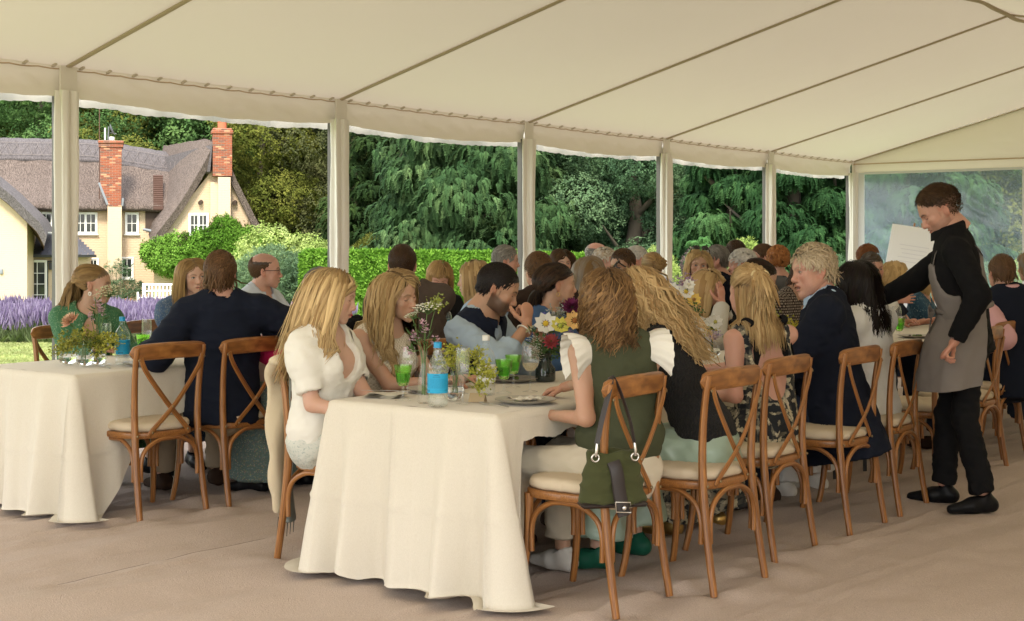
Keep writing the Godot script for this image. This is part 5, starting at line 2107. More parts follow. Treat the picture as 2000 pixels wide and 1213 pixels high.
static func paint_head(s: Sh, q: Dictionary) -> void:
	var skin: Color = q.skin
	var hair: Color = q.hair
	var beard: float = q.get("beard", 0.0)
	var bald: float = q.get("bald", 0.0)
	var lip := Color(skin.r * 0.90, skin.g * 0.60, skin.b * 0.58)
	if q.get("lipstick", false): lip = Color(0.36, 0.06, 0.06)
	var brow := mixc(hair * 0.55, skin * 0.5, 0.35)
	var down: bool = q.get("eyes", "open") == "down"
	var red := Color(skin.r * 1.03, skin.g * 0.72, skin.b * 0.68)
	for k in s.v.size():
		var p := s.v[k]
		var ax := absf(p.x)
		var c := skin * (1.0 + 0.035 * sin(p.x * 310.0 + 2.0 * sin(p.y * 190.0)) * sin(p.y * 270.0 + p.z * 230.0))
		if p.z > 0.02:
			c = mixc(c, red, 0.42 * exp(-(pow((ax - 0.042) / 0.022, 2.0) + pow((p.y + 0.030) / 0.022, 2.0))))
			c = mixc(c, red, 0.40 * exp(-(pow(ax / 0.016, 2.0) + pow((p.y + 0.036) / 0.014, 2.0))) * (1.0 if p.z > 0.09 else 0.0))
		if ax > 0.070 and p.y > -0.045 and p.y < 0.025 and p.z < 0.02: c = mixc(c, red, 0.5)
		if p.z > 0.06:
			# brows
			var by := 0.0235 - 18.0 * pow(ax - 0.030, 2.0) + 0.05 * (ax - 0.012)
			var bw := 0.0048 * (1.0 - smoothstep(0.030, 0.050, ax) * 0.6)
			if ax > 0.009 and ax < 0.050: c = mixc(c, brow, q.get("brow", 0.75) * (1.0 - smoothstep(bw * 0.5, bw * 1.3, absf(p.y - by))))
			# eyes
			var ex := (ax - 0.0305) / 0.0145
			if absf(ex) < 1.1:
				var upper := 0.0068 * (1.0 - ex * ex)
				var lower := -0.0045 * (1.0 - ex * ex)
				var y := p.y - 0.001
				if down:
					c = mixc(c, Color(0.03, 0.02, 0.015), 0.85 * (1.0 - smoothstep(0.0012, 0.0034, absf(y - lower * 0.9))))
					c = mixc(c, red * 0.8, 0.35 * exp(-pow((y - 0.005) / 0.005, 2.0)))
				elif absf(ex) < 1.0:
					if y < upper and y > lower:
						c = Color(0.50, 0.46, 0.43)
						var gx: float = q.get("gaze", 0.0)
						var ir := Vector2(p.x - signf(p.x) * 0.0305 - gx, y - 0.0008).length()
						c = mixc(c, q.get("iris", Color(0.03, 0.022, 0.015)), 1.0 - smoothstep(0.0048, 0.0064, ir))
					c = mixc(c, Color(0.03, 0.02, 0.015), 0.8 * (1.0 - smoothstep(0.0008, 0.0030, absf(y - upper))))
					c = mixc(c, skin * 0.55, 0.35 * (1.0 - smoothstep(0.0008, 0.0025, absf(y - lower))))
			# mouth
			var mx := ax / 0.0245
			if mx < 1.0 and p.y > -0.100 and p.y < -0.05:
				var drop: float = 0.012 if q.get("open", false) else 0.0
				var ul := -0.0572 + 0.002 * exp(-pow((ax - 0.006) / 0.005, 2.0)) - 0.0080 * mx * mx
				var ll := -0.0775 - drop + (0.0100 + drop * 0.7) * mx * mx
				if p.y < ul and p.y > ll: c = mixc(c, lip, 0.85)
				var ml := -0.0662 - drop * 0.5
				var half := 0.0010 + drop * 0.42 * (1.0 - mx * mx)
				c = mixc(c, Color(0.045, 0.014, 0.012), 0.75 * (1.0 - smoothstep(half, half + 0.0022, absf(p.y - ml))))
		if p.y < -0.040 and p.y > -0.056 and ax < 0.013 and p.z > 0.092 and ax > 0.003: c = mixc(c, Color(0.07, 0.03, 0.02), 0.55 * (1.0 - smoothstep(0.002, 0.0045, Vector2(ax - 0.0075, p.y + 0.0475).length())))
		if beard > 0.0:
			var b := smoothstep(-0.030, -0.050, p.y - 0.35 * maxf(0.0, 0.05 - p.z) ) * (1.0 if p.z > -0.012 else 0.0)
			if p.y > -0.052 and ax < 0.024: b *= 0.0
			if p.y > -0.120 and p.y < -0.0: b = maxf(b, smoothstep(0.006, 0.0, absf(p.z - 0.022)) * smoothstep(0.06, 0.066, ax) * 0.8)
			if ax < 0.022 and p.y < -0.058 and p.y > -0.078 and p.z > 0.085: b *= 0.1
			if p.y < -0.118: b *= smoothstep(-0.135, -0.118, p.y)
			if p.y > -0.057 and p.y < -0.049 and ax < 0.024 and p.z > 0.08: b = 0.8
			c = mixc(c, hair * 0.7, b * beard)
		if hairline(p, q.get("high", 0.0)) and ax < 0.082:
			var top := 1.0
			if bald > 0.0 and p.y > 0.045 + 0.02 * bald: top = 1.0 - bald
			if q.has("fade"): top *= lerpf(1.0 - q.fade, 1.0, smoothstep(0.02, 0.075, p.y))
			if not (ax > 0.071 and p.y < 0.022 and p.z > -0.035 and p.z < 0.016): c = mixc(c, hair * 0.62, top)
		s.c[k] = c

# ---------------------------------------------------------------- people
var people := []
var heads := {}
var hands := {}
var head_keys := []

static func arm_bend(sh: Vector3, wr: Vector3, lu: float, lf: float, pole: Vector3) -> Array:
	var d := wr - sh
	var L := d.length()
	var most := (lu + lf) * 0.995
	if L > most:
		wr = sh + d * (most / L)
		d = wr - sh
		L = most
	var a := (lu * lu - lf * lf + L * L) / (2.0 * L)
	var h := sqrt(maxf(lu * lu - a * a, 0.0))
	var n := d / L
	var pp := (pole - n * pole.dot(n)).normalized()
	return [sh + n * a + pp * h, wr]

# joints in the person's own axes: x to their left, y up, z the way the body faces
static func joints(q: Dictionary) -> Dictionary:
	var J := {}
	var man: bool = q.man
	var g: float = q.get("build", 1.0)
	var lean := deg_to_rad(q.get("lean", 8.0))
	var side := deg_to_rad(q.get("side", 0.0))
	var dir := Vector3(sin(side), cos(lean) * cos(side), sin(lean)).normalized()
	var hs: float = q.get("hs", 1.03 if man else 0.97)
	var hd: Array = q.get("head", [0.0, 0.0, 0.0])
	var Bh := Basis(Vector3.UP, deg_to_rad(hd[0])) * Basis(Vector3.RIGHT, deg_to_rad(hd[1])) * Basis(Vector3.BACK, deg_to_rad(hd[2]))
	var neck := dir * 0.135 * hs + Vector3(0, 0.015, 0.030) + Bh * Vector3(0, 0.012, 0.020)
	var hy: float = q.hc.y
	var ph: float = q.get("ph", 0.57)
	var T: float = (hy - ph - neck.y) / dir.y
	if not q.get("stand", false) and T < 0.44:
		T = 0.44
		ph = hy - neck.y - T * dir.y
	J.T = T
	J.dir = dir
	J.pel = Vector3(0, ph, 0)
	J.nb = J.pel + dir * T
	J.hc = J.nb + neck
	J.Bh = Bh
	J.hs = hs
	var X := Basis(Vector3.UP, deg_to_rad(q.get("twist", 0.0))) * Vector3.RIGHT
	X = (X - dir * X.dot(dir)).normalized()
	J.X = X
	J.F = X.cross(dir).normalized()
	J.waist = J.pel + dir * (T * 0.34) + J.F * 0.005
	J.chest = J.pel + dir * (T * 0.64) + J.F * 0.010
	J.up = J.pel + dir * (T * 0.86)
	var sw: float = (0.190 if man else 0.160) * sqrt(g)
	J.sw = sw
	var shrug: Array = q.get("shrug", [0.0, 0.0])
	J.ar = 1.0 if man else 0.84
	for k in 2:
		var sg := 1.0 if k == 0 else -1.0
		var s: Vector3 = J.nb - dir * (0.055 - shrug[k]) + X * (sw * sg) - J.F * 0.012
		var tgt: Vector3 = q.L if k == 0 else q.R
		var pole: Vector3 = q.get("poleL" if k == 0 else "poleR", Vector3(0.35 * sg, -1.0, -0.45))
		var lu: float = 0.295 if man else 0.272
		var lf: float = 0.262 if man else 0.240
		var eb := arm_bend(s, tgt, lu, lf, pole)
		J["S%d" % k] = s
		J["E%d" % k] = eb[0]
		J["W%d" % k] = eb[1]
		var hip: Vector3 = J.pel + Basis(Vector3.UP, deg_to_rad(q.get("hiptwist", 0.0))) * Vector3(0.092 * sg, -0.03, 0.0)
		J["H%d" % k] = hip
		if q.has("knees"):
			J["K%d" % k] = q.knees[k]
			J["A%d" % k] = q.ankles[k]
		else:
			var sp: float = q.get("spread", 0.07)
			J["K%d" % k] = hip + Vector3(sp * sg, -0.015, 0.44 if man else 0.41)
			J["A%d" % k] = J["K%d" % k] + Vector3(0.0, 0, q.get("tuck", 0.02) + 0.03 * sg)
			J["A%d" % k].y = 0.095
		J["T%d" % k] = J["A%d" % k] + Basis(Vector3.UP, deg_to_rad(q.get("toes", [10.0, -10.0])[k])) * Vector3(0, -0.06, 0.165 if man else 0.145)
	J.rh = (0.165 if man else 0.172) * g
	J.rw = (0.150 if man else 0.128) * g
	J.rc = (0.168 if man else 0.145) * g
	J.ru = (0.158 if man else 0.128) * sqrt(g)
	J.man = man
	J.g = g
	return J

static func torso(f: Field, J: Dictionary, off: float, arms := true, low := 0.0, shoulder := 1.0) -> void:
	var X: Vector3 = J.X
	var sq := 0.70 if J.man else 0.70
	f.slab(J.pel - J.dir * low, J.waist, J.rh + off * 1.1, J.rw + off, X, sq, 0.06, low > 0.0)
	f.slab(J.waist, J.chest, J.rw + off, J.rc + off, X, sq, 0.06)
	f.slab(J.chest, J.up, J.rc + off, J.ru * (1.0 if shoulder > 0.9 else 0.9) + off * 0.8, X, 0.64, 0.05)
	if J.man and J.g > 1.08: f.egg(J.waist + J.F * 0.05, Vector3(J.rw * 0.85, 0.15, 0.10 * J.g) + Vector3.ONE * off, Basis(X, J.dir, J.F), 0.07)
	if not J.man:
		for sg in [-1.0, 1.0]:
			f.egg(J.chest + J.dir * 0.015 + J.F * 0.072 + X * (0.068 * sg), Vector3(0.062, 0.066, 0.052) + Vector3.ONE * off, Basis(X, J.dir, J.F), 0.045)
	for k in 2:
		var s: Vector3 = J["S%d" % k]
		var top: Vector3 = J.nb - J.dir * 0.020 + X * (0.03 if k == 0 else -0.03)
		f.cone(top, top.lerp(s, shoulder), 0.047 + off, (0.050 if J.man else 0.040) + off, 0.05)

static func arm_prims(f: Field, J: Dictionary, k: int, off: float, upto: float, loose := 0.0, flat_end := true) -> void:
	var s: Vector3 = J["S%d" % k]
	var e: Vector3 = J["E%d" % k]
	var w: Vector3 = J["W%d" % k]
	var a: float = J.ar * sqrt(J.g)
	if upto <= 1.0:
		f.cone(s, s.lerp(e, upto), 0.054 * a + off, lerpf(0.054, 0.041, upto) * a + off + loose, 0.03, false, flat_end)
	else:
		f.cone(s, e, 0.054 * a + off, 0.041 * a + off + loose, 0.03)
		var t := upto - 1.0
		f.cone(e, e.lerp(w, t), 0.041 * a + off + loose, lerpf(0.040, 0.026, t) * a + off + loose * 0.7, 0.02, false, flat_end)

static func legs(f: Field, J: Dictionary, off: float, upto: float, flare := 0.0) -> void:
	var a: float = (1.0 if J.man else 0.95) * sqrt(J.g)
	for k in 2:
		var h: Vector3 = J["H%d" % k]
		var kn: Vector3 = J["K%d" % k]
		var an: Vector3 = J["A%d" % k]
		f.cone(h, kn, 0.088 * a + off, 0.058 * a + off, 0.04)
		if upto > 1.0: f.cone(kn, kn.lerp(an, upto - 1.0), 0.058 * a + off, 0.040 * a + off + flare, 0.03, false, true)

static func wrinkle(s: Sh, amp: float, freq: float, seed_: int) -> void:
	var n := FastNoiseLite.new()
	n.seed = seed_
	n.frequency = freq
	n.fractal_octaves = 2
	for k in s.v.size():
		var p := s.v[k]
		var w := 1.0 - 2.0 * absf(n.get_noise_3d(p.x, p.y * 1.6, p.z))
		s.v[k] = p + s.n[k] * (amp * (w - 0.6) + amp * 0.8 * n.get_noise_3d(p.z * 0.6 + 7.0, p.x * 0.6, p.y * 0.8))
	s.normals()

static func join(s: Sh, o: Sh, bas: Basis, at: Vector3) -> void:
	s.add(o, Transform3D(bas, at))

static func aim(y_axis: Vector3, hint: Vector3) -> Basis:
	var y := y_axis.normalized()
	var z := (hint - y * hint.dot(y))
	if z.length_squared() < 1e-6: z = Vector3(0.3, 0.2, 1) - y * y.dot(Vector3(0.3, 0.2, 1))
	z = z.normalized()
	return Basis(y.cross(z), y, z)

# skin: head, neck, trunk, arms, hands and legs as one figure
func body_sh(q: Dictionary, J: Dictionary) -> Sh:
	var f := Field.new()
	f.cell = 0.012 if q.near else 0.022
	torso(f, J, -0.006)
	for k in 2: arm_prims(f, J, k, 0.0, 1.98, 0.0, false)
	legs(f, J, -0.004, 2.0)
	var nr: float = 0.050 * J.hs * (1.12 if J.man else 0.96)
	f.cone(J.nb - J.dir * 0.03, J.hc + J.Bh * Vector3(0, -0.075, -0.022), nr * 1.06, nr, 0.05)
	if q.near:
		for k in 2:
			var sg := 1.0 if k == 0 else -1.0
			f.cone(J.nb + J.F * 0.055 - J.dir * 0.035 + J.X * 0.02 * sg, J["S%d" % k] + J.F * 0.03 + J.dir * 0.02, 0.013, 0.012, 0.03)
	var skin: Color = q.skin
	var s := f.build(skin)
	smooth_sh(s, 1, 0.4)
	if q.near:
		# sun-warmed elbows, knuckles and forearms
		for k in s.v.size():
			for h in 2:
				var d: float = s.v[k].distance_to(J["E%d" % h])
				if d < 0.16: s.c[k] = mixc(s.c[k], Color(skin.r * 1.0, skin.g * 0.78, skin.b * 0.72), 0.35 * (1.0 - d / 0.16))
	var hd: Sh = heads[[q.face, q.near]]
	var paint := Sh.new()
	paint.v = hd.v
	paint.c = hd.c.duplicate()
	paint.t = hd.t
	paint.i = hd.i
	paint_head(paint, q)
	join(s, paint, J.Bh * Basis.from_scale(Vector3(J.hs * q.get("wide", 1.0), J.hs, J.hs)), J.hc)
	for k in 2:
		var pose: String = q.get("handL" if k == 0 else "handR", "rest")
		var hs: Sh = hands[pose]
		var w: Vector3 = J["W%d" % k]
		var e: Vector3 = J["E%d" % k]
		var hint: Vector3 = q.get("palmL" if k == 0 else "palmR", Vector3(0.0, -1.0, 0.25))
		var reach: Vector3 = q.get("reachL" if k == 0 else "reachR", (w - e).normalized())
		var b := aim(-reach, hint)
		var sc: float = 1.0 if J.man else 0.9
		var m := Basis.from_scale(Vector3(sc if k == 0 else -sc, sc, sc))
		var cop := Sh.new()
		cop.v = hs.v
		cop.i = hs.i
		cop.t = hs.t
		cop.c = hs.c.duplicate()
		cop.c.fill(Color(skin.r * 1.0, skin.g * 0.88, skin.b * 0.84))
		join(s, cop, b * m, w)
	s.normals()
	return s

# clothes of the upper body
func top_sh(q: Dictionary, J: Dictionary, w: Dictionary) -> Sh:
	var f := Field.new()
	f.cell = (0.011 if q.near else 0.022)
	var off: float = w.get("off", 0.012)
	var sl: String = w.get("sleeve", "long")
	var low: float = w.get("low", 0.10)
	var shoulder := 1.0
	if sl == "none": shoulder = w.get("shoulder", 0.66)
	torso(f, J, off, true, minf(low, 0.12), shoulder)
	if low > 0.12: f.slab(J.pel + J.dir * 0.02, J.pel - J.dir * low - J.F * 0.03, J.rh + off, J.rh + off + w.get("swing", 0.045), J.X, 0.88, 0.05, false, true)
	for k in 2:
		match sl:
			"long": arm_prims(f, J, k, off + 0.004, w.get("upto", 1.97), w.get("loose", 0.006))
			"roll":
				arm_prims(f, J, k, off + 0.004, 1.42, 0.012)
				var e: Vector3 = J["E%d" % k]
				var wr: Vector3 = J["W%d" % k]
				f.cone(e.lerp(wr, 0.30), e.lerp(wr, 0.46), 0.056 * J.ar + off, 0.053 * J.ar + off, 0.008, true, true)
			"short": arm_prims(f, J, k, off + 0.006, 0.62, 0.012)
			"cap": arm_prims(f, J, k, off + 0.006, 0.24, 0.012)
			"puff":
				var s: Vector3 = J["S%d" % k]
				var e: Vector3 = J["E%d" % k]
				f.egg(s.lerp(e, 0.28), Vector3(0.080, 0.115, 0.080), aim(s - e, Vector3(0, 0, 1)), 0.03)
				f.cone(s.lerp(e, 0.55), s.lerp(e, 0.80), 0.064, 0.062, 0.012, false, true)
	var nk: Array = w.get("neck", [0.03, 0.075, 0.06])
	# neck opening: forward shift, half width, depth below the neck's base
	var B := Basis(J.X, J.dir, J.F)
	f.cut_egg(J.nb + J.F * nk[0] + J.dir * 0.045, Vector3(nk[1] * 1.2, nk[2] + 0.055, nk[1] * 1.15 + 0.02), B, 0.01)
	if w.has("vee"):
		var vd: float = w.vee
		f.cut_egg(J.nb + J.F * 0.13 - J.dir * (vd * 0.45), Vector3(w.get("veew", 0.045), vd * 0.62, 0.085), B * Basis(Vector3.RIGHT, 0.25), 0.006)
	if w.has("backcut"):
		var bc: Array = w.backcut
		f.cut_egg(J.nb - J.F * 0.11 - J.dir * bc[0], Vector3(bc[1], bc[2], 0.10), B, 0.006)
	var s := f.build()
	smooth_sh(s, 1, 0.45)
	if q.near: wrinkle(s, w.get("wrinkle", 0.0075 if off > 0.028 else 0.0042), 5.5 if off > 0.028 else 8.5, int(q.seed))
	return s

func skirt_sh(q: Dictionary, J: Dictionary, w: Dictionary) -> Sh:
	var f := Field.new()
	f.cell = 0.014 if q.near else 0.026
	var off: float = w.get("off", 0.008)
	f.slab(J.pel + J.dir * 0.10, J.pel - Vector3(0, 0.03, 0), J.rw + 0.003, J.rh + off, J.X, 0.70, 0.04)
	for k in 2:
		f.cone(J["H%d" % k], J["K%d" % k], 0.094 + off, 0.070 + off, 0.07)
		var an: Vector3 = J["A%d" % k]
		f.cone(J["K%d" % k], J["K%d" % k].lerp(an, w.get("len", 0.8)), 0.085 + off, 0.095 + off + w.get("flare", 0.04), 0.10, false, true)
	f.cone(J.H0.lerp(J.H1, 0.5), J.K0.lerp(J.K1, 0.5), 0.085 + off, 0.07 + off, 0.08)
	var s := f.build()
	smooth_sh(s, 1, 0.45)
	if q.near: wrinkle(s, w.get("wrinkle", 0.010), 5.0, int(q.seed) + 3)
	return s

func trouser_sh(q: Dictionary, J: Dictionary, w: Dictionary) -> Sh:
	var f := Field.new()
	f.cell = 0.012 if q.near else 0.024
	var off: float = w.get("off", 0.010)
	f.slab(J.pel + J.dir * w.get("rise", 0.10), J.pel - Vector3(0, 0.04, 0), J.rw + off - 0.004, J.rh + off - 0.004, J.X, 0.69, 0.05, true, false)
	legs(f, J, off, 1.0 + w.get("len", 0.95), w.get("flare", 0.018))
	var s := f.build()
	smooth_sh(s, 1, 0.45)
	if q.near: wrinkle(s, w.get("wrinkle", 0.006), 7.0, int(q.seed) + 5)
	return s

func shoe_sh(q: Dictionary, J: Dictionary, k: int) -> Sh:
	var f := Field.new()
	f.cell = 0.009 if q.near else 0.016
	var a: Vector3 = J["A%d" % k]
	var t: Vector3 = J["T%d" % k]
	var fl := Vector3(t.x - a.x, 0, t.z - a.z).normalized()
	var g := a - Vector3(0, a.y, 0)
	f.cone(g + Vector3(0, 0.045, 0) - fl * 0.045, g + fl * 0.06 + Vector3(0, 0.045, 0), 0.038, 0.040, 0.03)
	f.cone(g + fl * 0.06 + Vector3(0, 0.040, 0), g + fl * 0.175 + Vector3(0, 0.026, 0), 0.042, 0.026, 0.03)
	f.cone(g - fl * 0.02 + Vector3(0, 0.06, 0), a + Vector3(0, q.get("boot", 0.0), 0), 0.040, 0.042, 0.03, false, true)
	f.cut_plane(Vector3(0, 0.002, 0), Vector3(0, -1, 0))
	return f.build()

func collar_sh(J: Dictionary, r: float, h: float, open: float, tilt := 0.5, lift := 0.0) -> Sh:
	# a turned-down band round the neck, open at the front
	var s := Sh.new()
	var rows := []
	for j in 5:
		var v := j / 4.0
		var row := PackedVector3Array()
		for k in 33:
			var a := lerpf(open, TAU - open, k / 32.0)
			var rad: float = r + [0.0, -0.004, 0.002, 0.010, 0.016][j]
			var y: float = [-0.012, h * 0.6, h, h * 0.8, h * 0.10][j]
			var fwd := cos(a)
			row.append(J.nb + J.dir * (y + lift - 0.004 - 0.030 * fwd * tilt) + J.F * (fwd * rad * 1.08 + 0.018) + J.X * (sin(a) * rad))
		rows.append(row)
	s.sheet(rows)
	return s

static func collide(p: Vector3, cols: Array, pad: float) -> Vector3:
	for c in cols:
		var a: Vector3 = c[0]
		var ba: Vector3 = c[1] - a
		var t := clampf((p - a).dot(ba) / maxf(ba.length_squared(), 1e-6), 0.0, 1.0)
		var m := a + ba * t
		var d := p - m
		var r: float = lerpf(c[2], c[3], t) + pad
		if d.length_squared() < r * r and d.length_squared() > 1e-9: p = m + d.normalized() * r
	return p

func hair_sh(q: Dictionary, J: Dictionary) -> Sh:
	var h: Dictionary = q.hairdo
	var s := Sh.new()
	var r := rng_of(int(q.seed) * 31 + 7)
	var style: String = h.style
	var near: bool = q.near
	var count: int = h.get("n", 300 if near else 120)
	var coarse := int(count * 0.45)
	count = int(count * (2.9 if near else 1.5))
	var segs: int = 9 if near else 7
	var sides := 3
	var len0: float = h.get("len", 0.3)
	if style == "short" or style == "curly":
		segs = 5 if near else 3
	var cc := Vector3(0, 0.030, -0.012)
	var rr := Vector3(0.079, 0.091, 0.101)
	var cols := [[J.up - J.F * 0.01, J.nb - J.dir * 0.06, J.ru * 0.62, 0.075], [J.S0, J.nb - J.dir * 0.02, 0.055, 0.06], [J.S1, J.nb - J.dir * 0.02, 0.055, 0.06], [J.chest - J.F * 0.02, J.up - J.F * 0.01, J.rc * 0.70, J.ru * 0.68],
		[J.chest + J.X * 0.06, J.up + J.X * 0.07, J.rc * 0.66, J.ru * 0.62], [J.chest - J.X * 0.06, J.up - J.X * 0.07, J.rc * 0.66, J.ru * 0.62], [J.S0, J.E0, 0.056, 0.045], [J.S1, J.E1, 0.056, 0.045], [J.nb, J.hc + J.Bh * Vector3(0, -0.05, -0.02), 0.052, 0.050]]
	if not J.man:
		for sg in [-1.0, 1.0]: cols.append([J.chest + J.F * 0.072 + J.X * 0.068 * sg, J.chest + J.dir * 0.03 + J.F * 0.07 + J.X * 0.068 * sg, 0.066, 0.06])
	var inv: Basis = J.Bh.inverse()
	var part: float = h.get("part", 0.008)
	var tie: Vector3 = h.get("tie", Vector3(0, 0.0, -0.125))
	var vol: float = h.get("vol", 0.07)
	var wave: float = h.get("wave", 0.0)
	var wlen: float = h.get("wlen", 0.10)
	var comb: Vector3 = h.get("comb", Vector3(0.3, 0.25, 0.7))
	var c1: Color = h.c1
	var c2: Color = h.get("c2", h.c1)
	var width: float = h.get("w", 0.0085 if near else 0.011) * ((0.5 if style == "short" else 0.34) if near else 0.7)
	var high: float = q.get("high", 0.0)
	var bald: float = q.get("bald", 0.0)
	var tries := count * 3
	var made := 0
	for k in tries:
		if made >= count: break
		# spread over the upper part of the skull, in an order that fills evenly
		var g := fposmod(k * 0.7548776662, 1.0)
		var cy := 1.0 - 1.75 * g
		var an := TAU * fposmod(k * 0.5698402910, 1.0)
		var sr := sqrt(maxf(1.0 - cy * cy, 0.0))
		var u := Vector3(cos(an) * sr, cy, sin(an) * sr)
		var p := cc + u * rr
		if not hairline(p, high): continue
		if absf(p.x) > 0.066 and p.y < 0.020 and p.z > -0.035: continue
		if p.y < 0.05 and r.randf() > h.get("sides", 1.0): continue
		if bald > 0.5 and p.y > 0.045 and p.z > -0.085: continue
		made += 1
		var lift := vol * (r.randf_range(0.1, 0.55) if made < coarse else r.randf_range(0.35, 1.0))
		var L := len0 * r.randf_range(0.86, 1.06)
		var topness := clampf((p.y - 0.045) / 0.06, 0.0, 1.0)
		if style == "short": L = lerpf(h.get("sidelen", len0 * 0.5), len0, topness) * r.randf_range(0.8, 1.15)
		if style == "pony" or style == "bun" or style == "half": L += p.distance_to(tie) * 0.9
		var step := L / segs
		var pl := p
		var pts := PackedVector3Array()
		var outs := PackedVector3Array()
		var dir := (u * 0.3 + Vector3(0, -0.2, -0.1)).normalized()
		var tied := false
		if style in ["pony", "bun"]: dir = (tie - p).normalized()
		var freed := 0.0
		var jit := Vector3(r.randfn(), r.randfn(), r.randfn())
		var ph := r.randf() * TAU
		var back: float = h.get("back", 0.0) * r.randf_range(0.6, 1.3)
		for j in segs + 1:
			# in head axes while it lies on the skull
			var e := ((pl - cc) / rr).length()
			var nrm := ((pl - cc) / (rr * rr)).normalized()
			var want: Vector3
			var grav := inv * Vector3(0, -1, 0)
			match style:
				"short":
					var side := Vector3(signf(pl.x) * 0.15, -1.0, -0.25)
					want = side.lerp(comb, topness)
					want = (want - nrm * want.dot(nrm)).normalized() + jit * h.get("mess", 0.30) + nrm * h.get("stand", 0.15)
				"curly":
					want = nrm * 0.8 + jit * 0.9 + Vector3(sin(ph + j * 2.0), -0.3, cos(ph + j * 2.0)) * 0.9
				"pony", "bun", "half":
					var goes := style != "half" or p.y > 0.035 or (p.z > 0.0 and p.y > 0.0)
					if goes and not tied:
						want = (tie - pl).normalized() + jit * 0.03
						if pl.distance_to(tie) < maxf(step * 1.1, 0.022): tied = true
					elif goes:
						freed += step
						if style == "bun":
							want = Vector3(sin(ph + freed * 60.0), cos(ph + freed * 60.0), -0.15) + (tie + Vector3(0, 0, -0.025) - pl) * 25.0
						else:
							want = grav * 0.9 + inv * (-J.F) * (0.55 if freed < 0.05 else 0.08) + jit * 0.14
					else:
						want = grav + inv * (-J.F) * 0.15 + jit * 0.05
				_:
					if e < 1.16 and pl.y > -0.03:
						var sgn := 1.0 if pl.x > part else -1.0
						var tp := clampf((pl.y - 0.03) / 0.08, 0.0, 1.0)
						var fr := clampf(pl.z / 0.08, 0.0, 1.0)
						want = Vector3(sgn * (0.25 + 0.85 * tp), -1.0 + 0.5 * tp, -0.10 - 0.55 * fr)
						want = want.lerp(grav, 0.35)
					else:
						want = grav + inv * (-J.F) * back + jit * 0.05
			if style != "curly" and style != "bun" and e < 1.25: want -= nrm * minf(want.dot(nrm), 0.0) * 0.9
			dir = (dir * 0.45 + want.normalized() * 0.75).normalized()
			if j > 0: pl += dir * step
			# keep it outside the skull, the face and the shoulders
			var e2 := ((pl - cc) / rr).length()
			var least := 1.0 + (lift if not (style in ["pony", "bun"]) or freed == 0.0 else 0.0)
			if style in ["pony", "bun"]: least = 1.0 + lift * 0.4
			if e2 < least: pl = cc + (pl - cc) * (least / e2)
			if style in ["pony", "bun"] and pl.z > -0.03 and not tied: pl.y = maxf(pl.y, 0.030 + 0.40 * maxf(pl.z, 0.0))
			if style == "short" and pl.y > -0.02:
				var most := 1.0 + lift * (0.35 + 0.65 * float(j) / segs)
				if e2 > most: pl = cc + (pl - cc) * (most / e2)
			elif style == "curly" and e2 > 1.0 + len0 * 3.2 * r.randf_range(0.7, 1.0): pl = cc + (pl - cc) * ((1.0 + len0 * 3.0) / e2)
			elif style == "long" or style == "half":
				# swept clear of the face
				if pl.z > 0.025 and pl.y < 0.052:
					var keep := 0.064 + 0.012 * (lift / maxf(vol, 0.01)) - 0.35 * maxf(0.0, pl.y - 0.02)
					if absf(pl.x) < keep: pl.x = keep * (1.0 if p.x > part else -1.0)
					pl.z = minf(pl.z, 0.055)
			var fp := (pl - Vector3(0, -0.030, 0.020)) / Vector3(0.074, 0.092, 0.084)
			if fp.length() < 1.0: pl = Vector3(0, -0.030, 0.020) + fp.normalized() * Vector3(0.074, 0.092, 0.084)
			var wp: Vector3 = J.hc + J.Bh * (pl * J.hs)
			if style == "short" and pl.y < -0.02: wp = collide(wp, [cols[8]], 0.004)
			if style != "short" and style != "curly" and j > 2:
				wp = collide(wp, cols, 0.006 + 0.02 * lift / maxf(vol, 0.01))
				pl = inv * (wp - J.hc) / J.hs
			pts.append(wp)
			outs.append(J.Bh * Vector3(nrm.x, nrm.y if pl.y > 0.03 else maxf(nrm.y, -0.15), nrm.z).normalized())
		if wave > 0.0:
			var run := 0.0
			for j in range(1, pts.size()):
				run += step
				var t := (pts[j] - pts[j - 1]).normalized()
				var sd := t.cross(outs[j]).normalized()
				var grow := clampf(run / (len0 * 0.45), 0.0, 1.0)
				pts[j] += (sd * sin(ph + run * TAU / wlen) + outs[j] * cos(ph + run * TAU / wlen) * 0.7) * wave * grow
		var rad := PackedFloat32Array()
		var fat := 3.2 if made < coarse and style != "curly" and style != "short" else 1.0
		for j in pts.size():
			var f := float(j) / segs
			rad.append(width * fat * (0.55 + 0.6 * sin(PI * clampf(f * 0.8 + 0.08, 0.0, 1.0))) * (1.0 - 0.65 * smoothstep(0.75, 1.0, f)))
		var mixed := clampf(0.5 + 0.20 * r.randfn() + 0.28 * sin(u.x * 9.0 + u.z * 7.0 + q.seed), 0.0, 1.0)
		var cb := c1.lerp(c2, mixed) * r.randf_range(0.90, 1.10)
		var ca := c1.lerp(c2, mixed * 0.6) * 0.88
		var t0 := (pts[1] - pts[0]).normalized()
		lock(s, pts, rad, sides, 0.45, t0.cross(outs[0]).normalized(), ca, cb, outs)
	if h.has("band"):
		var c: Vector3 = J.hc + J.Bh * (tie * J.hs)
		var bas := aim(J.Bh * tie.normalized(), Vector3.UP)
		var ring := PackedVector3Array()
		for k in 13: ring.append(c + bas * Vector3(cos(TAU * k / 12.0) * 0.017, 0, sin(TAU * k / 12.0) * 0.017))
		var bd := Sh.new()
		bd.tint = h.band
		bd.tube(ring, f32([0.007]), 6)
		bd.normals()
		s.n.append_array(bd.n)
		s.add(bd)
	return s

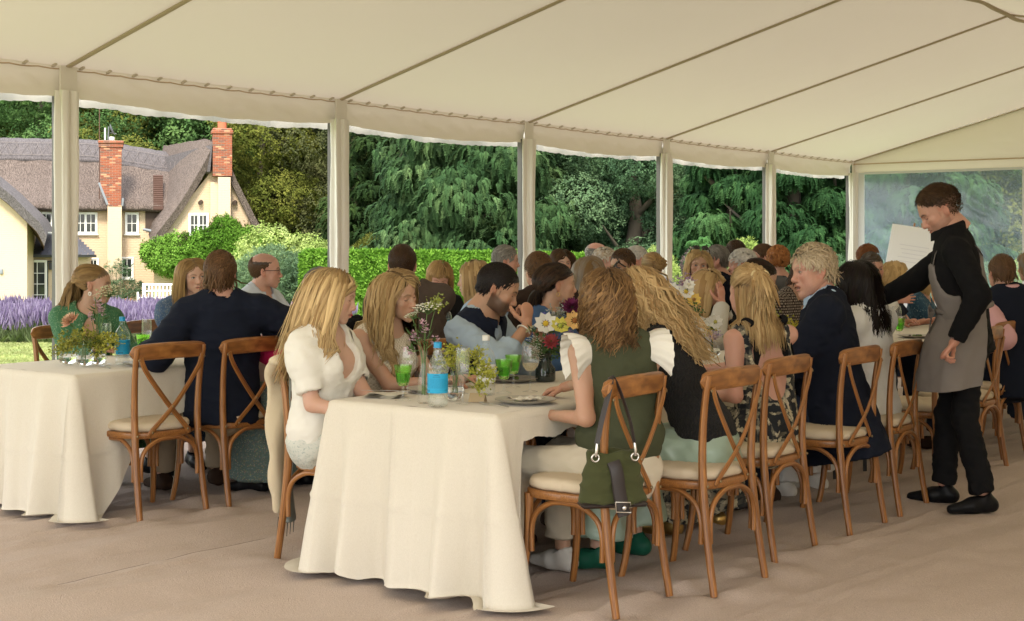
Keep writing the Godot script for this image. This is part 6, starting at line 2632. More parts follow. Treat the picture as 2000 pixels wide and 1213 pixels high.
static func lock(s: Sh, pts: PackedVector3Array, rad: PackedFloat32Array, sides: int, squash: float, up: Vector3, ca: Color, cb: Color, outs: PackedVector3Array) -> void:
	var m := pts.size()
	var first := s.v.size()
	var nn := up
	for j in m:
		var tg := (pts[mini(j + 1, m - 1)] - pts[maxi(j - 1, 0)]).normalized()
		nn = nn - tg * nn.dot(tg)
		if nn.length_squared() < 1e-8: nn = tg.cross(Vector3(0.3, 0.5, 0.8))
		nn = nn.normalized()
		var bb := tg.cross(nn)
		var f := float(j) / (m - 1)
		var c := ca.lerp(cb, smoothstep(0.0, 0.55, f))
		for k in sides:
			var a := TAU * k / sides + 0.5
			var rd := nn * cos(a) + bb * sin(a)
			s.v.append(pts[j] + nn * (cos(a) * rad[j]) + bb * (sin(a) * rad[j] * squash))
			s.n.append((outs[j] + rd * 0.42).normalized())
			s.c.append(c)
			s.t.append(Vector2.ZERO)
	for j in m - 1:
		for k in sides:
			var k2 := (k + 1) % sides
			var q := first + j * sides
			s.quad(q + k, q + k2, q + sides + k2, q + sides + k)

func in_head(J: Dictionary, p: Vector3) -> Vector3:
	return J.hc + J.Bh * (p * J.hs)

func glasses_sh(J: Dictionary, on_top := false) -> Array:
	var s := Sh.new()
	var up := Vector3(0, 0.083, 0.005) if on_top else Vector3.ZERO
	var B: Basis = Basis(Vector3.RIGHT, -0.75) if on_top else Basis()
	var lens := Sh.new()
	for sg in [-1.0, 1.0]:
		var ring := PackedVector3Array()
		var row := PackedVector3Array()
		for k in 17:
			var a := TAU * k / 16.0
			var ca := signf(cos(a)) * pow(absf(cos(a)), 0.6)
			var sa := signf(sin(a)) * pow(absf(sin(a)), 0.6)
			var q := Vector3(0.033 * sg + ca * 0.025, 0.0 + sa * 0.019, 0.098 - 0.004 * absf(ca))
			ring.append(in_head(J, up + B * q))
		s.tube(ring, f32([0.0026 if on_top else 0.0019]), 5)
		var c := lens.p(in_head(J, up + B * Vector3(0.033 * sg, 0, 0.100)))
		var b0 := lens.v.size()
		for q in ring: lens.p(q)
		for k in 16: lens.tri(c, b0 + k, b0 + k + 1)
		s.tube(v3([in_head(J, up + B * Vector3(0.058 * sg, 0.006, 0.094)), in_head(J, up + B * Vector3(0.078 * sg, 0.004, 0.05)), in_head(J, up + B * Vector3(0.079 * sg, 0.002, 0.0)), in_head(J, up + B * Vector3(0.078 * sg, -0.012, -0.02))]), f32([0.0035 if on_top else 0.002]), 5)
	s.rod(in_head(J, up + B * Vector3(-0.009, 0.004, 0.1)), in_head(J, up + B * Vector3(0.009, 0.004, 0.1)), 0.002, 0.002, 5)
	return [s, lens]

func make_person(i: int) -> void:
	var q: Dictionary = people[i]
	var J := joints(q)
	q.J = J
	var out := []
	out.append(["body", body_sh(q, J), "skin"])
	if q.has("hairdo"): out.append(["hair", hair_sh(q, J), "hair_strands"])
	for w in q.wear:
		var s: Sh
		match w.t:
			"top": s = top_sh(q, J, w)
			"skirt": s = skirt_sh(q, J, w)
			"trousers": s = trouser_sh(q, J, w)
			"shoes":
				for k in 2: out.append(["shoe", shoe_sh(q, J, k), w.mat])
				continue
			"collar": s = collar_sh(J, w.get("r", 0.062), w.get("h", 0.035), w.get("open", 0.35), w.get("tilt", 0.6), w.get("lift", 0.0))
			"glasses":
				var g := glasses_sh(J, w.get("on_top", false))
				out.append(["glasses" if not w.get("on_top", false) else "sunglasses", g[0], "black_plastic"])
				if w.get("on_top", false): out.append(["tinted_lens", g[1], "dark_lens"])
				continue
			"earrings":
				for sg in [-1.0, 1.0]:
					var e := Sh.new()
					var ring := PackedVector3Array()
					var rr: float = w.get("r", 0.008)
					for k in 15:
						var a := TAU * k / 14.0
						ring.append(in_head(J, Vector3(0.080 * sg, -0.046 - rr * 1.25 + cos(a) * rr * 1.25, -0.008 + sin(a) * rr)))
					e.tube(ring, f32([w.get("th", 0.0022)]), 6)
					out.append(["earring", e, w.get("mat", "gold")])
				continue
			_:
				s = special_sh(q, J, w)
		out.append([w.get("name", w.t), s, w.mat])
	done[i] = out

func prep_head(i: int) -> void:
	var k: Array = head_keys[i]
	if k[0] == "hand": done[i] = hand_shape(k[1])
	else: done[i] = head_shape(k[0], 0.0038 if k[1] else 0.0062)

# pieces of dress that have a form of their own
func special_sh(q: Dictionary, J: Dictionary, w: Dictionary) -> Sh:
	var s := Sh.new()
	match w.t:
		"frill":
			# gathered cap sleeve
			var k: int = w.side
			var sg := 1.0 if k == 0 else -1.0
			var c: Vector3 = J["S%d" % k] - J.X * (0.035 * sg)
			var rows := []
			for j in 6:
				var v := j / 5.0
				var row := PackedVector3Array()
				for a in 41:
					var an := lerpf(-2.3, 2.3, a / 40.0)
					var rad := 0.058 + 0.050 * v + 0.006 * sin(a * 1.9) * v
					var out := sg * (0.00 + 0.095 * v)
					row.append(c + J.dir * (cos(an) * rad * 1.05) + J.F * (sin(an) * rad * 1.15) + J.X * (out * (1.0 - 0.25 * absf(an) / 2.3)) - Vector3(0, 0.035 * v * v, 0))
				rows.append(row)
			s.sheet(rows, k == 1)
		"strap":
			for sg in [w.sg]:
				var a: Vector3 = J.chest + J.F * 0.10 + J.X * (0.085 * sg) + J.dir * 0.05
				var m: Vector3 = J.nb - J.dir * 0.012 + J.X * (0.085 * sg)
				var b: Vector3 = J.chest - J.F * 0.082 + J.X * (0.075 * sg) - J.dir * 0.02
				s.tube(curve([a, a.lerp(m, 0.6) + J.F * 0.03, m, m.lerp(b, 0.45) - J.F * 0.045, b], 14), f32([w.get("wide", 0.022)]), 8, 0.28, J.X)
		"bow":
			for sg in [w.sg]:
				var c: Vector3 = J.nb - J.dir * -0.004 + J.X * (0.092 * sg)
				for z in [-1.0, 1.0]:
					s.tube(curve([c, c + J.F * (0.05 * z) + J.dir * 0.035 + J.X * 0.02 * sg, c + J.F * (0.085 * z) + J.dir * 0.012, c + J.F * (0.05 * z) - J.dir * 0.012, c], 12), f32([0.016]), 6, 0.3, J.X)
					s.tube(curve([c, c - J.F * 0.02 * z + J.X * 0.05 * sg - J.dir * 0.04, c - J.F * 0.045 + J.X * 0.065 * sg - J.dir * (0.13 + 0.04 * z)], 8), f32([0.011, 0.014, 0.016]), 6, 0.25, J.F)
				s.ball(c, Vector3(0.016, 0.016, 0.016), 8, 6)
		"tie_bow":
			var c := in_head(J, Vector3(0, 0.075, -0.100))
			for sg in [-1.0, 1.0]:
				s.tube(curve([c, c + J.Bh * Vector3(0.03 * sg, 0.02, -0.012), c + J.Bh * Vector3(0.045 * sg, -0.004, -0.01), c], 9), f32([0.010]), 6, 0.35)
				s.tube(curve([c, c + J.Bh * Vector3(0.012 * sg, -0.04, -0.018), c + J.Bh * Vector3(0.02 * sg, -0.085, -0.012)], 6), f32([0.007, 0.009, 0.010]), 6, 0.3)
			s.ball(c, Vector3(0.013, 0.013, 0.012), 8, 6)
		"bracelet":
			var k: int = w.side
			var e: Vector3 = J["E%d" % k]
			var wr: Vector3 = J["W%d" % k]
			var c := e.lerp(wr, w.get("at", 0.90))
			var b := aim(wr - e, Vector3(0, 0, 1))
			var ring := PackedVector3Array()
			for a in 17: ring.append(c + b * Vector3(cos(TAU * a / 16.0), 0, sin(TAU * a / 16.0)) * w.get("r", 0.034))
			s.tube(ring, f32([w.get("th", 0.003)]), 6, w.get("flat", 1.0), b.y)
		"dial":
			var k: int = w.side
			var e: Vector3 = J["E%d" % k]
			var wr: Vector3 = J["W%d" % k]
			var b := aim(w.get("face", Vector3(0.6, 0.3, 0.5)), wr - e)
			s.lathe(prof([0.001, 0.0, 0.019, 0.0, 0.021, 0.005, 0.019, 0.010, 0.001, 0.010]), 18, Transform3D(b, e.lerp(wr, w.get("at", 0.93)) + b.y * 0.026))
		"necklace":
			var pts := PackedVector3Array()
			for a in 25:
				var an := lerpf(0.35, TAU - 0.35, a / 24.0) + PI
				pts.append(J.nb + J.X * (sin(an) * 0.062) + J.F * (0.030 + cos(an) * -0.0 + 0.075 * maxf(0.0, -cos(an - PI) * -1.0)) - J.dir * (0.075 * maxf(0.0, cos(an - PI)) ))
			s.tube(pts, f32([0.0014]), 5)
		"apron_bib":
			var f := Field.new()
			f.cell = 0.011
			torso(f, J, 0.030, true, 0.02, 0.62)
			f.cut_plane(J.chest + J.F * -0.005, -J.F)
			f.cut_plane(J.nb - J.dir * 0.115, J.dir)
			for sg in [-1.0, 1.0]:
				f.cut_egg(J.nb - J.dir * 0.06 + J.X * (0.225 * sg) + J.F * 0.03, Vector3(0.130, 0.24, 0.20), Basis(J.X, J.dir, J.F), 0.006)
			s = f.build()
			smooth_sh(s, 1, 0.4)
			wrinkle(s, 0.005, 5.0, 77)
		"apron_skirt":
			var rows := []
			var n := FastNoiseLite.new()
			n.seed = 5
			n.frequency = 1.0
			for j in 26:
				var v := j / 25.0
				var row := PackedVector3Array()
				var c: Vector3 = (J.pel + J.dir * 0.13).lerp(Vector3((J.K0.x + J.K1.x) * 0.5, J.K0.y + 0.17, (J.K0.z + J.K1.z) * 0.5 + 0.02), v)
				for a in 61:
					var an := lerpf(-2.45, 2.45, a / 60.0)
					var rx: float = lerpf(J.rw + 0.030, J.rh + 0.075, smoothstep(0.0, 0.45, v))
					var rz: float = lerpf(J.rw * 0.72 + 0.036, J.rh * 0.80 + 0.060, smoothstep(0.0, 0.5, v))
					var fold := 0.012 * sin(an * 5.0 + 0.6 * v) * v + 0.012 * n.get_noise_2d(an * 2.0, v * 3.0)
					row.append(c + J.X * (sin(an) * (rx + fold)) + J.F * (cos(an) * (rz + fold)))
				rows.append(row)
			s.sheet(rows, true)
			var inner := []
			for row in rows:
				var r2 := PackedVector3Array()
				for p in row: r2.append(p + Vector3(0, 0.001, 0) - (p - J.pel) * Vector3(0.02, 0, 0.02))
				inner.append(r2)
			s.sheet(inner)
		"apron_strap":
			for sg in [-1.0, 1.0]:
				var a: Vector3 = J.nb - J.dir * 0.125 + J.X * (0.095 * sg) + J.F * 0.125
				var m: Vector3 = J.nb + J.X * (0.085 * sg) + J.dir * 0.036
				var b: Vector3 = J.chest - J.F * 0.135 - J.X * (0.05 * sg)
				s.tube(curve([a, a.lerp(m, 0.5) + J.F * 0.028, m, m.lerp(b, 0.5) - J.F * 0.055, b, J.waist - J.F * 0.14 - J.X * (0.12 * sg)], 20), f32([0.015]), 8, 0.25, J.X)
		"apron_tie":
			var pts := PackedVector3Array()
			for a in 41:
				var an := TAU * a / 40.0
				pts.append(J.pel + J.dir * 0.135 + J.X * (sin(an) * (J.rw + 0.036)) + J.F * (cos(an) * (J.rw * 0.72 + 0.041)))
			s.tube(pts, f32([0.013]), 6, 0.3, Vector3.UP)
			var c: Vector3 = J.pel + J.dir * 0.135 + J.F * (J.rw * 0.72 + 0.055) + J.X * 0.05
			for sg in [-1.0, 1.0]:
				s.tube(curve([c, c + J.X * (0.05 * sg) + Vector3(0, 0.028, 0) + J.F * 0.02, c + J.X * (0.075 * sg) - Vector3(0, 0.02, 0) + J.F * 0.015, c], 12), f32([0.012]), 6, 0.35)
				s.tube(curve([c, c + J.X * (0.025 * sg) - Vector3(0, 0.10, 0) + J.F * 0.018, c + J.X * (0.012 * sg) - Vector3(0, 0.20 + 0.06 * sg, 0) + J.F * 0.012], 10), f32([0.011, 0.013, 0.013]), 6, 0.3, J.X)
			s.ball(c, Vector3(0.016, 0.018, 0.014), 8, 6)
		"lapel":
			for sg in [-1.0, 1.0]:
				var a: Vector3 = J.nb + J.X * (0.066 * sg) + J.dir * 0.018 + J.F * 0.0
				var b: Vector3 = J.chest + J.F * (J.rc * 0.66 + 0.034) + J.X * (0.016 * sg) - J.dir * 0.06
				var m: Vector3 = a.lerp(b, 0.5) + J.F * 0.060 + J.X * (0.020 * sg)
				s.tube(curve([a, a.lerp(m, 0.5) + J.F * 0.02, m, m.lerp(b, 0.5) + J.F * 0.014, b], 14), f32([0.018, 0.022, 0.028, 0.034, 0.038, 0.040, 0.040, 0.038, 0.034, 0.03, 0.025, 0.02, 0.014, 0.009, 0.004]), 8, 0.16, (J.X * sg + J.F * -0.35).normalized())
		"hat":
			var xf := Transform3D(J.Bh, in_head(J, Vector3(0, 0.055, -0.01)))
			s.lathe(prof([0.001, 0.10, 0.07, 0.095, 0.088, 0.06, 0.094, 0.0, 0.16, -0.012, 0.165, -0.018, 0.09, -0.01]), 24, xf)
		"hairband":
			var pts := PackedVector3Array()
			for a in 17:
				var an := lerpf(-1.5, 1.5, a / 16.0)
				pts.append(in_head(J, Vector3(sin(an) * 0.088, 0.030 + cos(an) * 0.100, 0.022 - 0.02 * cos(an))))
			s.tube(pts, f32([0.006]), 6)
	return s

func guest(called: String, label: String, hc: Vector3, yaw: float, q: Dictionary) -> void:
	q.hc = hc
	q.yaw = yaw
	q.label = label
	q.called = called
	q.seed = people.size() + 3
	if not q.has("near"): q.near = false
	if not q.has("man"): q.man = false
	if not q.has("hair"): q.hair = q.hairdo.c1 if q.has("hairdo") else Color(0.1, 0.07, 0.05)
	if not q.has("L"): q.L = Vector3(0.15, 0.80, 0.42)
	if not q.has("R"): q.R = Vector3(-0.15, 0.80, 0.42)
	people.append(q)

const FAIR := Color(0.53, 0.325, 0.235)
const ROSY := Color(0.53, 0.29, 0.215)
const TAN := Color(0.44, 0.25, 0.16)
const WARM := Color(0.47, 0.275, 0.185)
const BLOND := Color(0.42, 0.265, 0.110)
const BLOND2 := Color(0.66, 0.47, 0.235)
const DKBLOND := Color(0.235, 0.140, 0.058)
const BROWN := Color(0.050, 0.027, 0.014)
const MIDBROWN := Color(0.095, 0.052, 0.026)
const BLACKH := Color(0.011, 0.008, 0.007)
const GREY := Color(0.20, 0.185, 0.165)
const WHITEH := Color(0.58, 0.55, 0.50)

func dress_mats() -> void:
	var plain := [["white_cotton", 0.74, 0.71, 0.64], ["cream_lace", 0.66, 0.58, 0.46], ["chambray", 0.33, 0.41, 0.49], ["navy_wool", 0.011, 0.015, 0.030], ["blue_jumper", 0.055, 0.105, 0.215], ["olive_linen", 0.062, 0.068, 0.038],
		["cream_denim", 0.60, 0.535, 0.42], ["black_cotton", 0.009, 0.009, 0.010], ["navy_suit", 0.010, 0.013, 0.024], ["sky_poplin", 0.36, 0.48, 0.64], ["white_linen", 0.70, 0.69, 0.66], ["brown_wool", 0.034, 0.021, 0.016],
		["tweed", 0.080, 0.060, 0.049], ["raspberry", 0.46, 0.012, 0.075], ["pale_shirt", 0.50, 0.54, 0.60], ["pink_poplin", 0.62, 0.36, 0.38], ["apron_grey", 0.20, 0.178, 0.165], ["black_shirt", 0.007, 0.007, 0.008], ["oatmeal", 0.52, 0.50, 0.45],
		["red_dress", 0.55, 0.015, 0.018], ["beige_trousers", 0.38, 0.30, 0.21], ["brown_suede", 0.040, 0.022, 0.014], ["black_shoe", 0.008, 0.008, 0.009], ["white_shoe", 0.70, 0.67, 0.62], ["green_trainer", 0.012, 0.085, 0.05],
		["purple_dress", 0.20, 0.17, 0.42], ["grey_wool", 0.11, 0.11, 0.115], ["teal_dress", 0.02, 0.10, 0.17], ["black_ribbon", 0.008, 0.008, 0.009], ["cream_ribbon", 0.62, 0.50, 0.28], ["dark_denim", 0.02, 0.028, 0.05]]
	for p in plain:
		var m := mat(p[0], p[1], p[2], p[3], 0.88)
		m.metallic_specular = 0.25
		if p[0] in ["black_shoe", "green_trainer", "white_shoe"]:
			m.roughness = 0.4
			m.rim_enabled = false
		else: bumped(m, weave_bump, 0.10, Vector3(7, 7, 7))
	var sat := mat("mint_satin", 0.33, 0.43, 0.345, 0.38)
	var kn := mat("black_knit", 0.010, 0.010, 0.011, 0.95)
	var im := Image.create(64, 64, false, Image.FORMAT_RGB8)
	for y in 64:
		for x in 64:
			var g := 0.5 + 0.5 * sin(x * TAU / 8.0 + 1.6 * sin(y * TAU / 16.0))
			im.set_pixel(x, y, Color(g, g, g))
	bumped(kn, ImageTexture.create_from_image(im), 0.5, Vector3(9, 9, 9))
	print_mat("leaf_print", Color(0.008, 0.011, 0.016), [Color(0.62, 0.54, 0.38), Color(0.50, 0.44, 0.30), Color(0.55, 0.48, 0.33)], 40, 16.0, 3.8, 2)
	print_mat("green_print", Color(0.035, 0.13, 0.055), [Color(0.50, 0.55, 0.42), Color(0.25, 0.36, 0.16), Color(0.02, 0.08, 0.035)], 240, 3.4, 6.0, 3)
	print_mat("blue_print", Color(0.045, 0.085, 0.165), [Color(0.42, 0.46, 0.46), Color(0.10, 0.16, 0.22), Color(0.30, 0.28, 0.16)], 170, 4.4, 6.0, 4)
	print_mat("blue_white_print", Color(0.66, 0.68, 0.70), [Color(0.06, 0.12, 0.35), Color(0.10, 0.2, 0.45)], 34, 9.0, 4.0, 5)
	print_mat("purple_print", Color(0.22, 0.20, 0.42), [Color(0.10, 0.11, 0.34), Color(0.42, 0.36, 0.55), Color(0.40, 0.22, 0.26)], 60, 9.0, 4.0, 6)
	print_mat("teal_print", Color(0.018, 0.065, 0.115), [Color(0.30, 0.42, 0.46), Color(0.10, 0.24, 0.34)], 90, 5.0, 5.0, 7)
	print_mat("multi_print", Color(0.09, 0.14, 0.13), [Color(0.40, 0.16, 0.16), Color(0.42, 0.36, 0.12), Color(0.16, 0.26, 0.34), Color(0.45, 0.42, 0.36)], 260, 3.6, 6.0, 8)
	print_mat("striped_print", Color(0.56, 0.56, 0.50), [Color(0.20, 0.27, 0.27), Color(0.36, 0.42, 0.38)], 150, 4.5, 6.0, 9)
	var ge := Image.create(64, 64, false, Image.FORMAT_RGB8)
	ge.fill(Color(0.028, 0.016, 0.016).linear_to_srgb())
	for y in 64:
		for x in 64:
			var u := (x + (8 if (y / 16) % 2 else 0)) % 16
			var v := y % 16
			if absi(u - 8) + absi(v - 8) < 6 and not (absi(u - 8) + absi(v - 8) < 2): ge.set_pixel(x, y, Color(0.46, 0.40, 0.33).linear_to_srgb())
	tri_tex(mat("geo_print", 1, 1, 1, 0.85), ImageTexture.create_from_image(ge), Vector3(13, 13, 13))
	var lace := mat("lace", 0.68, 0.60, 0.47, 0.9)
	var li := Image.create(64, 64, false, Image.FORMAT_RGB8)
	for y in 64:
		for x in 64:
			var g := clampf(0.5 + 0.6 * sin(x * TAU / 16.0) * sin(y * TAU / 16.0) + 0.4 * sin((x + y) * TAU / 8.0), 0.0, 1.0)
			li.set_pixel(x, y, Color(0.34, 0.28, 0.20).linear_to_srgb().lerp(Color(0.74, 0.67, 0.54).linear_to_srgb(), g))
	lace.albedo_color = Color.WHITE
	tri_tex(lace, ImageTexture.create_from_image(li), Vector3(14, 14, 14))
	var sk := tinted("skin", 0.52)
	sk.subsurf_scatter_enabled = true
	sk.subsurf_scatter_strength = 0.12
	var hs := tinted("hair_strands", 0.42)
	hs.metallic_specular = 0.28
	mat("gold", 0.55, 0.36, 0.12, 0.3, 0.9)
	mat("pearl", 0.7, 0.66, 0.58, 0.3)
	mat("steel", 0.45, 0.44, 0.42, 0.28, 0.9)
	mat("black_plastic", 0.012, 0.011, 0.011, 0.3)
	var dl := mat("dark_lens", 0.02, 0.018, 0.016, 0.08)
	mat("watch_dial", 0.10, 0.10, 0.09, 0.2)

func print_mat(called: String, ground: Color, inks: Array, n: int, size: float, scale: float, seed_: int) -> void:
	var im := Image.create(192, 192, false, Image.FORMAT_RGB8)
	im.fill(ground.linear_to_srgb())
	var r := rng_of(seed_)
	for k in n:
		var c := Vector2(r.randf() * 192, r.randf() * 192)
		var an := r.randf() * TAU
		var L := size * r.randf_range(0.7, 1.5)
		var W := L * r.randf_range(0.3, 0.55)
		var ink: Color = inks[k % inks.size()]
		ink = ink.linear_to_srgb()
		var d := Vector2(cos(an), sin(an))
		var e := Vector2(-d.y, d.x)
		for y in range(int(c.y - L), int(c.y + L) + 1):
			for x in range(int(c.x - L), int(c.x + L) + 1):
				var q := Vector2(x, y) - c
				var u := q.dot(d) / L
				var v := q.dot(e) / W
				if absf(u) < 1.0 and absf(v) < (1.0 - u * u) * (0.8 + 0.2 * sin(u * 9.0)): im.set_pixel(posmod(x, 192), posmod(y, 192), ink)
	tri_tex(mat(called, 1, 1, 1, 0.85), ImageTexture.create_from_image(im), Vector3.ONE * scale)

func V(x: float, y: float, z: float) -> Vector3:
	return Vector3(x, y, z)

func share(k: int, n: int, shapes: bool) -> void:
	while true:
		gate.lock()
		var i := turn
		turn += 1
		gate.unlock()
		if i >= n: return
		if shapes: prep_head(i)
		else: make_person(i)

var gate := Mutex.new()
var turn := 0

func in_threads(n: int, shapes: bool) -> void:
	turn = 0
	var ts := []
	for k in 4:
		var t := Thread.new()
		t.start(share.bind(k, n, shapes))
		ts.append(t)
	for t in ts: t.wait_to_finish()

func build_people():
	dress_mats()
	guest_list()
	for kind in ["woman", "woman_open", "man", "man_open", "elder", "elder_open"]:
		for near in [true, false]:
			for q in people:
				if q.face == kind and q.near == near:
					head_keys.append([kind, near])
					break
	for p in ["rest", "flat", "grip", "fist"]: head_keys.append(["hand", p])
	done.resize(head_keys.size())
	in_threads(head_keys.size(), true)
	for k in head_keys.size():
		if head_keys[k][0] == "hand": hands[head_keys[k][1]] = done[k]
		else: heads[head_keys[k]] = done[k]
	done = []
	done.resize(people.size())
	in_threads(people.size(), false)
	for k in people.size():
		var q: Dictionary = people[k]
		var o := thing(q.called, q.label, "person", Vector3.ZERO, deg_to_rad(q.yaw))
		var off: Vector3 = Basis(Vector3.UP, deg_to_rad(q.yaw)) * q.J.hc
		o.position = Vector3(q.hc.x - off.x, 0, q.hc.z - off.z)
		if q.get("drop", 0.0) != 0.0: o.position.y = q.drop
		for p in done[k]:
			if p[1].v.size() > 0: obj(p[0], p[1], mats[p[2]], o)
	done = []

func guest_list():
	# ---- the row on the lawn side of the nearer table; they face +x
	guest("person", "blonde guest with long straight hair in a white puff-sleeved blouse, looking down, profile", V(-4.36, 1.195, -4.47), 92, {near = true, face = "woman", skin = FAIR, eyes = "down", head = [34.0, 14.0, 0.0], lean = 1.0, twist = 8.0, ph = 0.58, knees = [V(0.22, 0.56, 0.32), V(0.09, 0.56, 0.33)], ankles = [V(0.22, 0.095, 0.30), V(0.10, 0.095, 0.28)],
		hairdo = {style = "long", c1 = DKBLOND * 1.25, c2 = BLOND2, len = 0.45, n = 400, part = 0.012, vol = 0.075, back = 0.38, wave = 0.003, wlen = 0.2}, R = V(-0.10, 0.69, 0.33), L = V(0.05, 0.69, 0.34),
		wear = [{t = "top", name = "blouse", mat = "white_cotton", off = 0.022, sleeve = "puff", neck = [0.075, 0.092, 0.060], vee = 0.20, veew = 0.075, low = -0.035, wrinkle = 0.0045}, {t = "skirt", mat = "striped_print", len = 0.85, off = -0.006, flare = 0.0}, {t = "shoes", mat = "white_shoe"}, {t = "necklace", mat = "gold"}]})
	guest("person", "blonde guest in sleeveless cream lace with a ring earring, talking with tilted head", V(-4.42, 1.181, -4.96), 92, {near = true, face = "woman_open", open = true, skin = WARM, eyes = "down", head = [4.0, 8.0, 13.0], lean = 9.0, twist = -6.0, ph = 0.56,
		hairdo = {style = "long", c1 = DKBLOND * 1.1, c2 = BLOND2 * 0.95, len = 0.44, n = 380, part = -0.01, vol = 0.06, back = 0.0, wave = 0.006, wlen = 0.16}, R = V(-0.02, 0.79, 0.42), L = V(0.12, 0.79, 0.46), handR = "grip",
		wear = [{t = "top", name = "lace_top", mat = "lace", off = 0.014, sleeve = "none", shoulder = 0.7, neck = [0.03, 0.085, 0.035], low = 0.10}, {t = "skirt", mat = "cream_lace", len = 0.6}, {t = "shoes", mat = "white_shoe"}, {t = "earrings", r = 0.013, th = 0.0045, mat = "gold"}]})
	guest("person", "dark-haired bearded man in a navy gilet over a chambray shirt, fist held to his chin", V(-4.24, 1.205, -5.52), 90, {near = true, man = true, face = "man", skin = TAN, eyes = "down", beard = 0.72, brow = 0.95, head = [34.0, 26.0, 0.0], lean = 17.0, twist = 10.0,
		hairdo = {style = "short", c1 = BLACKH, c2 = BLACKH * 1.6, len = 0.085, sidelen = 0.035, n = 520, sides = 0.8, comb = Vector3(0.25, 0.15, -0.75), stand = 0.25, vol = 0.06, w = 0.007}, R = V(0.015, 1.025, 0.42), L = V(0.10, 0.98, 0.44), poleR = V(-0.8, -0.75, 0.1), poleL = V(0.3, -1, 0.1), handR = "fist", handL = "fist", reachR = V(0.25, 0.85, -0.15), palmR = V(0.3, 0.0, -1.0),
		wear = [{t = "top", name = "shirt", mat = "chambray", off = 0.012, sleeve = "roll", neck = [0.03, 0.070, 0.02], low = 0.10, wrinkle = 0.008}, {t = "top", name = "gilet", mat = "navy_wool", off = 0.026, sleeve = "none", shoulder = 0.78, neck = [0.04, 0.068, 0.0], vee = 0.10, veew = 0.03, low = 0.12, wrinkle = 0.004}, {t = "collar", mat = "navy_wool", r = 0.076, h = 0.046, open = 0.30}, {t = "trousers", mat = "dark_denim"}, {t = "shoes", mat = "brown_suede"}, {t = "bracelet", side = 1, mat = "pearl", th = 0.004, at = 0.86}]})
	guest("person", "dark-haired guest in a blue jumper with a low ponytail and drop earring", V(-4.42, 1.207, -6.30), 95, {near = true, face = "woman", skin = WARM, head = [42.0, 4.0, 0.0], lean = 7.0, twist = 12.0, gaze = 0.002,
		hairdo = {style = "pony", c1 = BLACKH * 1.2, c2 = BROWN, len = 0.16, n = 380, tie = Vector3(0.0, -0.045, -0.105), vol = 0.10, w = 0.009, band = Color(0.01, 0.01, 0.01)},
		wear = [{t = "top", name = "jumper", mat = "blue_jumper", off = 0.020, sleeve = "long", neck = [0.02, 0.075, 0.02]}, {t = "trousers", mat = "dark_denim"}, {t = "shoes", mat = "black_shoe"}, {t = "earrings", r = 0.009}]})
	# ---- the row on the matting side; they face -x
	guest("person", "curly brown-haired guest in an olive sleeveless top with white frills and cream jeans", V(-3.12, 1.200, -4.80), -90, {near = true, face = "woman", skin = WARM, head = [-42.0, 6.0, 0.0], lean = 3.0, twist = -40.0, ph = 0.56,
		hairdo = {style = "long", c1 = MIDBROWN * 0.9, c2 = Color(0.30, 0.17, 0.07), len = 0.225, n = 460, part = 0.0, vol = 0.20, back = 0.0, wave = 0.019, wlen = 0.115, w = 0.0085}, L = V(0.12, 0.72, 0.27), R = V(-0.16, 0.80, 0.40), poleL = V(0.25, -1.0, -0.35),
		wear = [{t = "top", name = "sleeveless_top", mat = "olive_linen", off = 0.018, sleeve = "none", shoulder = 0.72, neck = [0.0, 0.070, 0.012], low = -0.10, wrinkle = 0.004}, {t = "frill", side = 0, mat = "white_cotton"}, {t = "frill", side = 1, mat = "white_cotton"}, {t = "trousers", name = "jeans", mat = "cream_denim", len = 0.86, off = 0.012, flare = 0.03, rise = 0.13}, {t = "shoes", mat = "white_shoe"}]})
	guest("person", "guest with long curly fair hair in a sleeveless black knit and mint satin skirt", V(-3.24, 1.205, -5.23), -78, {near = true, face = "woman", skin = FAIR, head = [12.0, 8.0, -6.0], lean = 24.0, side = 2.0, twist = 6.0, ph = 0.57,
		hairdo = {style = "long", c1 = DKBLOND * 1.5, c2 = BLOND2 * 0.9, len = 0.40, n = 400, part = -0.012, vol = 0.13, back = 0.55, wave = 0.016, wlen = 0.10}, L = V(0.06, 0.79, 0.46), R = V(-0.1, 0.80, 0.5),
		wear = [{t = "top", name = "knit_top", mat = "black_knit", off = 0.018, sleeve = "none", shoulder = 0.62, neck = [0.01, 0.062, 0.0], low = -0.07}, {t = "skirt", mat = "mint_satin", len = 0.85, flare = 0.05}, {t = "shoes", name = "trainer", mat = "green_trainer"}, {t = "glasses", on_top = true, mat = "black_plastic"}, {t = "earrings", r = 0.009}]})
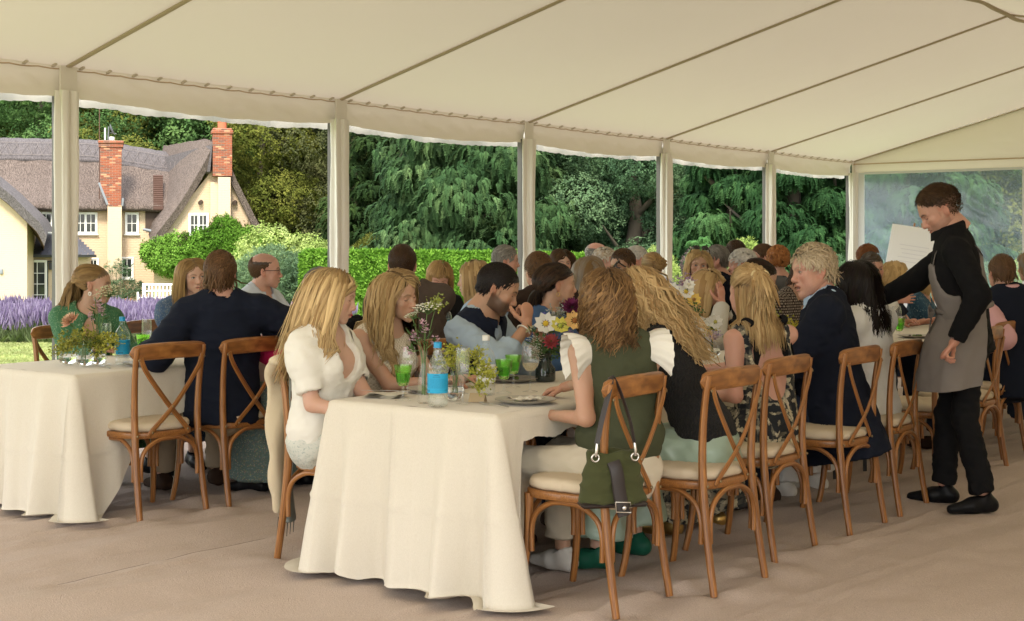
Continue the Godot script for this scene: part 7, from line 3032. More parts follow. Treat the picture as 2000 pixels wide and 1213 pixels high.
	guest("person", "fair-haired guest with a half-up tie and bare back in a black and cream leaf-print dress", V(-3.10, 1.192, -6.02), -92, {near = true, face = "woman", skin = ROSY, head = [-26.0, 6.0, 0.0], lean = 6.0, twist = -26.0, ph = 0.57,
		hairdo = {style = "half", c1 = DKBLOND * 1.3, c2 = BLOND2 * 0.85, len = 0.205, n = 420, tie = Vector3(0.0, 0.075, -0.095), vol = 0.10, wave = 0.002, wlen = 0.2, w = 0.009}, L = V(0.16, 0.70, 0.28), R = V(-0.14, 0.80, 0.42),
		wear = [{t = "top", name = "dress", mat = "leaf_print", off = 0.014, sleeve = "none", shoulder = 0.6, neck = [0.03, 0.11, 0.06], backcut = [0.10, 0.105, 0.26], low = 0.10}, {t = "skirt", mat = "leaf_print", len = 0.97, flare = 0.09}, {t = "strap", sg = 1.0, mat = "black_ribbon"}, {t = "strap", sg = -1.0, mat = "black_ribbon"}, {t = "bow", sg = 1.0, mat = "black_ribbon"}, {t = "bow", sg = -1.0, mat = "black_ribbon"}, {t = "tie_bow", name = "hair_tie", mat = "cream_ribbon"}, {t = "shoes", mat = "gold"}]})
	guest("person", "fair wavy-haired heavyset man in a navy blazer and sky-blue shirt, talking over his shoulder", V(-3.12, 1.290, -6.80), -82, {near = true, man = true, face = "elder_open", open = true, skin = ROSY, brow = 0.5, build = 1.16, head = [42.0, 8.0, 4.0], lean = 6.0, twist = 14.0, ph = 0.58, hs = 1.10,
		hairdo = {style = "short", c1 = Color(0.36, 0.27, 0.165), c2 = Color(0.54, 0.44, 0.31), len = 0.105, sidelen = 0.05, n = 520, comb = Vector3(-0.5, 0.45, -0.35), stand = 0.4, mess = 0.55, vol = 0.19, wave = 0.005, wlen = 0.07, w = 0.0085}, hair = Color(0.42, 0.33, 0.22), L = V(0.10, 0.80, 0.36), R = V(-0.18, 0.81, 0.42), poleL = V(0.8, -0.7, -0.5),
		wear = [{t = "top", name = "blazer", mat = "navy_suit", off = 0.030, sleeve = "long", neck = [0.045, 0.098, 0.045], vee = 0.34, veew = 0.075, low = 0.27, loose = 0.014, upto = 1.9}, {t = "top", name = "shirt", mat = "sky_poplin", off = 0.016, sleeve = "long", neck = [0.03, 0.070, 0.02], low = 0.1, upto = 1.97}, {t = "collar", mat = "sky_poplin", r = 0.082, h = 0.052, open = 0.45, lift = 0.012}, {t = "lapel", mat = "navy_suit"}, {t = "trousers", mat = "dark_denim"}, {t = "shoes", mat = "brown_suede"}]})
	guest("person", "guest with long wavy black hair in a white jacket, turned away", V(-3.09, 1.212, -7.30), -88, {near = true, face = "woman", skin = TAN, head = [-18.0, 8.0, 0.0], lean = 4.0, twist = -10.0, ph = 0.57,
		hairdo = {style = "long", c1 = BLACKH, c2 = BLACKH * 1.8, len = 0.31, n = 380, part = 0.0, vol = 0.14, back = 0.1, wave = 0.010, wlen = 0.13},
		wear = [{t = "top", name = "jacket", mat = "white_linen", off = 0.026, sleeve = "long", neck = [0.03, 0.07, 0.01], low = 0.12, loose = 0.016}, {t = "trousers", mat = "white_linen", off = 0.03, flare = 0.05}, {t = "shoes", mat = "white_shoe"}]})
	guest("person", "man in a pink shirt and navy waistcoat with brown thinning hair, seen from behind", V(-3.02, 1.235, -9.62), -95, {man = true, face = "man", skin = ROSY, head = [-45.0, 8.0, 0.0], lean = 4.0, twist = -40.0, build = 1.08, L = V(0.2, 0.72, 0.2),
		hairdo = {style = "short", c1 = MIDBROWN, c2 = MIDBROWN * 1.3, len = 0.07, sidelen = 0.07, n = 240, comb = Vector3(0.1, 0.1, -0.7), vol = 0.08},
		wear = [{t = "top", name = "shirt", mat = "pink_poplin", off = 0.016, sleeve = "long", neck = [0.03, 0.068, 0.0], loose = 0.02}, {t = "top", name = "waistcoat", mat = "navy_suit", off = 0.040, sleeve = "none", shoulder = 0.74, neck = [0.03, 0.055, -0.01], low = 0.2}, {t = "collar", mat = "pink_poplin", r = 0.086, h = 0.05, lift = 0.02}, {t = "trousers", mat = "dark_denim"}, {t = "shoes", mat = "brown_suede"}]})
	guest("person", "guest with greying fair hair at the table's far part, close to the canvas wall strip", V(-3.35, 1.255, -11.4), -92, {face = "woman", skin = FAIR, head = [-10.0, 5.0, 0.0], hairdo = {style = "long", c1 = DKBLOND, c2 = GREY, len = 0.14, vol = 0.15}, wear = [{t = "top", mat = "grey_wool"}, {t = "trousers", mat = "dark_denim"}]})
	guest("person", "brown-haired guest at the edge of view behind the pink-shirted man", V(-2.95, 1.245, -10.9), -90, {face = "woman", skin = FAIR, head = [-20.0, 5.0, 0.0], hairdo = {style = "long", c1 = BROWN, c2 = MIDBROWN, len = 0.3, vol = 0.12}, wear = [{t = "top", mat = "teal_dress"}, {t = "trousers", mat = "dark_denim"}]})
	# ---- on along the lawn side of the nearer table
	guest("person", "blonde guest in a pale grey blazer resting her cheek on her hand", V(-4.42, 1.140, -8.02), 96, {face = "woman", skin = ROSY, head = [6.0, 10.0, 8.0], lean = 12.0, R = V(-0.075, 1.045, 0.30), poleR = V(-0.6, -0.8, 0.5), handR = "flat", reachR = V(0.1, 0.95, -0.1), palmR = V(0.3, 0.0, -1.0),
		hairdo = {style = "long", c1 = DKBLOND * 1.3, c2 = BLOND2, len = 0.36, n = 220, part = -0.01, vol = 0.09, back = 0.15}, wear = [{t = "top", name = "blazer", mat = "oatmeal", off = 0.022, sleeve = "long", neck = [0.04, 0.08, 0.03]}, {t = "trousers", mat = "oatmeal"}]})
	guest("person", "dark-haired guest looking down behind the half-up blonde", V(-4.42, 1.190, -8.80), 94, {face = "woman", skin = FAIR, eyes = "down", head = [36.0, 22.0, 0.0], lean = 10.0, hairdo = {style = "pony", c1 = BLACKH, c2 = BROWN * 0.7, len = 0.15, n = 200, tie = Vector3(0, 0.0, -0.115), vol = 0.12}, wear = [{t = "top", mat = "black_cotton"}, {t = "trousers", mat = "dark_denim"}]})
	guest("person", "brown-haired man in a brown geometric-print shirt leaning over the table", V(-4.30, 1.190, -9.25), 94, {man = true, near = true, face = "man", skin = TAN, eyes = "down", head = [34.0, 22.0, 0.0], lean = 20.0, hairdo = {style = "short", c1 = BROWN, c2 = MIDBROWN, len = 0.10, sidelen = 0.09, n = 300, comb = Vector3(-0.2, 0.2, -0.8), vol = 0.12, wave = 0.006, wlen = 0.06, w = 0.009}, wear = [{t = "top", name = "shirt", mat = "geo_print", off = 0.018, sleeve = "long", neck = [0.03, 0.072, 0.01], vee = 0.12}, {t = "collar", mat = "geo_print", r = 0.07, h = 0.038}, {t = "trousers", mat = "dark_denim"}]})
	guest("person", "short-haired man in an open white shirt, looking sideways with a raised hand", V(-4.42, 1.240, -10.76), 84, {man = true, near = true, face = "man", skin = ROSY, beard = 0.18, head = [-34.0, 12.0, 8.0], lean = 14.0, gaze = 0.003, R = V(-0.02, 0.98, 0.42), handR = "flat", palmR = V(0.9, -0.2, 0.2), reachR = V(0.5, 0.15, 0.8), poleR = V(-0.3, -1.0, 0.2),
		hairdo = {style = "short", c1 = BROWN * 1.1, c2 = GREY * 0.7, len = 0.05, sidelen = 0.025, n = 300, comb = Vector3(0.4, 0.6, 0.2), vol = 0.08, w = 0.009}, wear = [{t = "top", name = "shirt", mat = "white_linen", off = 0.018, sleeve = "long", neck = [0.03, 0.07, 0.01], vee = 0.16}, {t = "collar", mat = "white_linen", r = 0.07, h = 0.04, open = 0.6}, {t = "trousers", mat = "dark_denim"}]})
	guest("person", "laughing fair-haired guest with bobbed hair in a dark blue top", V(-4.42, 1.165, -11.24), 92, {face = "woman_open", open = true, skin = ROSY, head = [36.0, 4.0, 0.0], lean = 8.0, hairdo = {style = "long", c1 = BLOND, c2 = BLOND2, len = 0.20, n = 200, vol = 0.16, back = 0.1, wave = 0.006}, wear = [{t = "top", mat = "navy_wool", sleeve = "short", neck = [0.04, 0.08, 0.05]}, {t = "skirt", mat = "navy_wool"}]})
	guest("person", "guest in a dark blue patterned top beside the white easel board", V(-4.40, 1.130, -12.0), 100, {face = "woman", skin = ROSY, head = [30.0, 5.0, 0.0], hairdo = {style = "long", c1 = BLOND, c2 = BLOND2 * 0.9, len = 0.14, n = 120, vol = 0.15}, wear = [{t = "top", mat = "teal_print", off = 0.02}, {t = "skirt", mat = "teal_print"}]})
	guest("person", "curly auburn-haired guest half hidden behind the man in the open white shirt", V(-5.50, 1.300, -13.3), 150, {face = "woman", skin = ROSY, hairdo = {style = "curly", c1 = Color(0.16, 0.055, 0.02), c2 = Color(0.22, 0.09, 0.035), len = 0.09, n = 260, vol = 0.1}, wear = [{t = "top", mat = "grey_wool"}, {t = "trousers", mat = "dark_denim"}]})
	# ---- the table on the lawn side: its row facing the lawn
	guest("person", "brown-haired man in a navy jacket seen from behind, one arm over the chair rail", V(-5.98, 1.262, -5.23), -108, {near = true, man = true, face = "man", skin = ROSY, head = [-36.0, 4.0, 0.0], lean = 0.0, twist = -20.0, hiptwist = 10.0, ph = 0.57, build = 1.03, L = V(0.34, 0.83, 0.26), R = V(-0.30, 0.90, 0.06), poleL = V(0.8, -0.9, -0.3), poleR = V(-1.0, -0.35, -0.5), shrug = [0.0, 0.02],
		hairdo = {style = "short", c1 = MIDBROWN * 0.8, c2 = Color(0.16, 0.085, 0.04), len = 0.10, sidelen = 0.10, n = 560, comb = Vector3(0.3, 0.15, -0.8), stand = 0.22, vol = 0.13, wave = 0.005, wlen = 0.07, w = 0.0085},
		wear = [{t = "top", name = "jacket", mat = "navy_suit", off = 0.030, sleeve = "long", neck = [0.03, 0.085, 0.02], low = 0.15, swing = 0.0, loose = 0.014}, {t = "collar", mat = "navy_suit", r = 0.078, h = 0.035}, {t = "trousers", mat = "beige_trousers"}, {t = "shoes", name = "boot", mat = "brown_suede", boot = 0.05}]})
	guest("person", "grey-haired older guest in raspberry pink, looking away in profile", V(-5.60, 1.174, -5.62), -88, {near = true, face = "elder", skin = ROSY, head = [34.0, 2.0, 0.0], lean = 7.0, twist = 12.0, hairdo = {style = "short", c1 = GREY * 0.55, c2 = GREY, len = 0.09, sidelen = 0.08, n = 380, comb = Vector3(0.2, 0.2, -0.8), vol = 0.12, wave = 0.004, w = 0.009}, wear = [{t = "top", name = "cardigan", mat = "raspberry", off = 0.022, sleeve = "long", neck = [0.03, 0.075, 0.03]}, {t = "skirt", mat = "multi_print", len = 0.98, flare = 0.08}, {t = "shoes", mat = "black_shoe"}]})
	guest("person", "dark-haired man in a grey-brown tweed jacket seen from behind", V(-5.62, 1.301, -6.36), -92, {near = true, man = true, face = "man", skin = ROSY, head = [-50.0, 4.0, 0.0], lean = 8.0, twist = -34.0, build = 1.04, hairdo = {style = "short", c1 = BROWN * 0.8, c2 = BROWN, len = 0.06, sidelen = 0.035, n = 400, comb = Vector3(0.3, 0.2, -0.8), vol = 0.08, w = 0.009}, wear = [{t = "top", name = "jacket", mat = "tweed", off = 0.030, sleeve = "long", neck = [0.03, 0.085, 0.02], low = 0.25}, {t = "collar", mat = "tweed", r = 0.078, h = 0.034}, {t = "trousers", mat = "dark_denim"}, {t = "shoes", mat = "brown_suede"}]})
	guest("person", "guest with straight streaked blonde hair, turned to the lawn", V(-5.70, 1.200, -7.16), -84, {face = "woman", skin = FAIR, head = [24.0, 4.0, 0.0], hairdo = {style = "long", c1 = DKBLOND, c2 = BLOND2, len = 0.30, n = 240, vol = 0.10, back = 0.1}, wear = [{t = "top", mat = "sky_poplin", off = 0.02, neck = [0.04, 0.08, 0.04]}, {t = "skirt", mat = "sky_poplin"}]})
	guest("person", "curly-haired man in a dark brown jacket with a white collar, seen from behind", V(-5.68, 1.241, -7.86), -92, {near = true, man = true, face = "man", skin = ROSY, head = [-30.0, 2.0, 0.0], lean = 6.0, twist = -30.0, hairdo = {style = "curly", c1 = MIDBROWN, c2 = Color(0.15, 0.075, 0.032), len = 0.065, n = 520, vol = 0.06, w = 0.008}, wear = [{t = "top", name = "jacket", mat = "brown_wool", off = 0.030, sleeve = "long", neck = [0.03, 0.088, 0.03], low = 0.25}, {t = "collar", mat = "white_cotton", r = 0.080, h = 0.052, lift = 0.012}, {t = "trousers", mat = "dark_denim"}]})
	guest("person", "guest with long ash-grey hair seen from behind past the dark ponytail", V(-5.70, 1.215, -8.52), -92, {face = "woman", skin = FAIR, head = [-30.0, 4.0, 0.0], hairdo = {style = "long", c1 = DKBLOND * 0.9, c2 = GREY * 1.4, len = 0.32, n = 240, vol = 0.12}, wear = [{t = "top", mat = "grey_wool"}, {t = "trousers", mat = "dark_denim"}]})
	guest("person", "brown-haired man whose forehead shows over the curly brown-haired guest", V(-5.70, 1.270, -9.00), -60, {man = true, face = "man", skin = TAN, head = [55.0, 14.0, 0.0], hairdo = {style = "short", c1 = BROWN, c2 = MIDBROWN, len = 0.07, n = 240, comb = Vector3(-0.3, 0.3, -0.7), vol = 0.1}, wear = [{t = "top", mat = "navy_wool"}, {t = "trousers", mat = "dark_denim"}]})
	guest("person", "guest with fair pinned-up hair in a purple print dress", V(-5.66, 1.245, -9.36), -92, {face = "woman", skin = ROSY, head = [-30.0, 6.0, 0.0], twist = -25.0, hairdo = {style = "bun", c1 = DKBLOND, c2 = BLOND, len = 0.16, n = 260, tie = Vector3(0, 0.03, -0.115), vol = 0.10}, wear = [{t = "top", name = "dress", mat = "purple_print", off = 0.018, sleeve = "short", neck = [0.0, 0.09, 0.03]}, {t = "skirt", mat = "purple_print"}]})
	guest("person", "blonde guest in a red halter dress with sunglasses on her head, facing the camera", V(-5.57, 1.262, -9.95), 44, {near = true, face = "woman", skin = WARM, lipstick = true, head = [-10.0, 4.0, -4.0], lean = 2.0, hs = 1.0, hairdo = {style = "long", c1 = BLOND, c2 = BLOND2, len = 0.32, n = 240, part = 0.01, vol = 0.07, wave = 0.003}, wear = [{t = "top", name = "halter_dress", mat = "red_dress", off = 0.016, sleeve = "none", shoulder = 0.5, neck = [0.04, 0.072, 0.02], vee = 0.10, veew = 0.03}, {t = "skirt", mat = "red_dress"}, {t = "glasses", on_top = true, mat = "black_plastic"}]})
	guest("person", "grey-haired man in a navy suit, turned towards the conifers", V(-5.66, 1.300, -10.40), -86, {man = true, near = true, face = "man", skin = ROSY, head = [30.0, 0.0, 0.0], lean = 4.0, twist = -10.0, hairdo = {style = "short", c1 = GREY * 0.5, c2 = GREY * 1.1, len = 0.055, sidelen = 0.045, n = 360, comb = Vector3(0.3, 0.2, -0.7), vol = 0.08, w = 0.009}, wear = [{t = "top", name = "jacket", mat = "navy_suit", off = 0.030, sleeve = "long", neck = [0.03, 0.088, 0.02], low = 0.25}, {t = "trousers", mat = "navy_suit"}]})
	guest("person", "white curly-haired older guest behind the half-up blonde", V(-5.35, 1.262, -10.28), -70, {face = "elder", skin = ROSY, head = [10.0, 4.0, 0.0], hairdo = {style = "curly", c1 = WHITEH * 0.85, c2 = WHITEH, len = 0.075, n = 320, vol = 0.1}, wear = [{t = "top", mat = "oatmeal"}, {t = "skirt", mat = "oatmeal"}]})
	guest("person", "brown-haired man with glasses in front of the lime shrub", V(-5.68, 1.310, -11.30), -84, {man = true, face = "man", skin = ROSY, head = [30.0, 2.0, 0.0], hairdo = {style = "short", c1 = MIDBROWN * 0.8, c2 = MIDBROWN, len = 0.05, sidelen = 0.035, n = 260, comb = Vector3(0.2, 0.2, -0.7), vol = 0.07}, wear = [{t = "top", mat = "sky_poplin"}, {t = "trousers", mat = "dark_denim"}, {t = "glasses", mat = "black_plastic"}]})
	guest("person", "dark-haired man partly hidden behind the grey-haired man in the navy suit", V(-5.95, 1.345, -11.30), -100, {man = true, face = "man", skin = ROSY, head = [-20.0, 4.0, 0.0], hairdo = {style = "short", c1 = BROWN * 0.7, c2 = BROWN, len = 0.06, n = 240, comb = Vector3(0.2, 0.3, -0.6), vol = 0.1}, wear = [{t = "top", mat = "navy_wool"}, {t = "trousers", mat = "dark_denim"}]})
	guest("person", "ginger curly-haired guest beside the fifth tent leg", V(-5.38, 1.290, -11.00), -100, {face = "woman", skin = ROSY, head = [-20.0, 4.0, 0.0], hairdo = {style = "curly", c1 = Color(0.30, 0.11, 0.035), c2 = Color(0.42, 0.18, 0.06), len = 0.08, n = 240, vol = 0.1}, wear = [{t = "top", mat = "grey_wool"}, {t = "skirt", mat = "grey_wool"}]})
	# ---- its row facing the marquee
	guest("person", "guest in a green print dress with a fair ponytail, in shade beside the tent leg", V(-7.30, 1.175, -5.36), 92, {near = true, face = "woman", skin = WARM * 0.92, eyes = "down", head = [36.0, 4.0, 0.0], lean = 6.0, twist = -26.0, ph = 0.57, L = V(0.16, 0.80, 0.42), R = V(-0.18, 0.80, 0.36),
		hairdo = {style = "pony", c1 = DKBLOND * 0.8, c2 = BLOND * 0.8, len = 0.26, n = 400, tie = Vector3(0.0, 0.012, -0.118), vol = 0.06, w = 0.009, wave = 0.004, wlen = 0.12, band = Color(0.01, 0.01, 0.01)}, wear = [{t = "top", name = "dress", mat = "green_print", off = 0.020, sleeve = "long", neck = [0.055, 0.066, 0.02], vee = 0.34, veew = 0.050}, {t = "skirt", mat = "green_print"}, {t = "shoes", mat = "black_shoe"}, {t = "earrings", r = 0.008, th = 0.004, mat = "pearl"}]})
	guest("person", "fair long-haired guest in a dark blue print top, listening to the navy-jacketed man", V(-7.20, 1.216, -6.06), 80, {near = true, face = "woman", skin = FAIR, head = [-10.0, 4.0, 6.0], lean = 7.0, twist = -8.0, gaze = 0.003, hairdo = {style = "long", c1 = DKBLOND, c2 = BLOND, len = 0.34, n = 340, part = 0.0, vol = 0.05, back = 0.05}, wear = [{t = "top", mat = "blue_print", off = 0.018, sleeve = "puff", neck = [0.04, 0.10, 0.04]}, {t = "skirt", mat = "blue_print"}, {t = "shoes", name = "espadrille", mat = "black_shoe"}, {t = "earrings", r = 0.010, mat = "gold"}]})
	guest("person", "balding man with glasses in a pale striped shirt, looking away along the table", V(-7.20, 1.245, -6.70), 84, {near = true, man = true, face = "man", skin = ROSY, bald = 0.75, high = 0.02, head = [52.0, 2.0, 0.0], lean = 4.0, twist = 20.0, hairdo = {style = "short", c1 = MIDBROWN * 0.75, c2 = MIDBROWN, len = 0.022, sidelen = 0.018, n = 520, comb = Vector3(0.2, 0.2, -0.7), vol = 0.03, w = 0.007}, wear = [{t = "top", name = "shirt", mat = "pale_shirt", off = 0.022, sleeve = "long", neck = [0.03, 0.068, 0.0], vee = 0.14, loose = 0.02}, {t = "collar", mat = "pale_shirt", r = 0.072, h = 0.045, open = 0.6}, {t = "trousers", mat = "beige_trousers"}, {t = "glasses", mat = "black_plastic"}]})
	guest("person", "short fair-haired guest in a black top looking down at her plate", V(-7.00, 1.165, -8.36), 60, {near = true, face = "woman", skin = ROSY, eyes = "down", head = [-16.0, 26.0, -5.0], lean = 12.0, hs = 1.02, hairdo = {style = "long", c1 = DKBLOND * 1.2, c2 = BLOND, len = 0.15, n = 300, part = 0.02, vol = 0.20, wave = 0.006, wlen = 0.1}, wear = [{t = "top", mat = "black_cotton", off = 0.018, sleeve = "short", neck = [0.03, 0.11, 0.05]}, {t = "skirt", mat = "black_cotton"}]})
	guest("person", "wavy grey-haired man half hidden behind the bearded man", V(-7.10, 1.295, -9.36), 90, {man = true, face = "elder", skin = ROSY, head = [40.0, 6.0, 0.0], hairdo = {style = "short", c1 = GREY * 0.7, c2 = GREY * 1.5, len = 0.09, sidelen = 0.07, n = 260, comb = Vector3(-0.2, 0.2, -0.8), vol = 0.13, wave = 0.006, wlen = 0.07}, wear = [{t = "top", mat = "pale_shirt"}, {t = "trousers", mat = "beige_trousers"}]})
	guest("person", "brown-haired guest between the curly-haired man and the dark ponytail", V(-7.10, 1.265, -10.20), 60, {face = "woman", skin = FAIR, head = [-10.0, 6.0, 0.0], hairdo = {style = "long", c1 = BROWN, c2 = MIDBROWN, len = 0.3, n = 180, vol = 0.10}, wear = [{t = "top", mat = "grey_wool"}, {t = "skirt", mat = "grey_wool"}]})
	guest("person", "bald pink-headed man at the far end of the laurel hedge", V(-7.19, 1.325, -10.90), 110, {man = true, face = "elder", skin = Color(0.56, 0.30, 0.235), bald = 1.0, high = 0.03, head = [20.0, 4.0, 0.0], hairdo = {style = "short", c1 = GREY, c2 = WHITEH, len = 0.015, n = 120, vol = 0.02}, wear = [{t = "top", mat = "pale_shirt"}, {t = "trousers", mat = "beige_trousers"}]})
	guest("person", "older guest with short white-blonde hair in front of the bald man", V(-6.85, 1.278, -10.52), 80, {face = "elder", skin = ROSY, head = [30.0, 6.0, 0.0], hairdo = {style = "curly", c1 = Color(0.48, 0.37, 0.24), c2 = WHITEH, len = 0.06, n = 240, vol = 0.1}, wear = [{t = "top", mat = "oatmeal"}, {t = "skirt", mat = "oatmeal"}]})
	guest("person", "white-haired man behind the pinned-up fair hair", V(-6.62, 1.290, -10.70), 100, {man = true, face = "elder", skin = ROSY, head = [30.0, 4.0, 0.0], hairdo = {style = "short", c1 = WHITEH * 0.8, c2 = WHITEH, len = 0.06, n = 260, comb = Vector3(0.3, 0.2, -0.7), vol = 0.1}, wear = [{t = "top", mat = "pale_shirt"}, {t = "trousers", mat = "beige_trousers"}]})
	# ---- the waiter
	guest("person", "waiter with cropped brown hair in a black shirt and grey apron, reaching to the table", V(-2.655, 1.612, -7.39), -66, {near = true, man = true, stand = true, face = "man", skin = ROSY * 0.97, fade = 0.4, high = 0.016, beard = 0.28, eyes = "down", brow = 0.95, head = [10.0, 32.0, 0.0], lean = 9.0, side = 3.0, twist = -6.0, ph = 0.955, build = 1.02, hs = 1.06,
		knees = [V(0.13, 0.50, 0.03), V(-0.08, 0.51, 0.10)], ankles = [V(0.17, 0.10, -0.06), V(-0.08, 0.10, 0.12)], toes = [18.0, -12.0],
		L = V(0.36, 0.925, 0.10), R = V(-0.27, 0.98, 0.66), poleL = V(0.8, -0.1, -0.9), poleR = V(-0.3, -1.0, 0.0), handL = "grip", palmL = V(0.1, -0.3, -1.0), reachL = V(-0.05, -0.75, 0.55), handR = "flat",
		hairdo = {style = "short", c1 = BROWN * 0.9, c2 = MIDBROWN * 0.85, len = 0.05, sidelen = 0.007, n = 640, sides = 0.75, comb = Vector3(0.15, 0.7, 0.3), vol = 0.24, stand = 0.9, mess = 0.35, w = 0.0065},
		wear = [{t = "top", name = "shirt", mat = "black_shirt", off = 0.012, sleeve = "long", neck = [0.015, 0.060, 0.0], low = 0.12, loose = 0.008}, {t = "collar", mat = "black_shirt", r = 0.080, h = 0.062, open = 0.28, lift = 0.022}, {t = "trousers", mat = "black_cotton", off = 0.008, flare = 0.020, len = 0.97, wrinkle = 0.008}, {t = "shoes", mat = "black_shoe"}, {t = "apron_bib", mat = "apron_grey"}, {t = "apron_skirt", mat = "apron_grey"}, {t = "apron_strap", mat = "apron_grey"}, {t = "apron_tie", mat = "apron_grey"}, {t = "bracelet", name = "watch_strap", side = 0, mat = "steel", at = 0.93, r = 0.033, th = 0.009, flat = 0.35}, {t = "dial", name = "watch_face", side = 0, mat = "steel", at = 0.93, face = V(0.75, 0.35, -0.5)}]})
	# ---- out in the garden
	guest("person", "guest in a white and blue print dress in the garden by the cottage", G(-14.2, 0.13, 54.0), -100, {face = "woman", skin = ROSY, ph = 0.57, drop = -1.0, head = [-30.0, 0.0, 0.0], hairdo = {style = "bun", c1 = MIDBROWN, c2 = DKBLOND, len = 0.2, n = 80, vol = 0.1, tie = Vector3(0, 0.06, -0.10)}, wear = [{t = "top", name = "dress", mat = "blue_white_print", off = 0.03, sleeve = "puff", neck = [0.03, 0.11, 0.05]}, {t = "skirt", mat = "blue_white_print", len = 0.9, flare = 0.15}]})
	guest("person", "person in a black hat bent low behind the lavender", G(-15.0, -0.12, 54.0), 100, {face = "man", man = true, skin = ROSY, ph = 0.57, drop = -1.0, head = [0.0, 40.0, 0.0], lean = 30.0, hairdo = {style = "short", c1 = BROWN, len = 0.03, n = 40}, wear = [{t = "top", mat = "oatmeal"}, {t = "trousers", mat = "dark_denim"}, {t = "hat", mat = "black_cotton"}]})

# ---------------------------------------------------------------- glasses, bottles, plates
func glass_mat(called: String, r: float, g: float, b: float, a: float) -> StandardMaterial3D:
	if mats.has(called): return mats[called]
	var m := mat(called, r, g, b, 0.02)
	m.transparency = BaseMaterial3D.TRANSPARENCY_ALPHA
	m.albedo_color.a = a
	return m

func solid_glass(called: String, r: float, g: float, b: float, k: float) -> StandardMaterial3D:
	var m := mat(called, r, g, b, 0.0)
	m.refraction_enabled = true
	m.refraction_scale = k
	m.albedo_color.a = 0.04
	return m

func lathe_part(called: String, p: Array, m: Material, o: Node3D, segs := 24, cut := false) -> void:
	var s := Sh.new()
	s.lathe(prof(p), segs)
	if cut:
		var f := Sh.new()
		for k in s.i.size():
			f.p(s.v[s.i[k]])
			f.i.append(k)
		obj(called, f, m, o)
		return
	s.normals()
	s.weld_normals()
	obj(called, s, m, o)

func stem_glass(called: String, label: String, at: Vector3, kind: String) -> Node3D:
	var o := thing(called, label, "glass", at, 0.0, {"goblet": "green goblets", "wine": "clear wine glasses", "flute": "champagne flutes"}[kind])
	var clear := glass_mat("clear_glass", 0.45, 0.50, 0.48, 0.055)
	if kind == "goblet":
		lathe_part("bowl", [0.006, 0.062, 0.020, 0.066, 0.027, 0.078, 0.034, 0.115, 0.040, 0.152, 0.0385, 0.152, 0.032, 0.115, 0.025, 0.080, 0.002, 0.070], solid_glass("green_glass", 0.58, 0.94, 0.30, 0.05), o, 12, true)
		lathe_part("stem", [0.034, 0.0, 0.035, 0.002, 0.012, 0.009, 0.006, 0.016, 0.0055, 0.036, 0.009, 0.042, 0.0055, 0.048, 0.008, 0.062], clear, o, 16)
		lathe_part("water", [0.001, 0.076, 0.025, 0.080, 0.0335, 0.118, 0.001, 0.118], solid_glass("green_water", 0.30, 0.85, 0.03, 0.033), o, 12, true)
	elif kind == "wine":
		lathe_part("bowl", [0.004, 0.088, 0.018, 0.094, 0.034, 0.115, 0.0405, 0.145, 0.037, 0.185, 0.031, 0.212, 0.030, 0.212, 0.036, 0.185, 0.0395, 0.145, 0.033, 0.117, 0.002, 0.094], clear, o)
		lathe_part("stem", [0.034, 0.0, 0.035, 0.002, 0.010, 0.006, 0.004, 0.014, 0.0035, 0.080, 0.006, 0.089], clear, o, 14)
	else:
		lathe_part("bowl", [0.004, 0.084, 0.016, 0.098, 0.026, 0.130, 0.030, 0.170, 0.028, 0.232, 0.027, 0.232, 0.029, 0.170, 0.025, 0.131, 0.002, 0.092], clear, o)
		lathe_part("stem", [0.032, 0.0, 0.033, 0.002, 0.009, 0.006, 0.004, 0.014, 0.0038, 0.074, 0.006, 0.085], clear, o, 14)
	return o

func pour(o: Node3D) -> void:
	lathe_part("wine", [0.001, 0.094, 0.017, 0.097, 0.0325, 0.117, 0.0370, 0.130, 0.001, 0.130], glass_mat("white_wine", 0.80, 0.66, 0.38, 0.35), o)

func label_tex(blue: bool) -> ImageTexture:
	var im := Image.create(256, 192, false, Image.FORMAT_RGB8)
	var ground := Color(0.01, 0.34, 0.60).linear_to_srgb() if blue else Color(0.72, 0.71, 0.68).linear_to_srgb()
	var ink := Color(0.004, 0.12, 0.26).linear_to_srgb() if blue else Color(0.35, 0.35, 0.36).linear_to_srgb()
	im.fill(ground)
	var r := rng_of(12)
	for k in 7:
		im.fill_rect(Rect2i(102 + k * 4, 24 - (4 - absi(k - 3)) * 3, 52 - k * 8 if k < 6 else 6, 2), ink)
		im.fill_rect(Rect2i(100, 34 + (k % 2) * 3, 56, 2), ink)
	for row in 12:
		var x := 30
		var y := 50 + row * 8
		while x < 222:
			var w := int(r.randf_range(3, 13))
			im.fill_rect(Rect2i(x, y, w, 3), ink.lerp(ground, 0.4))
			x += w + 4
	for k in 16: im.fill_rect(Rect2i(28 + k * 3, 158, 1 + k % 3, 22), ink)
	im.fill_rect(Rect2i(190, 160, 34, 3), ink)
	im.fill_rect(Rect2i(190, 168, 28, 3), ink)
	return ImageTexture.create_from_image(im)

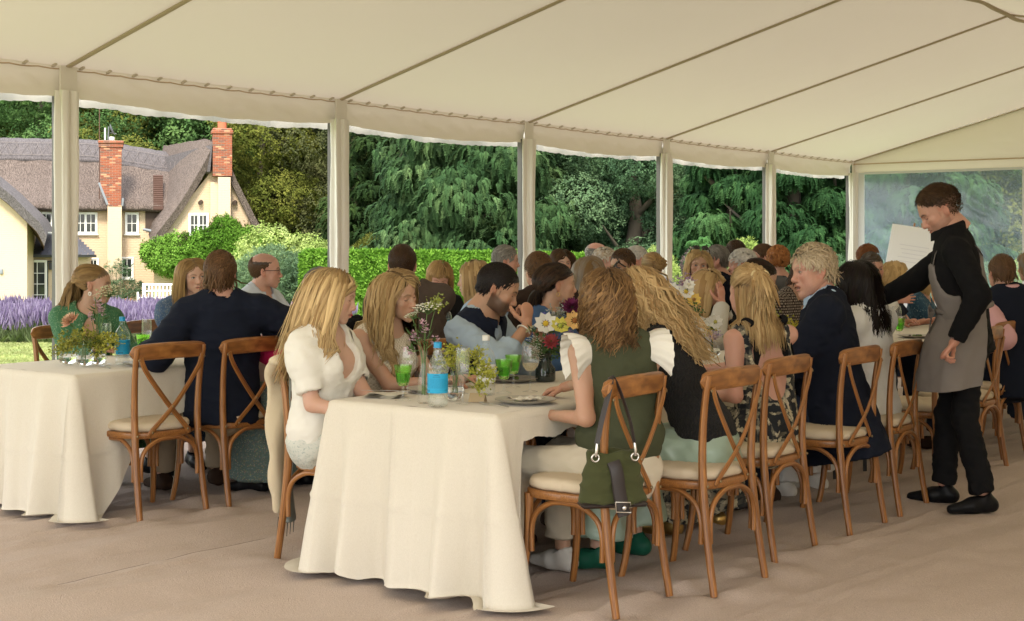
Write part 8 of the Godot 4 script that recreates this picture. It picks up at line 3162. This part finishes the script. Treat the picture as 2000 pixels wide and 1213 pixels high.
func bottle(label: String, at: Vector3, turn: float, blue: bool) -> void:
	var o := thing("water_bottle", label, "bottle", at, turn)
	var g := glass_mat("bottle_glass", 0.40, 0.52, 0.46, 0.07)
	lathe_part("bottle_body", [0.001, 0.004, 0.030, 0.0, 0.040, 0.004, 0.042, 0.014, 0.042, 0.158, 0.040, 0.174, 0.032, 0.192, 0.019, 0.210, 0.0145, 0.222, 0.0135, 0.240, 0.0165, 0.242, 0.0165, 0.250], g, o, 28)
	lathe_part("cap", [0.0168, 0.242, 0.0172, 0.262, 0.0155, 0.266, 0.001, 0.266], mat("blue_cap", 0.01, 0.27, 0.52, 0.4) if blue else mat("white_cap", 0.72, 0.70, 0.64, 0.4), o, 20)
	lathe_part("water", [0.001, 0.006, 0.036, 0.008, 0.0385, 0.02, 0.0385, 0.150 if blue else 0.09, 0.001, 0.150 if blue else 0.09], glass_mat("still_water", 0.5, 0.62, 0.58, 0.05), o, 24)
	var s := Sh.new()
	var rows := []
	for j in 2:
		var y := 0.058 if j == 0 else 0.138
		for k in 25:
			var a := lerpf(-1.75, 1.75, k / 24.0)
			s.p(Vector3(sin(a) * 0.0426, y, cos(a) * 0.0426), Vector2(k / 24.0, 1.0 - j))
	for k in 24: s.quad(k, k + 1, k + 26, k + 25)
	var lm := mat("blue_label" if blue else "white_label", 1, 1, 1, 0.6)
	if lm.albedo_texture == null: lm.albedo_texture = label_tex(blue)
	obj("label", s, lm, o)

func bulb_vase(label: String, at: Vector3, k := 1.0) -> void:
	var o := thing("bud_vase", label, "vase", at, 0.0, "clear glass bud vases")
	lathe_part("vase_body", [0.001, 0.004, 0.022 * k, 0.0, 0.040 * k, 0.012 * k, 0.049 * k, 0.036 * k, 0.044 * k, 0.060 * k, 0.028 * k, 0.082 * k, 0.016 * k, 0.098 * k, 0.0135 * k, 0.125 * k, 0.018 * k, 0.145 * k], glass_mat("vase_glass", 0.4, 0.44, 0.44, 0.04), o, 26)
	var w := mat("vase_water", 0.97, 0.99, 0.98, 0.0)
	w.refraction_enabled = true
	w.refraction_scale = 0.033
	w.albedo_color.a = 0.03
	lathe_part("water", [0.001, 0.006, 0.021 * k, 0.003, 0.038 * k, 0.014 * k, 0.0465 * k, 0.036 * k, 0.0425 * k, 0.058 * k, 0.001, 0.058 * k], w, o, 26)

func tall_vase(label: String, at: Vector3, h: float, r: float, dark := false) -> void:
	var o := thing("bud_vase", label, "vase", at, 0.0, "clear glass bud vases")
	lathe_part("vase_body", [0.001, 0.004, r * 0.9, 0.0, r, 0.01, r * 0.98, h * 0.45, r * 0.62, h * 0.62, r * 0.55, h * 0.9, r * 0.72, h, r * 0.68, h], glass_mat("dark_vase_glass", 0.02, 0.03, 0.025, 0.8) if dark else glass_mat("vase_glass", 0.4, 0.44, 0.44, 0.04), o, 22)

func plate(label: String, at: Vector3, seed_: int, food := true) -> void:
	var o := thing("plate", label, "plate", at, seed_ * 1.3, "stoneware plates")
	lathe_part("dish", [0.001, 0.006, 0.075, 0.006, 0.082, 0.009, 0.128, 0.019, 0.130, 0.016, 0.085, 0.002, 0.06, 0.0], mat("stoneware", 0.42, 0.39, 0.34, 0.4), o, 32)
	var r := rng_of(seed_)
	if food:
		for k in 7:
			var s := Sh.new()
			s.ball(Vector3(r.randf_range(-0.045, 0.045), 0.014, r.randf_range(-0.045, 0.045)), Vector3(0.012, 0.008, 0.010) * r.randf_range(0.8, 1.3), 8, 6)
			obj("olive" if k % 2 else "salad_leaf", s, mat("olive_dark", 0.03, 0.018, 0.02, 0.4) if k % 2 else mat("salad_green", 0.08, 0.14, 0.02, 0.5), o)
	else:
		var s := Sh.new()
		var rows := []
		for j in 9:
			var row := PackedVector3Array()
			for k in 13: row.append(Vector3(-0.07 + 0.14 * k / 12.0, 0.016 + 0.010 * sin(k * 1.3 + j * 0.6) * sin(j * 0.8) + 0.006 * r.randf(), -0.045 + 0.09 * j / 8.0))
			rows.append(row)
		s.sheet(rows, true)
		obj("napkin", s, mat("napkin_linen", 0.66, 0.62, 0.53, 0.9), o)

func cutlery(called: String, label: String, at: Vector3, turn: float) -> void:
	var o := thing(called, label, "cutlery", at, turn)
	var st := mat("steel", 0.45, 0.44, 0.42, 0.28, 0.9)
	var s := Sh.new()
	s.tube(v3([Vector3(0, 0.004, 0.10), Vector3(0, 0.007, 0.03), Vector3(0, 0.005, -0.03)]), f32([0.006, 0.0035, 0.004]), 6, 0.4, Vector3.RIGHT)
	obj("grip", s, st, o)
	if called == "fork":
		for k in 4:
			var t := Sh.new()
			t.tube(v3([Vector3(0, 0.005, -0.03), Vector3(-0.009 + 0.006 * k, 0.004, -0.05), Vector3(-0.009 + 0.006 * k, 0.007, -0.09)]), f32([0.002]), 5)
			obj("tine", t, st, o)
	else:
		var b := Sh.new()
		b.tube(v3([Vector3(0, 0.005, -0.03), Vector3(0.002, 0.004, -0.08), Vector3(0, 0.004, -0.13)]), f32([0.006, 0.009, 0.002]), 6, 0.15, Vector3.RIGHT)
		obj("blade", b, st, o)

func folded_napkin(label: String, at: Vector3, turn: float) -> void:
	var o := thing("napkin", label, "napkin", at, turn)
	for k in 3:
		var s := Sh.new()
		var rows := []
		for j in 7:
			var row := PackedVector3Array()
			for q in 9: row.append(Vector3(-0.085 + 0.17 * q / 8.0 + 0.006 * k, 0.004 + 0.005 * k + 0.006 * exp(-absf(j - 6) * 1.5) * sin(q * 0.9), -0.055 + 0.11 * j / 6.0 - 0.006 * k))
			rows.append(row)
		s.sheet(rows, true)
		obj("fold", s, mat("napkin_linen", 0.66, 0.62, 0.53, 0.9), o)

func build_tableware():
	var y := TABLE_Y + 0.003
	bottle("clear water bottle with blue label and blue cap, on the table's near corner", V(-3.664, y, -4.365), 0.58, true)
	bottle("clear bottle with a white label and pale cap behind the yellow-green flowers", V(-3.775, y, -4.83), 0.5, false)
	bottle("blue-labelled water bottle on the lawn-side table behind the round vases", V(-6.375, y, -4.86), 1.75, true)
	bottle("blue-capped water bottle on the far table between lace top and bearded man", V(-6.22, y, -7.50), 0.4, true)
	bottle("water bottle with a blue cap beside the bald man with glasses", V(-6.35, y, -6.35), 0.9, true)
	bottle("tall pale-capped bottle on the far table behind the tweed jacket", V(-6.45, y + 0.02, -6.95), 0.4, false)
	bottle("white-labelled bottle beside the waiter's outstretched sleeve", V(-3.70, y, -9.20), 0.4, false)
	var gl := [
		["goblet", -3.925, -4.445, "green goblet standing alone at the table's near end"], ["goblet", -3.755, -4.935, "green goblet in front of the chambray sleeve"], ["goblet", -3.875, -5.165, "green goblet behind the half-full wine glass"],
		["wine", -4.085, -4.66, "empty wine glass behind the lone green goblet"], ["wine", -3.895, -4.80, "clear wine glass among the bottles, behind the yellow-green flowers"], ["wine", -3.700, -5.06, "wine glass with a little white wine before the olive top"], ["wine", -3.86, -4.62, "wine glass close behind the tall bud vase"],
		["flute", -3.637, -4.495, "empty champagne flute beside the blue-labelled bottle"], ["flute", -6.60, -5.205, "tall flute on the lawn-side table, against the grass"], ["flute", -6.44, -4.80, "slim flute among the round bud vases"],
		["goblet", -6.48, -5.085, "green goblet on the lawn-side table beside the empty chair's rail"], ["wine", -6.35, -5.16, "wine glass next to the navy-jacketed man's cuff"], ["goblet", -6.5, -7.3, "green goblet between the tweed and brown jackets"], ["wine", -6.25, -7.9, "wine glass before the short-haired guest in black"],
		["wine", -3.85, -5.95, "wine glass in front of the blue jumper"], ["goblet", -3.95, -6.35, "green goblet beyond the dark flower vase"], ["goblet", -3.72, -7.0, "green goblet beside the navy blazer"], ["flute", -3.62, -7.15, "flute just past the navy blazer's shirt cuff"], ["wine", -3.70, -7.35, "wine glass before the geometric-print shirt"],
		["goblet", -3.66, -9.40, "green goblet under the waiter's forearm"], ["wine", -3.82, -9.35, "wine glass next to the waiter's white-labelled bottle"], ["wine", -3.9, -9.95, "far wine glass before the man in the open white shirt"], ["goblet", -3.95, -8.3, "green goblet in front of the grey blazer"], ["wine", -3.6, -8.2, "wine glass in front of the empty chair"]]
	for q in gl:
		var o := stem_glass({"goblet": "green_goblet", "wine": "wine_glass", "flute": "champagne_flute"}[q[0]], q[3], V(q[1], y, q[2]), q[0])
		if q[0] == "wine" and q[2] < -5.0: pour(o)
	tall_vase("tall clear bud vase left of the blue-labelled bottle".replace("left of", "close beside"), V(-3.79, y, -4.425), 0.22, 0.027)
	bulb_vase("round bud vase holding yellow-green flowers behind the flute", V(-3.752, y, -4.575))
	bulb_vase("round bud vase with the peach dahlia on the lawn-side table", V(-6.43, y, -4.655), 1.05)
	bulb_vase("second round bud vase, under the pink blossoms", V(-6.445, y, -4.745), 1.05)
	bulb_vase("round bud vase at the back of the lawn-side group", V(-6.60, y, -4.665), 1.05)
	tall_vase("dark cylinder vase of the mixed bouquet", V(-3.93, y, -5.50), 0.14, 0.050, true)
	tall_vase("tall vase of the white and orange bouquet before the woman in red", V(-4.02, y, -6.92), 0.24, 0.04)
	bulb_vase("small round vase behind the half-up blonde's bow", V(-3.95, y, -7.22))
	plate("grey plate with a crumpled napkin before the olive top", V(-3.455, y, -4.69), 1, false)
	plate("grey plate with olives before the cream lace top", V(-4.05, y, -4.80), 2)
	plate("grey plate before the bearded man's elbows", V(-4.06, y, -5.40), 3)
	plate("grey plate with linen beside the lawn-side bottle", V(-6.22, y, -4.90), 4, false)
	plate("plate with salad leaves under the waiter's hand", V(-3.66, y, -9.72), 5)
	plate("grey plate in front of the empty chair", V(-3.5, y, -8.05), 6)
	plate("grey plate before the green print dress", V(-6.82, y, -5.3), 7)
	plate("grey plate before the half-up blonde", V(-3.5, y, -6.05), 8)
	folded_napkin("folded linen napkin behind the lone green goblet", V(-4.085, y, -4.50), 0.5)
	cutlery("fork", "steel fork at the edge of the lawn-side cloth", V(-6.29, y, -4.68), 1.2)
	cutlery("knife", "steel knife on the folded linen napkin", V(-4.07, y + 0.022, -4.51), 1.9)
	cutlery("fork", "steel fork beside the crumpled napkin plate", V(-3.50, y, -4.53), 1.3)
	var ca := thing("place_card", "small folded kraft-paper place card by the flute", "card", V(-3.640, y, -4.60), 0.3)
	for sg in [-1, 1]:
		var s := Sh.new()
		s.box(Vector3(0, 0.018, 0.011 * sg), Vector3(0.07, 0.042, 0.0012), Basis(Vector3.RIGHT, -0.52 * sg))
		obj("card_face", s, mat("kraft", 0.42, 0.31, 0.18, 0.9), ca)

# ---------------------------------------------------------------- flowers
func blossom(s: Sh, kind: String, at: Vector3, size: float, face: Vector3, c: Color, c2: Color, r: RandomNumberGenerator) -> void:
	var b := aim(face, Vector3(0.2, 0.1, 1))
	match kind:
		"daisy":
			for k in 9:
				var a := TAU * k / 9.0
				s.tint = c * r.randf_range(0.88, 1.05)
				var al := b * Vector3(cos(a), 0.18, sin(a)).normalized()
				leaf(s, at + al * size * 0.14, al, (b * Vector3(-sin(a), 0, cos(a))), size * 0.50, size * 0.44, 0.12)
			s.tint = c2
			s.ball(at + b.y * size * 0.04, Vector3.ONE * size * 0.15, 8, 5)
		"dahlia":
			for ring in 5:
				for k in 12:
					var a := TAU * (k + ring * 0.5) / 12.0
					s.tint = c.lerp(c2, ring / 5.0) * r.randf_range(0.85, 1.1)
					var al := b * Vector3(cos(a), 0.05 + ring * 0.42, sin(a)).normalized()
					leaf(s, at + al * size * 0.08, al, (b * Vector3(-sin(a), 0, cos(a))), size * (0.52 - 0.04 * ring), size * 0.20, 0.3)
		"umbel":
			for k in 34:
				var rr := sqrt((k + 0.5) / 34.0)
				var a := k * 2.4
				var q := at + b * Vector3(cos(a) * rr * size * 0.5, size * (0.10 - 0.12 * rr * rr), sin(a) * rr * size * 0.5)
				s.tint = Color(0.10, 0.17, 0.05)
				s.rod(at - b.y * size * 0.28, q, size * 0.008, size * 0.006, 3)
				for e in 5:
					s.tint = c.lerp(c2, r.randf()) * r.randf_range(0.85, 1.1)
					s.ball(q + Vector3(r.randfn(), r.randfn() * 0.4, r.randfn()) * size * 0.028, Vector3(1, 0.6, 1) * size * 0.026, 5, 3)
		"froth":
			for k in 80:
				var q := at + Vector3(r.randfn(), r.randfn() * 0.8, r.randfn()) * size * 0.30
				s.tint = c.lerp(c2, r.randf()) * r.randf_range(0.75, 1.2)
				for e in 3:
					var al := Vector3(r.randfn(), r.randfn(), r.randfn()).normalized()
					leaf(s, q, al, al.cross(Vector3(0.3, 0.8, 0.2)).normalized(), size * 0.16, size * 0.12, 0.2)
		"spike":
			for k in 9:
				var q := at + b * Vector3(r.randfn() * 0.16, -0.9 + 0.2 * k, r.randfn() * 0.16) * size * 0.5
				s.tint = c.lerp(c2, r.randf()) * r.randf_range(0.85, 1.1)
				for e in 4:
					var al := Vector3(r.randfn(), r.randf_range(-0.6, 0.6), r.randfn()).normalized()
					leaf(s, q, al, al.cross(Vector3.UP).normalized(), size * 0.26, size * 0.16, 0.25)

func bouquet(label: String, at: Vector3, list: Array, seed_: int, neck := 0.13) -> void:
	var o := thing("bouquet", label, "flowers", at)
	var r := rng_of(seed_)
	var pm := tinted("petals", 0.7)
	pm.backlight_enabled = true
	pm.backlight = Color(0.4, 0.4, 0.4)
	for q in list:
		var p: Vector3 = q[1]
		var s := Sh.new()
		blossom(s, q[0], p, q[2], q[5] if q.size() > 5 else Vector3(r.randfn() * 0.3 + p.x * 3.0, 1.0, 0.35 + p.z * 3.0), q[3], q[4], r)
		obj("flower", s, pm, o)
		var st := Sh.new()
		st.tint = Color(0.08, 0.14, 0.035)
		var low := Vector3(p.x * 0.10, 0.035, p.z * 0.10)
		var path := curve([low, Vector3(p.x * 0.16, neck, p.z * 0.16), Vector3(p.x * 0.6, lerpf(neck, p.y, 0.6), p.z * 0.6), p], 7)
		st.tube(path, f32([0.0022]), 5)
		if q[0] != "froth":
			for k in 3:
				st.tint = Color(0.06, 0.125, 0.03) * r.randf_range(0.7, 1.4)
				var al := Vector3(r.randfn(), 0.5, r.randfn()).normalized()
				leaf(st, path[4 + k % 3], al, al.cross(Vector3.UP).normalized(), r.randf_range(0.04, 0.075), 0.018, 0.15)
		obj("flower_stem", st, pm, o)

func build_flowers():
	var y := TABLE_Y + 0.003
	var white := Color(0.74, 0.72, 0.66)
	var cream := Color(0.62, 0.58, 0.40)
	var lime := Color(0.30, 0.33, 0.03)
	var lime2 := Color(0.46, 0.44, 0.07)
	var pink := Color(0.62, 0.36, 0.47)
	var pale := Color(0.70, 0.50, 0.58)
	bouquet("tall stems of cream lace-flower and pale pink blossom in the tall bud vase", V(-3.79, y, -4.425), [
		["umbel", V(-0.005, 0.405, -0.03), 0.125, white, cream], ["umbel", V(-0.07, 0.370, 0.0), 0.07, white, Color(0.4, 0.44, 0.2)], ["spike", V(0.03, 0.33, 0.03), 0.065, pale, pink], ["spike", V(-0.04, 0.285, 0.02), 0.06, pale, pink], ["spike", V(0.06, 0.265, 0.0), 0.055, pale, pink], ["froth", V(0.02, 0.42, -0.06), 0.07, Color(0.25, 0.30, 0.08), lime], ["spike", V(-0.06, 0.22, 0.03), 0.05, pale, pink]], 31, 0.21)
	bouquet("frothy yellow-green flowers spilling from the round vase by the flute", V(-3.752, y, -4.575), [
		["froth", V(0.00, 0.165, 0.02), 0.075, lime, lime2], ["froth", V(0.055, 0.185, -0.02), 0.085, lime, lime2], ["froth", V(0.115, 0.15, -0.03), 0.085, lime, lime2], ["froth", V(0.165, 0.115, -0.02), 0.08, lime, lime2], ["froth", V(-0.02, 0.215, -0.02), 0.07, lime, lime2], ["froth", V(0.145, 0.07, 0.0), 0.06, lime, lime2], ["froth", V(0.09, 0.205, -0.05), 0.06, lime, lime2]], 32, 0.12)
	bouquet("mixed garden bouquet with white cosmos, burgundy dahlia and cream lace-flower in the dark vase", V(-3.93, y, -5.50), [
		["daisy", V(0.045, 0.285, 0.06), 0.095, white * 0.85, Color(0.62, 0.42, 0.03), V(0.5, 0.5, 0.8)], ["daisy", V(0.11, 0.275, 0.03), 0.08, Color(0.60, 0.55, 0.10), Color(0.35, 0.4, 0.05), V(0.6, 0.7, 0.6)], ["dahlia", V(0.13, 0.365, -0.04), 0.095, Color(0.10, 0.008, 0.05), Color(0.16, 0.01, 0.07), V(0.3, 0.8, 0.6)], ["dahlia", V(0.07, 0.20, 0.05), 0.075, Color(0.36, 0.05, 0.06), Color(0.45, 0.10, 0.09), V(0.5, 0.4, 0.8)],
		["umbel", V(-0.03, 0.19, 0.06), 0.09, cream, white, V(0.2, 0.6, 0.8)], ["umbel", V(-0.055, 0.26, 0.03), 0.08, cream, Color(0.45, 0.5, 0.22)], ["umbel", V(0.0, 0.135, 0.07), 0.075, cream, white, V(0.3, 0.3, 0.9)], ["spike", V(0.0, 0.315, 0.0), 0.055, Color(0.10, 0.09, 0.46), Color(0.2, 0.16, 0.5)], ["froth", V(0.14, 0.23, 0.02), 0.06, Color(0.16, 0.10, 0.28), Color(0.3, 0.22, 0.42)], ["daisy", V(0.165, 0.30, -0.01), 0.085, Color(0.72, 0.45, 0.16), Color(0.3, 0.12, 0.03), V(0.6, 0.4, 0.6)], ["froth", V(0.03, 0.33, -0.05), 0.08, Color(0.20, 0.24, 0.15), Color(0.42, 0.42, 0.46)], ["spike", V(0.02, 0.24, 0.03), 0.05, pale, pink], ["froth", V(0.02, 0.16, 0.0), 0.12, Color(0.05, 0.10, 0.025), Color(0.09, 0.16, 0.04)]], 33, 0.13)
	bouquet("peach dahlia and yellow-green froth in the lawn-side round vase", V(-6.43, y, -4.655), [
		["dahlia", V(-0.10, 0.245, 0.02), 0.105, Color(0.66, 0.37, 0.24), Color(0.72, 0.50, 0.34), V(-0.2, 0.75, 0.6)], ["froth", V(-0.16, 0.125, 0.0), 0.11, lime * 0.7, lime2 * 0.8], ["froth", V(-0.08, 0.135, 0.03), 0.10, lime * 0.6, lime2 * 0.7], ["froth", V(0.02, 0.175, 0.02), 0.09, lime * 0.6, lime2 * 0.8], ["froth", V(-0.20, 0.085, 0.02), 0.08, lime * 0.7, lime2], ["froth", V(0.05, 0.13, 0.0), 0.08, Color(0.06, 0.11, 0.02), lime * 0.6]], 34, 0.13)
	bouquet("pink blossom, pale lace-flower and lime froth in the second lawn-side vase", V(-6.445, y, -4.745), [
		["spike", V(-0.02, 0.335, -0.02), 0.085, pink, pale], ["spike", V(0.04, 0.315, 0.0), 0.08, pale, pink], ["spike", V(-0.06, 0.27, 0.0), 0.06, pink, pale], ["umbel", V(0.105, 0.415, 0.0), 0.15, Color(0.40, 0.42, 0.20), cream], ["froth", V(0.05, 0.14, 0.02), 0.11, lime * 0.8, lime2], ["froth", V(0.12, 0.15, 0.0), 0.10, lime * 0.8, lime2], ["froth", V(0.085, 0.09, 0.03), 0.08, lime * 0.7, lime2], ["spike", V(0.01, 0.38, 0.02), 0.04, white, cream]], 35, 0.13)
	bouquet("white and orange daisy bouquet with lilac sprigs before the woman in red", V(-4.02, y, -6.92), [
		["daisy", V(0.0, 0.405, 0.05), 0.085, white, Color(0.6, 0.42, 0.05), V(0.5, 0.4, 0.8)], ["daisy", V(0.075, 0.40, 0.02), 0.08, white, Color(0.6, 0.42, 0.05), V(0.6, 0.4, 0.7)], ["daisy", V(0.045, 0.345, 0.05), 0.065, Color(0.74, 0.36, 0.08), Color(0.25, 0.10, 0.03), V(0.5, 0.2, 0.9)], ["daisy", V(0.115, 0.355, 0.0), 0.07, Color(0.74, 0.50, 0.10), Color(0.3, 0.14, 0.03), V(0.6, 0.3, 0.7)], ["froth", V(-0.05, 0.42, 0.0), 0.08, Color(0.24, 0.22, 0.42), Color(0.45, 0.40, 0.55)], ["froth", V(0.05, 0.455, 0.0), 0.08, Color(0.30, 0.14, 0.32), Color(0.5, 0.42, 0.5)], ["daisy", V(0.10, 0.44, 0.03), 0.06, white, cream, V(0.5, 0.6, 0.6)], ["froth", V(0.03, 0.29, 0.02), 0.14, Color(0.05, 0.10, 0.025), Color(0.10, 0.19, 0.05)], ["froth", V(0.09, 0.28, 0.0), 0.12, Color(0.05, 0.10, 0.025), Color(0.10, 0.19, 0.05)]], 36, 0.22)
	bouquet("white daisies and yellow froth in the small vase behind the bow", V(-3.95, y, -7.22), [
		["daisy", V(0.03, 0.215, 0.02), 0.075, white, Color(0.5, 0.45, 0.1), V(0.5, 0.3, 0.8)], ["daisy", V(-0.03, 0.19, 0.02), 0.06, white, cream], ["froth", V(-0.02, 0.16, 0.0), 0.07, Color(0.5, 0.42, 0.04), lime2], ["froth", V(0.02, 0.13, 0.02), 0.07, Color(0.2, 0.18, 0.35), pale]], 37, 0.13)
	bouquet("yellow flowers beyond the bow, before the geometric shirt", V(-3.78, y, -7.75), [
		["froth", V(0.0, 0.19, 0.0), 0.10, Color(0.52, 0.42, 0.03), lime2], ["froth", V(0.06, 0.17, 0.0), 0.10, Color(0.5, 0.4, 0.03), lime], ["froth", V(-0.04, 0.23, 0.0), 0.08, Color(0.1, 0.16, 0.03), lime]], 38, 0.13)
	bouquet("small bunch of white and yellow flowers beyond the waiter's bottle", V(-3.95, y, -9.6), [
		["froth", V(0.0, 0.17, 0.0), 0.10, Color(0.2, 0.24, 0.05), lime2], ["daisy", V(0.03, 0.21, 0.02), 0.06, white, cream]], 39, 0.13)

# ---------------------------------------------------------------- things left on chairs, the board by the end wall
func build_belongings():
	# suede bag; its front looks away from the chair
	var bg := thing("handbag", "olive green suede handbag with brown leather straps hanging on a chair back", "bag", V(-2.875, 0.545, -4.465), 0.85)
	var f := Field.new()
	f.cell = 0.008
	f.slab(V(0, -0.105, 0), V(0, 0.09, 0), 0.140, 0.100, Vector3.RIGHT, 0.42, 0.03, true, true)
	f.cut_egg(V(0, 0.125, 0), V(0.085, 0.055, 0.030), Basis(), 0.02)
	var s := f.build()
	smooth_sh(s, 1)
	wrinkle(s, 0.010, 6.0, 4)
	var suede := mat("green_suede", 0.045, 0.050, 0.014, 0.95)
	suede.rim_enabled = true
	suede.rim = 0.4
	bumped(suede, weave_bump, 0.15, Vector3(5, 5, 5))
	obj("bag_body", s, suede, bg)
	var lea := mat("brown_leather", 0.022, 0.015, 0.014, 0.45)
	var ba := Sh.new()
	ba.box(V(0, -0.112, 0.0), V(0.262, 0.022, 0.092), Basis(), 0.01)
	obj("base_trim", ba, lea, bg)
	var fl := Sh.new()
	fl.tube(curve([V(-0.01, 0.055, 0.045), V(0.0, 0.02, 0.058), V(0.012, -0.07, 0.060), V(0.03, -0.15, 0.062)], 10), f32([0.027]), 8, 0.18, Vector3.RIGHT)
	obj("closing_strap", fl, lea, bg)
	var si := mat("silver", 0.6, 0.58, 0.55, 0.25, 0.9)
	var bu := Sh.new()
	bu.tube(v3([V(-0.008, -0.095, 0.070), V(-0.006, -0.132, 0.072), V(0.052, -0.136, 0.072), V(0.050, -0.098, 0.070), V(-0.008, -0.095, 0.070)]), f32([0.003]), 6)
	obj("buckle", bu, si, bg)
	var sd := Sh.new()
	sd.ball(V(0.026, -0.118, 0.074), V(0.009, 0.009, 0.005), 10, 6)
	obj("stud", sd, si, bg)
	for sg in [-1.0, 1.0]:
		var ri := Sh.new()
		var ring := PackedVector3Array()
		for k in 17: ring.append(V(0.078 * sg + cos(TAU * k / 16.0) * 0.014, 0.07 + sin(TAU * k / 16.0) * 0.014, 0.040))
		ri.tube(ring, f32([0.004]), 6)
		obj("eyelet", ri, si, bg)
		var cl := Sh.new()
		cl.tube(v3([V(0.078 * sg, 0.075, 0.046), V(0.076 * sg, 0.10, 0.05), V(0.074 * sg, 0.125, 0.046)]), f32([0.005, 0.007, 0.005]), 6)
		obj("clasp", cl, si, bg)
	var sp := Sh.new()
	sp.tube(curve([V(-0.074, 0.125, 0.046), V(-0.05, 0.22, 0.035), V(-0.015, 0.335, 0.02), V(0.0, 0.372, -0.015), V(0.02, 0.335, 0.012), V(0.055, 0.22, 0.04), V(0.074, 0.125, 0.046)], 30), f32([0.013]), 8, 0.25, Vector3(0.6, 0, 0.8))
	obj("shoulder_strap", sp, lea, bg)

	# cardigan over the blonde's chair, a small grey bag under it
	var cg := thing("cardigan", "cream wool cardigan thrown over a chair back, one sleeve hanging", "cardigan", V(-4.60, 0.0, -4.50))
	f = Field.new()
	f.cell = 0.011
	f.slab(V(0.02, 0.90, 0.16), V(0.0, 0.90, -0.17), 0.035, 0.035, V(1, 0, 0), 0.6, 0.04)
	f.slab(V(-0.035, 0.88, 0.10), V(-0.10, 0.80, 0.02), 0.055, 0.075, V(0, 0.3, 1), 0.45, 0.05)
	f.slab(V(-0.08, 0.83, 0.04), V(-0.06, 0.58, 0.06), 0.085, 0.075, V(0, 0, 1), 0.40, 0.05)
	f.slab(V(-0.06, 0.60, 0.07), V(-0.05, 0.36, 0.09), 0.068, 0.055, V(0, 0, 1), 0.42, 0.05)
	f.slab(V(-0.05, 0.38, 0.09), V(-0.04, 0.20, 0.10), 0.055, 0.035, V(0, 0, 1), 0.42, 0.03, false, true)
	f.slab(V(-0.06, 0.80, -0.10), V(-0.05, 0.50, -0.12), 0.085, 0.08, V(0, 0, 1), 0.35, 0.05, false, true)
	s = f.build()
	smooth_sh(s, 1)
	for k in s.v.size(): s.v[k] += Vector3(0.010, 0, 0.004) * sin(s.v[k].z * 46.0 + s.v[k].y * 7.0 + 1.5 * sin(s.v[k].y * 9.0))
	s.normals()
	var wool := mat("cream_wool", 0.60, 0.50, 0.345, 0.98)
	wool.rim_enabled = true
	wool.rim = 0.5
	bumped(wool, weave_bump, 0.3, Vector3(6, 6, 6))
	obj("knit", s, wool, cg)
	var gb := thing("small_bag", "small grey leather bag hanging low on a long strap behind the cardigan", "bag", V(-4.60, 0.0, -4.42))
	f = Field.new()
	f.cell = 0.009
	f.slab(V(0, 0.30, 0), V(0.01, 0.17, 0), 0.055, 0.075, V(0.6, 0, 0.8), 0.4, 0.02, false, true)
	s = f.build()
	obj("bag_body", s, mat("grey_leather", 0.17, 0.185, 0.165, 0.5), gb)
	var ft := Sh.new()
	for k in 6: ft.rod(V(-0.05 + 0.02 * k, 0.18, 0.01), V(-0.055 + 0.021 * k, 0.10 + 0.012 * (k % 3), 0.015), 0.004, 0.002, 4)
	obj("fringe", ft, mat("grey_dark_leather", 0.05, 0.05, 0.045, 0.6), gb)
	var gs := Sh.new()
	gs.tube(curve([V(0.02, 0.28, 0.03), V(0.06, 0.55, 0.05), V(0.085, 0.90, 0.06), V(0.06, 0.90, -0.04), V(0.0, 0.5, -0.03), V(0, 0.28, -0.02)], 24), f32([0.006]), 6, 0.4)
	obj("strap", gs, mat("grey_leather", 0.17, 0.185, 0.165, 0.5), gb)
	var bj := thing("jacket", "black jacket draped over the lace-topped guest's chair", "jacket", V(-4.74, 0.0, -5.02))
	f = Field.new()
	f.cell = 0.014
	f.slab(V(0, 0.90, 0.2), V(0, 0.90, -0.2), 0.03, 0.03, V(1, 0, 0), 0.8, 0.04)
	f.slab(V(-0.02, 0.88, 0), V(-0.04, 0.35, 0), 0.20, 0.19, V(0, 0, 1), 0.2, 0.04, false, true)
	f.slab(V(0.05, 0.88, 0.02), V(0.08, 0.52, 0.02), 0.19, 0.17, V(0, 0, 1), 0.16, 0.04, false, true)
	s = f.build()
	wrinkle(s, 0.010, 5.0, 19)
	obj("cloth", s, mats["black_cotton"], bj)

	# board on an easel by the end wall
	var ea := thing("easel_board", "white board with faint lines of text on an easel by the clear end window", "board", V(-7.35, 0, -19.6), 0.35)
	var bd := Sh.new()
	bd.box(V(0, 1.36, 0), V(0.84, 0.66, 0.02), Basis(Vector3.RIGHT, -0.2) * Basis(Vector3.BACK, -0.16), 0.004)
	obj("panel", bd, mat("white_board", 0.82, 0.82, 0.83, 0.5), ea)
	for k in 5:
		var tx := Sh.new()
		tx.box(Basis(Vector3.RIGHT, -0.2) * Basis(Vector3.BACK, -0.16) * V(-0.06, 0.04 - 0.06 * k, 0.012) + V(0, 1.36, 0), V(0.42 - 0.05 * (k % 3), 0.012, 0.002), Basis(Vector3.RIGHT, -0.2) * Basis(Vector3.BACK, -0.16))
		obj("text_line", tx, mat("faint_ink", 0.72, 0.72, 0.75, 0.7), ea)
	for q in [[V(-0.3, 0, 0.2), V(-0.05, 1.75, -0.12)], [V(0.3, 0, 0.2), V(0.05, 1.75, -0.12)], [V(0, 0, -0.5), V(0, 1.7, -0.14)]]:
		var l := Sh.new()
		l.rod(q[0], q[1], 0.016, 0.014, 6)
		obj("leg", l, mat("chair_wood", 1, 1, 1, 0.38), ea)
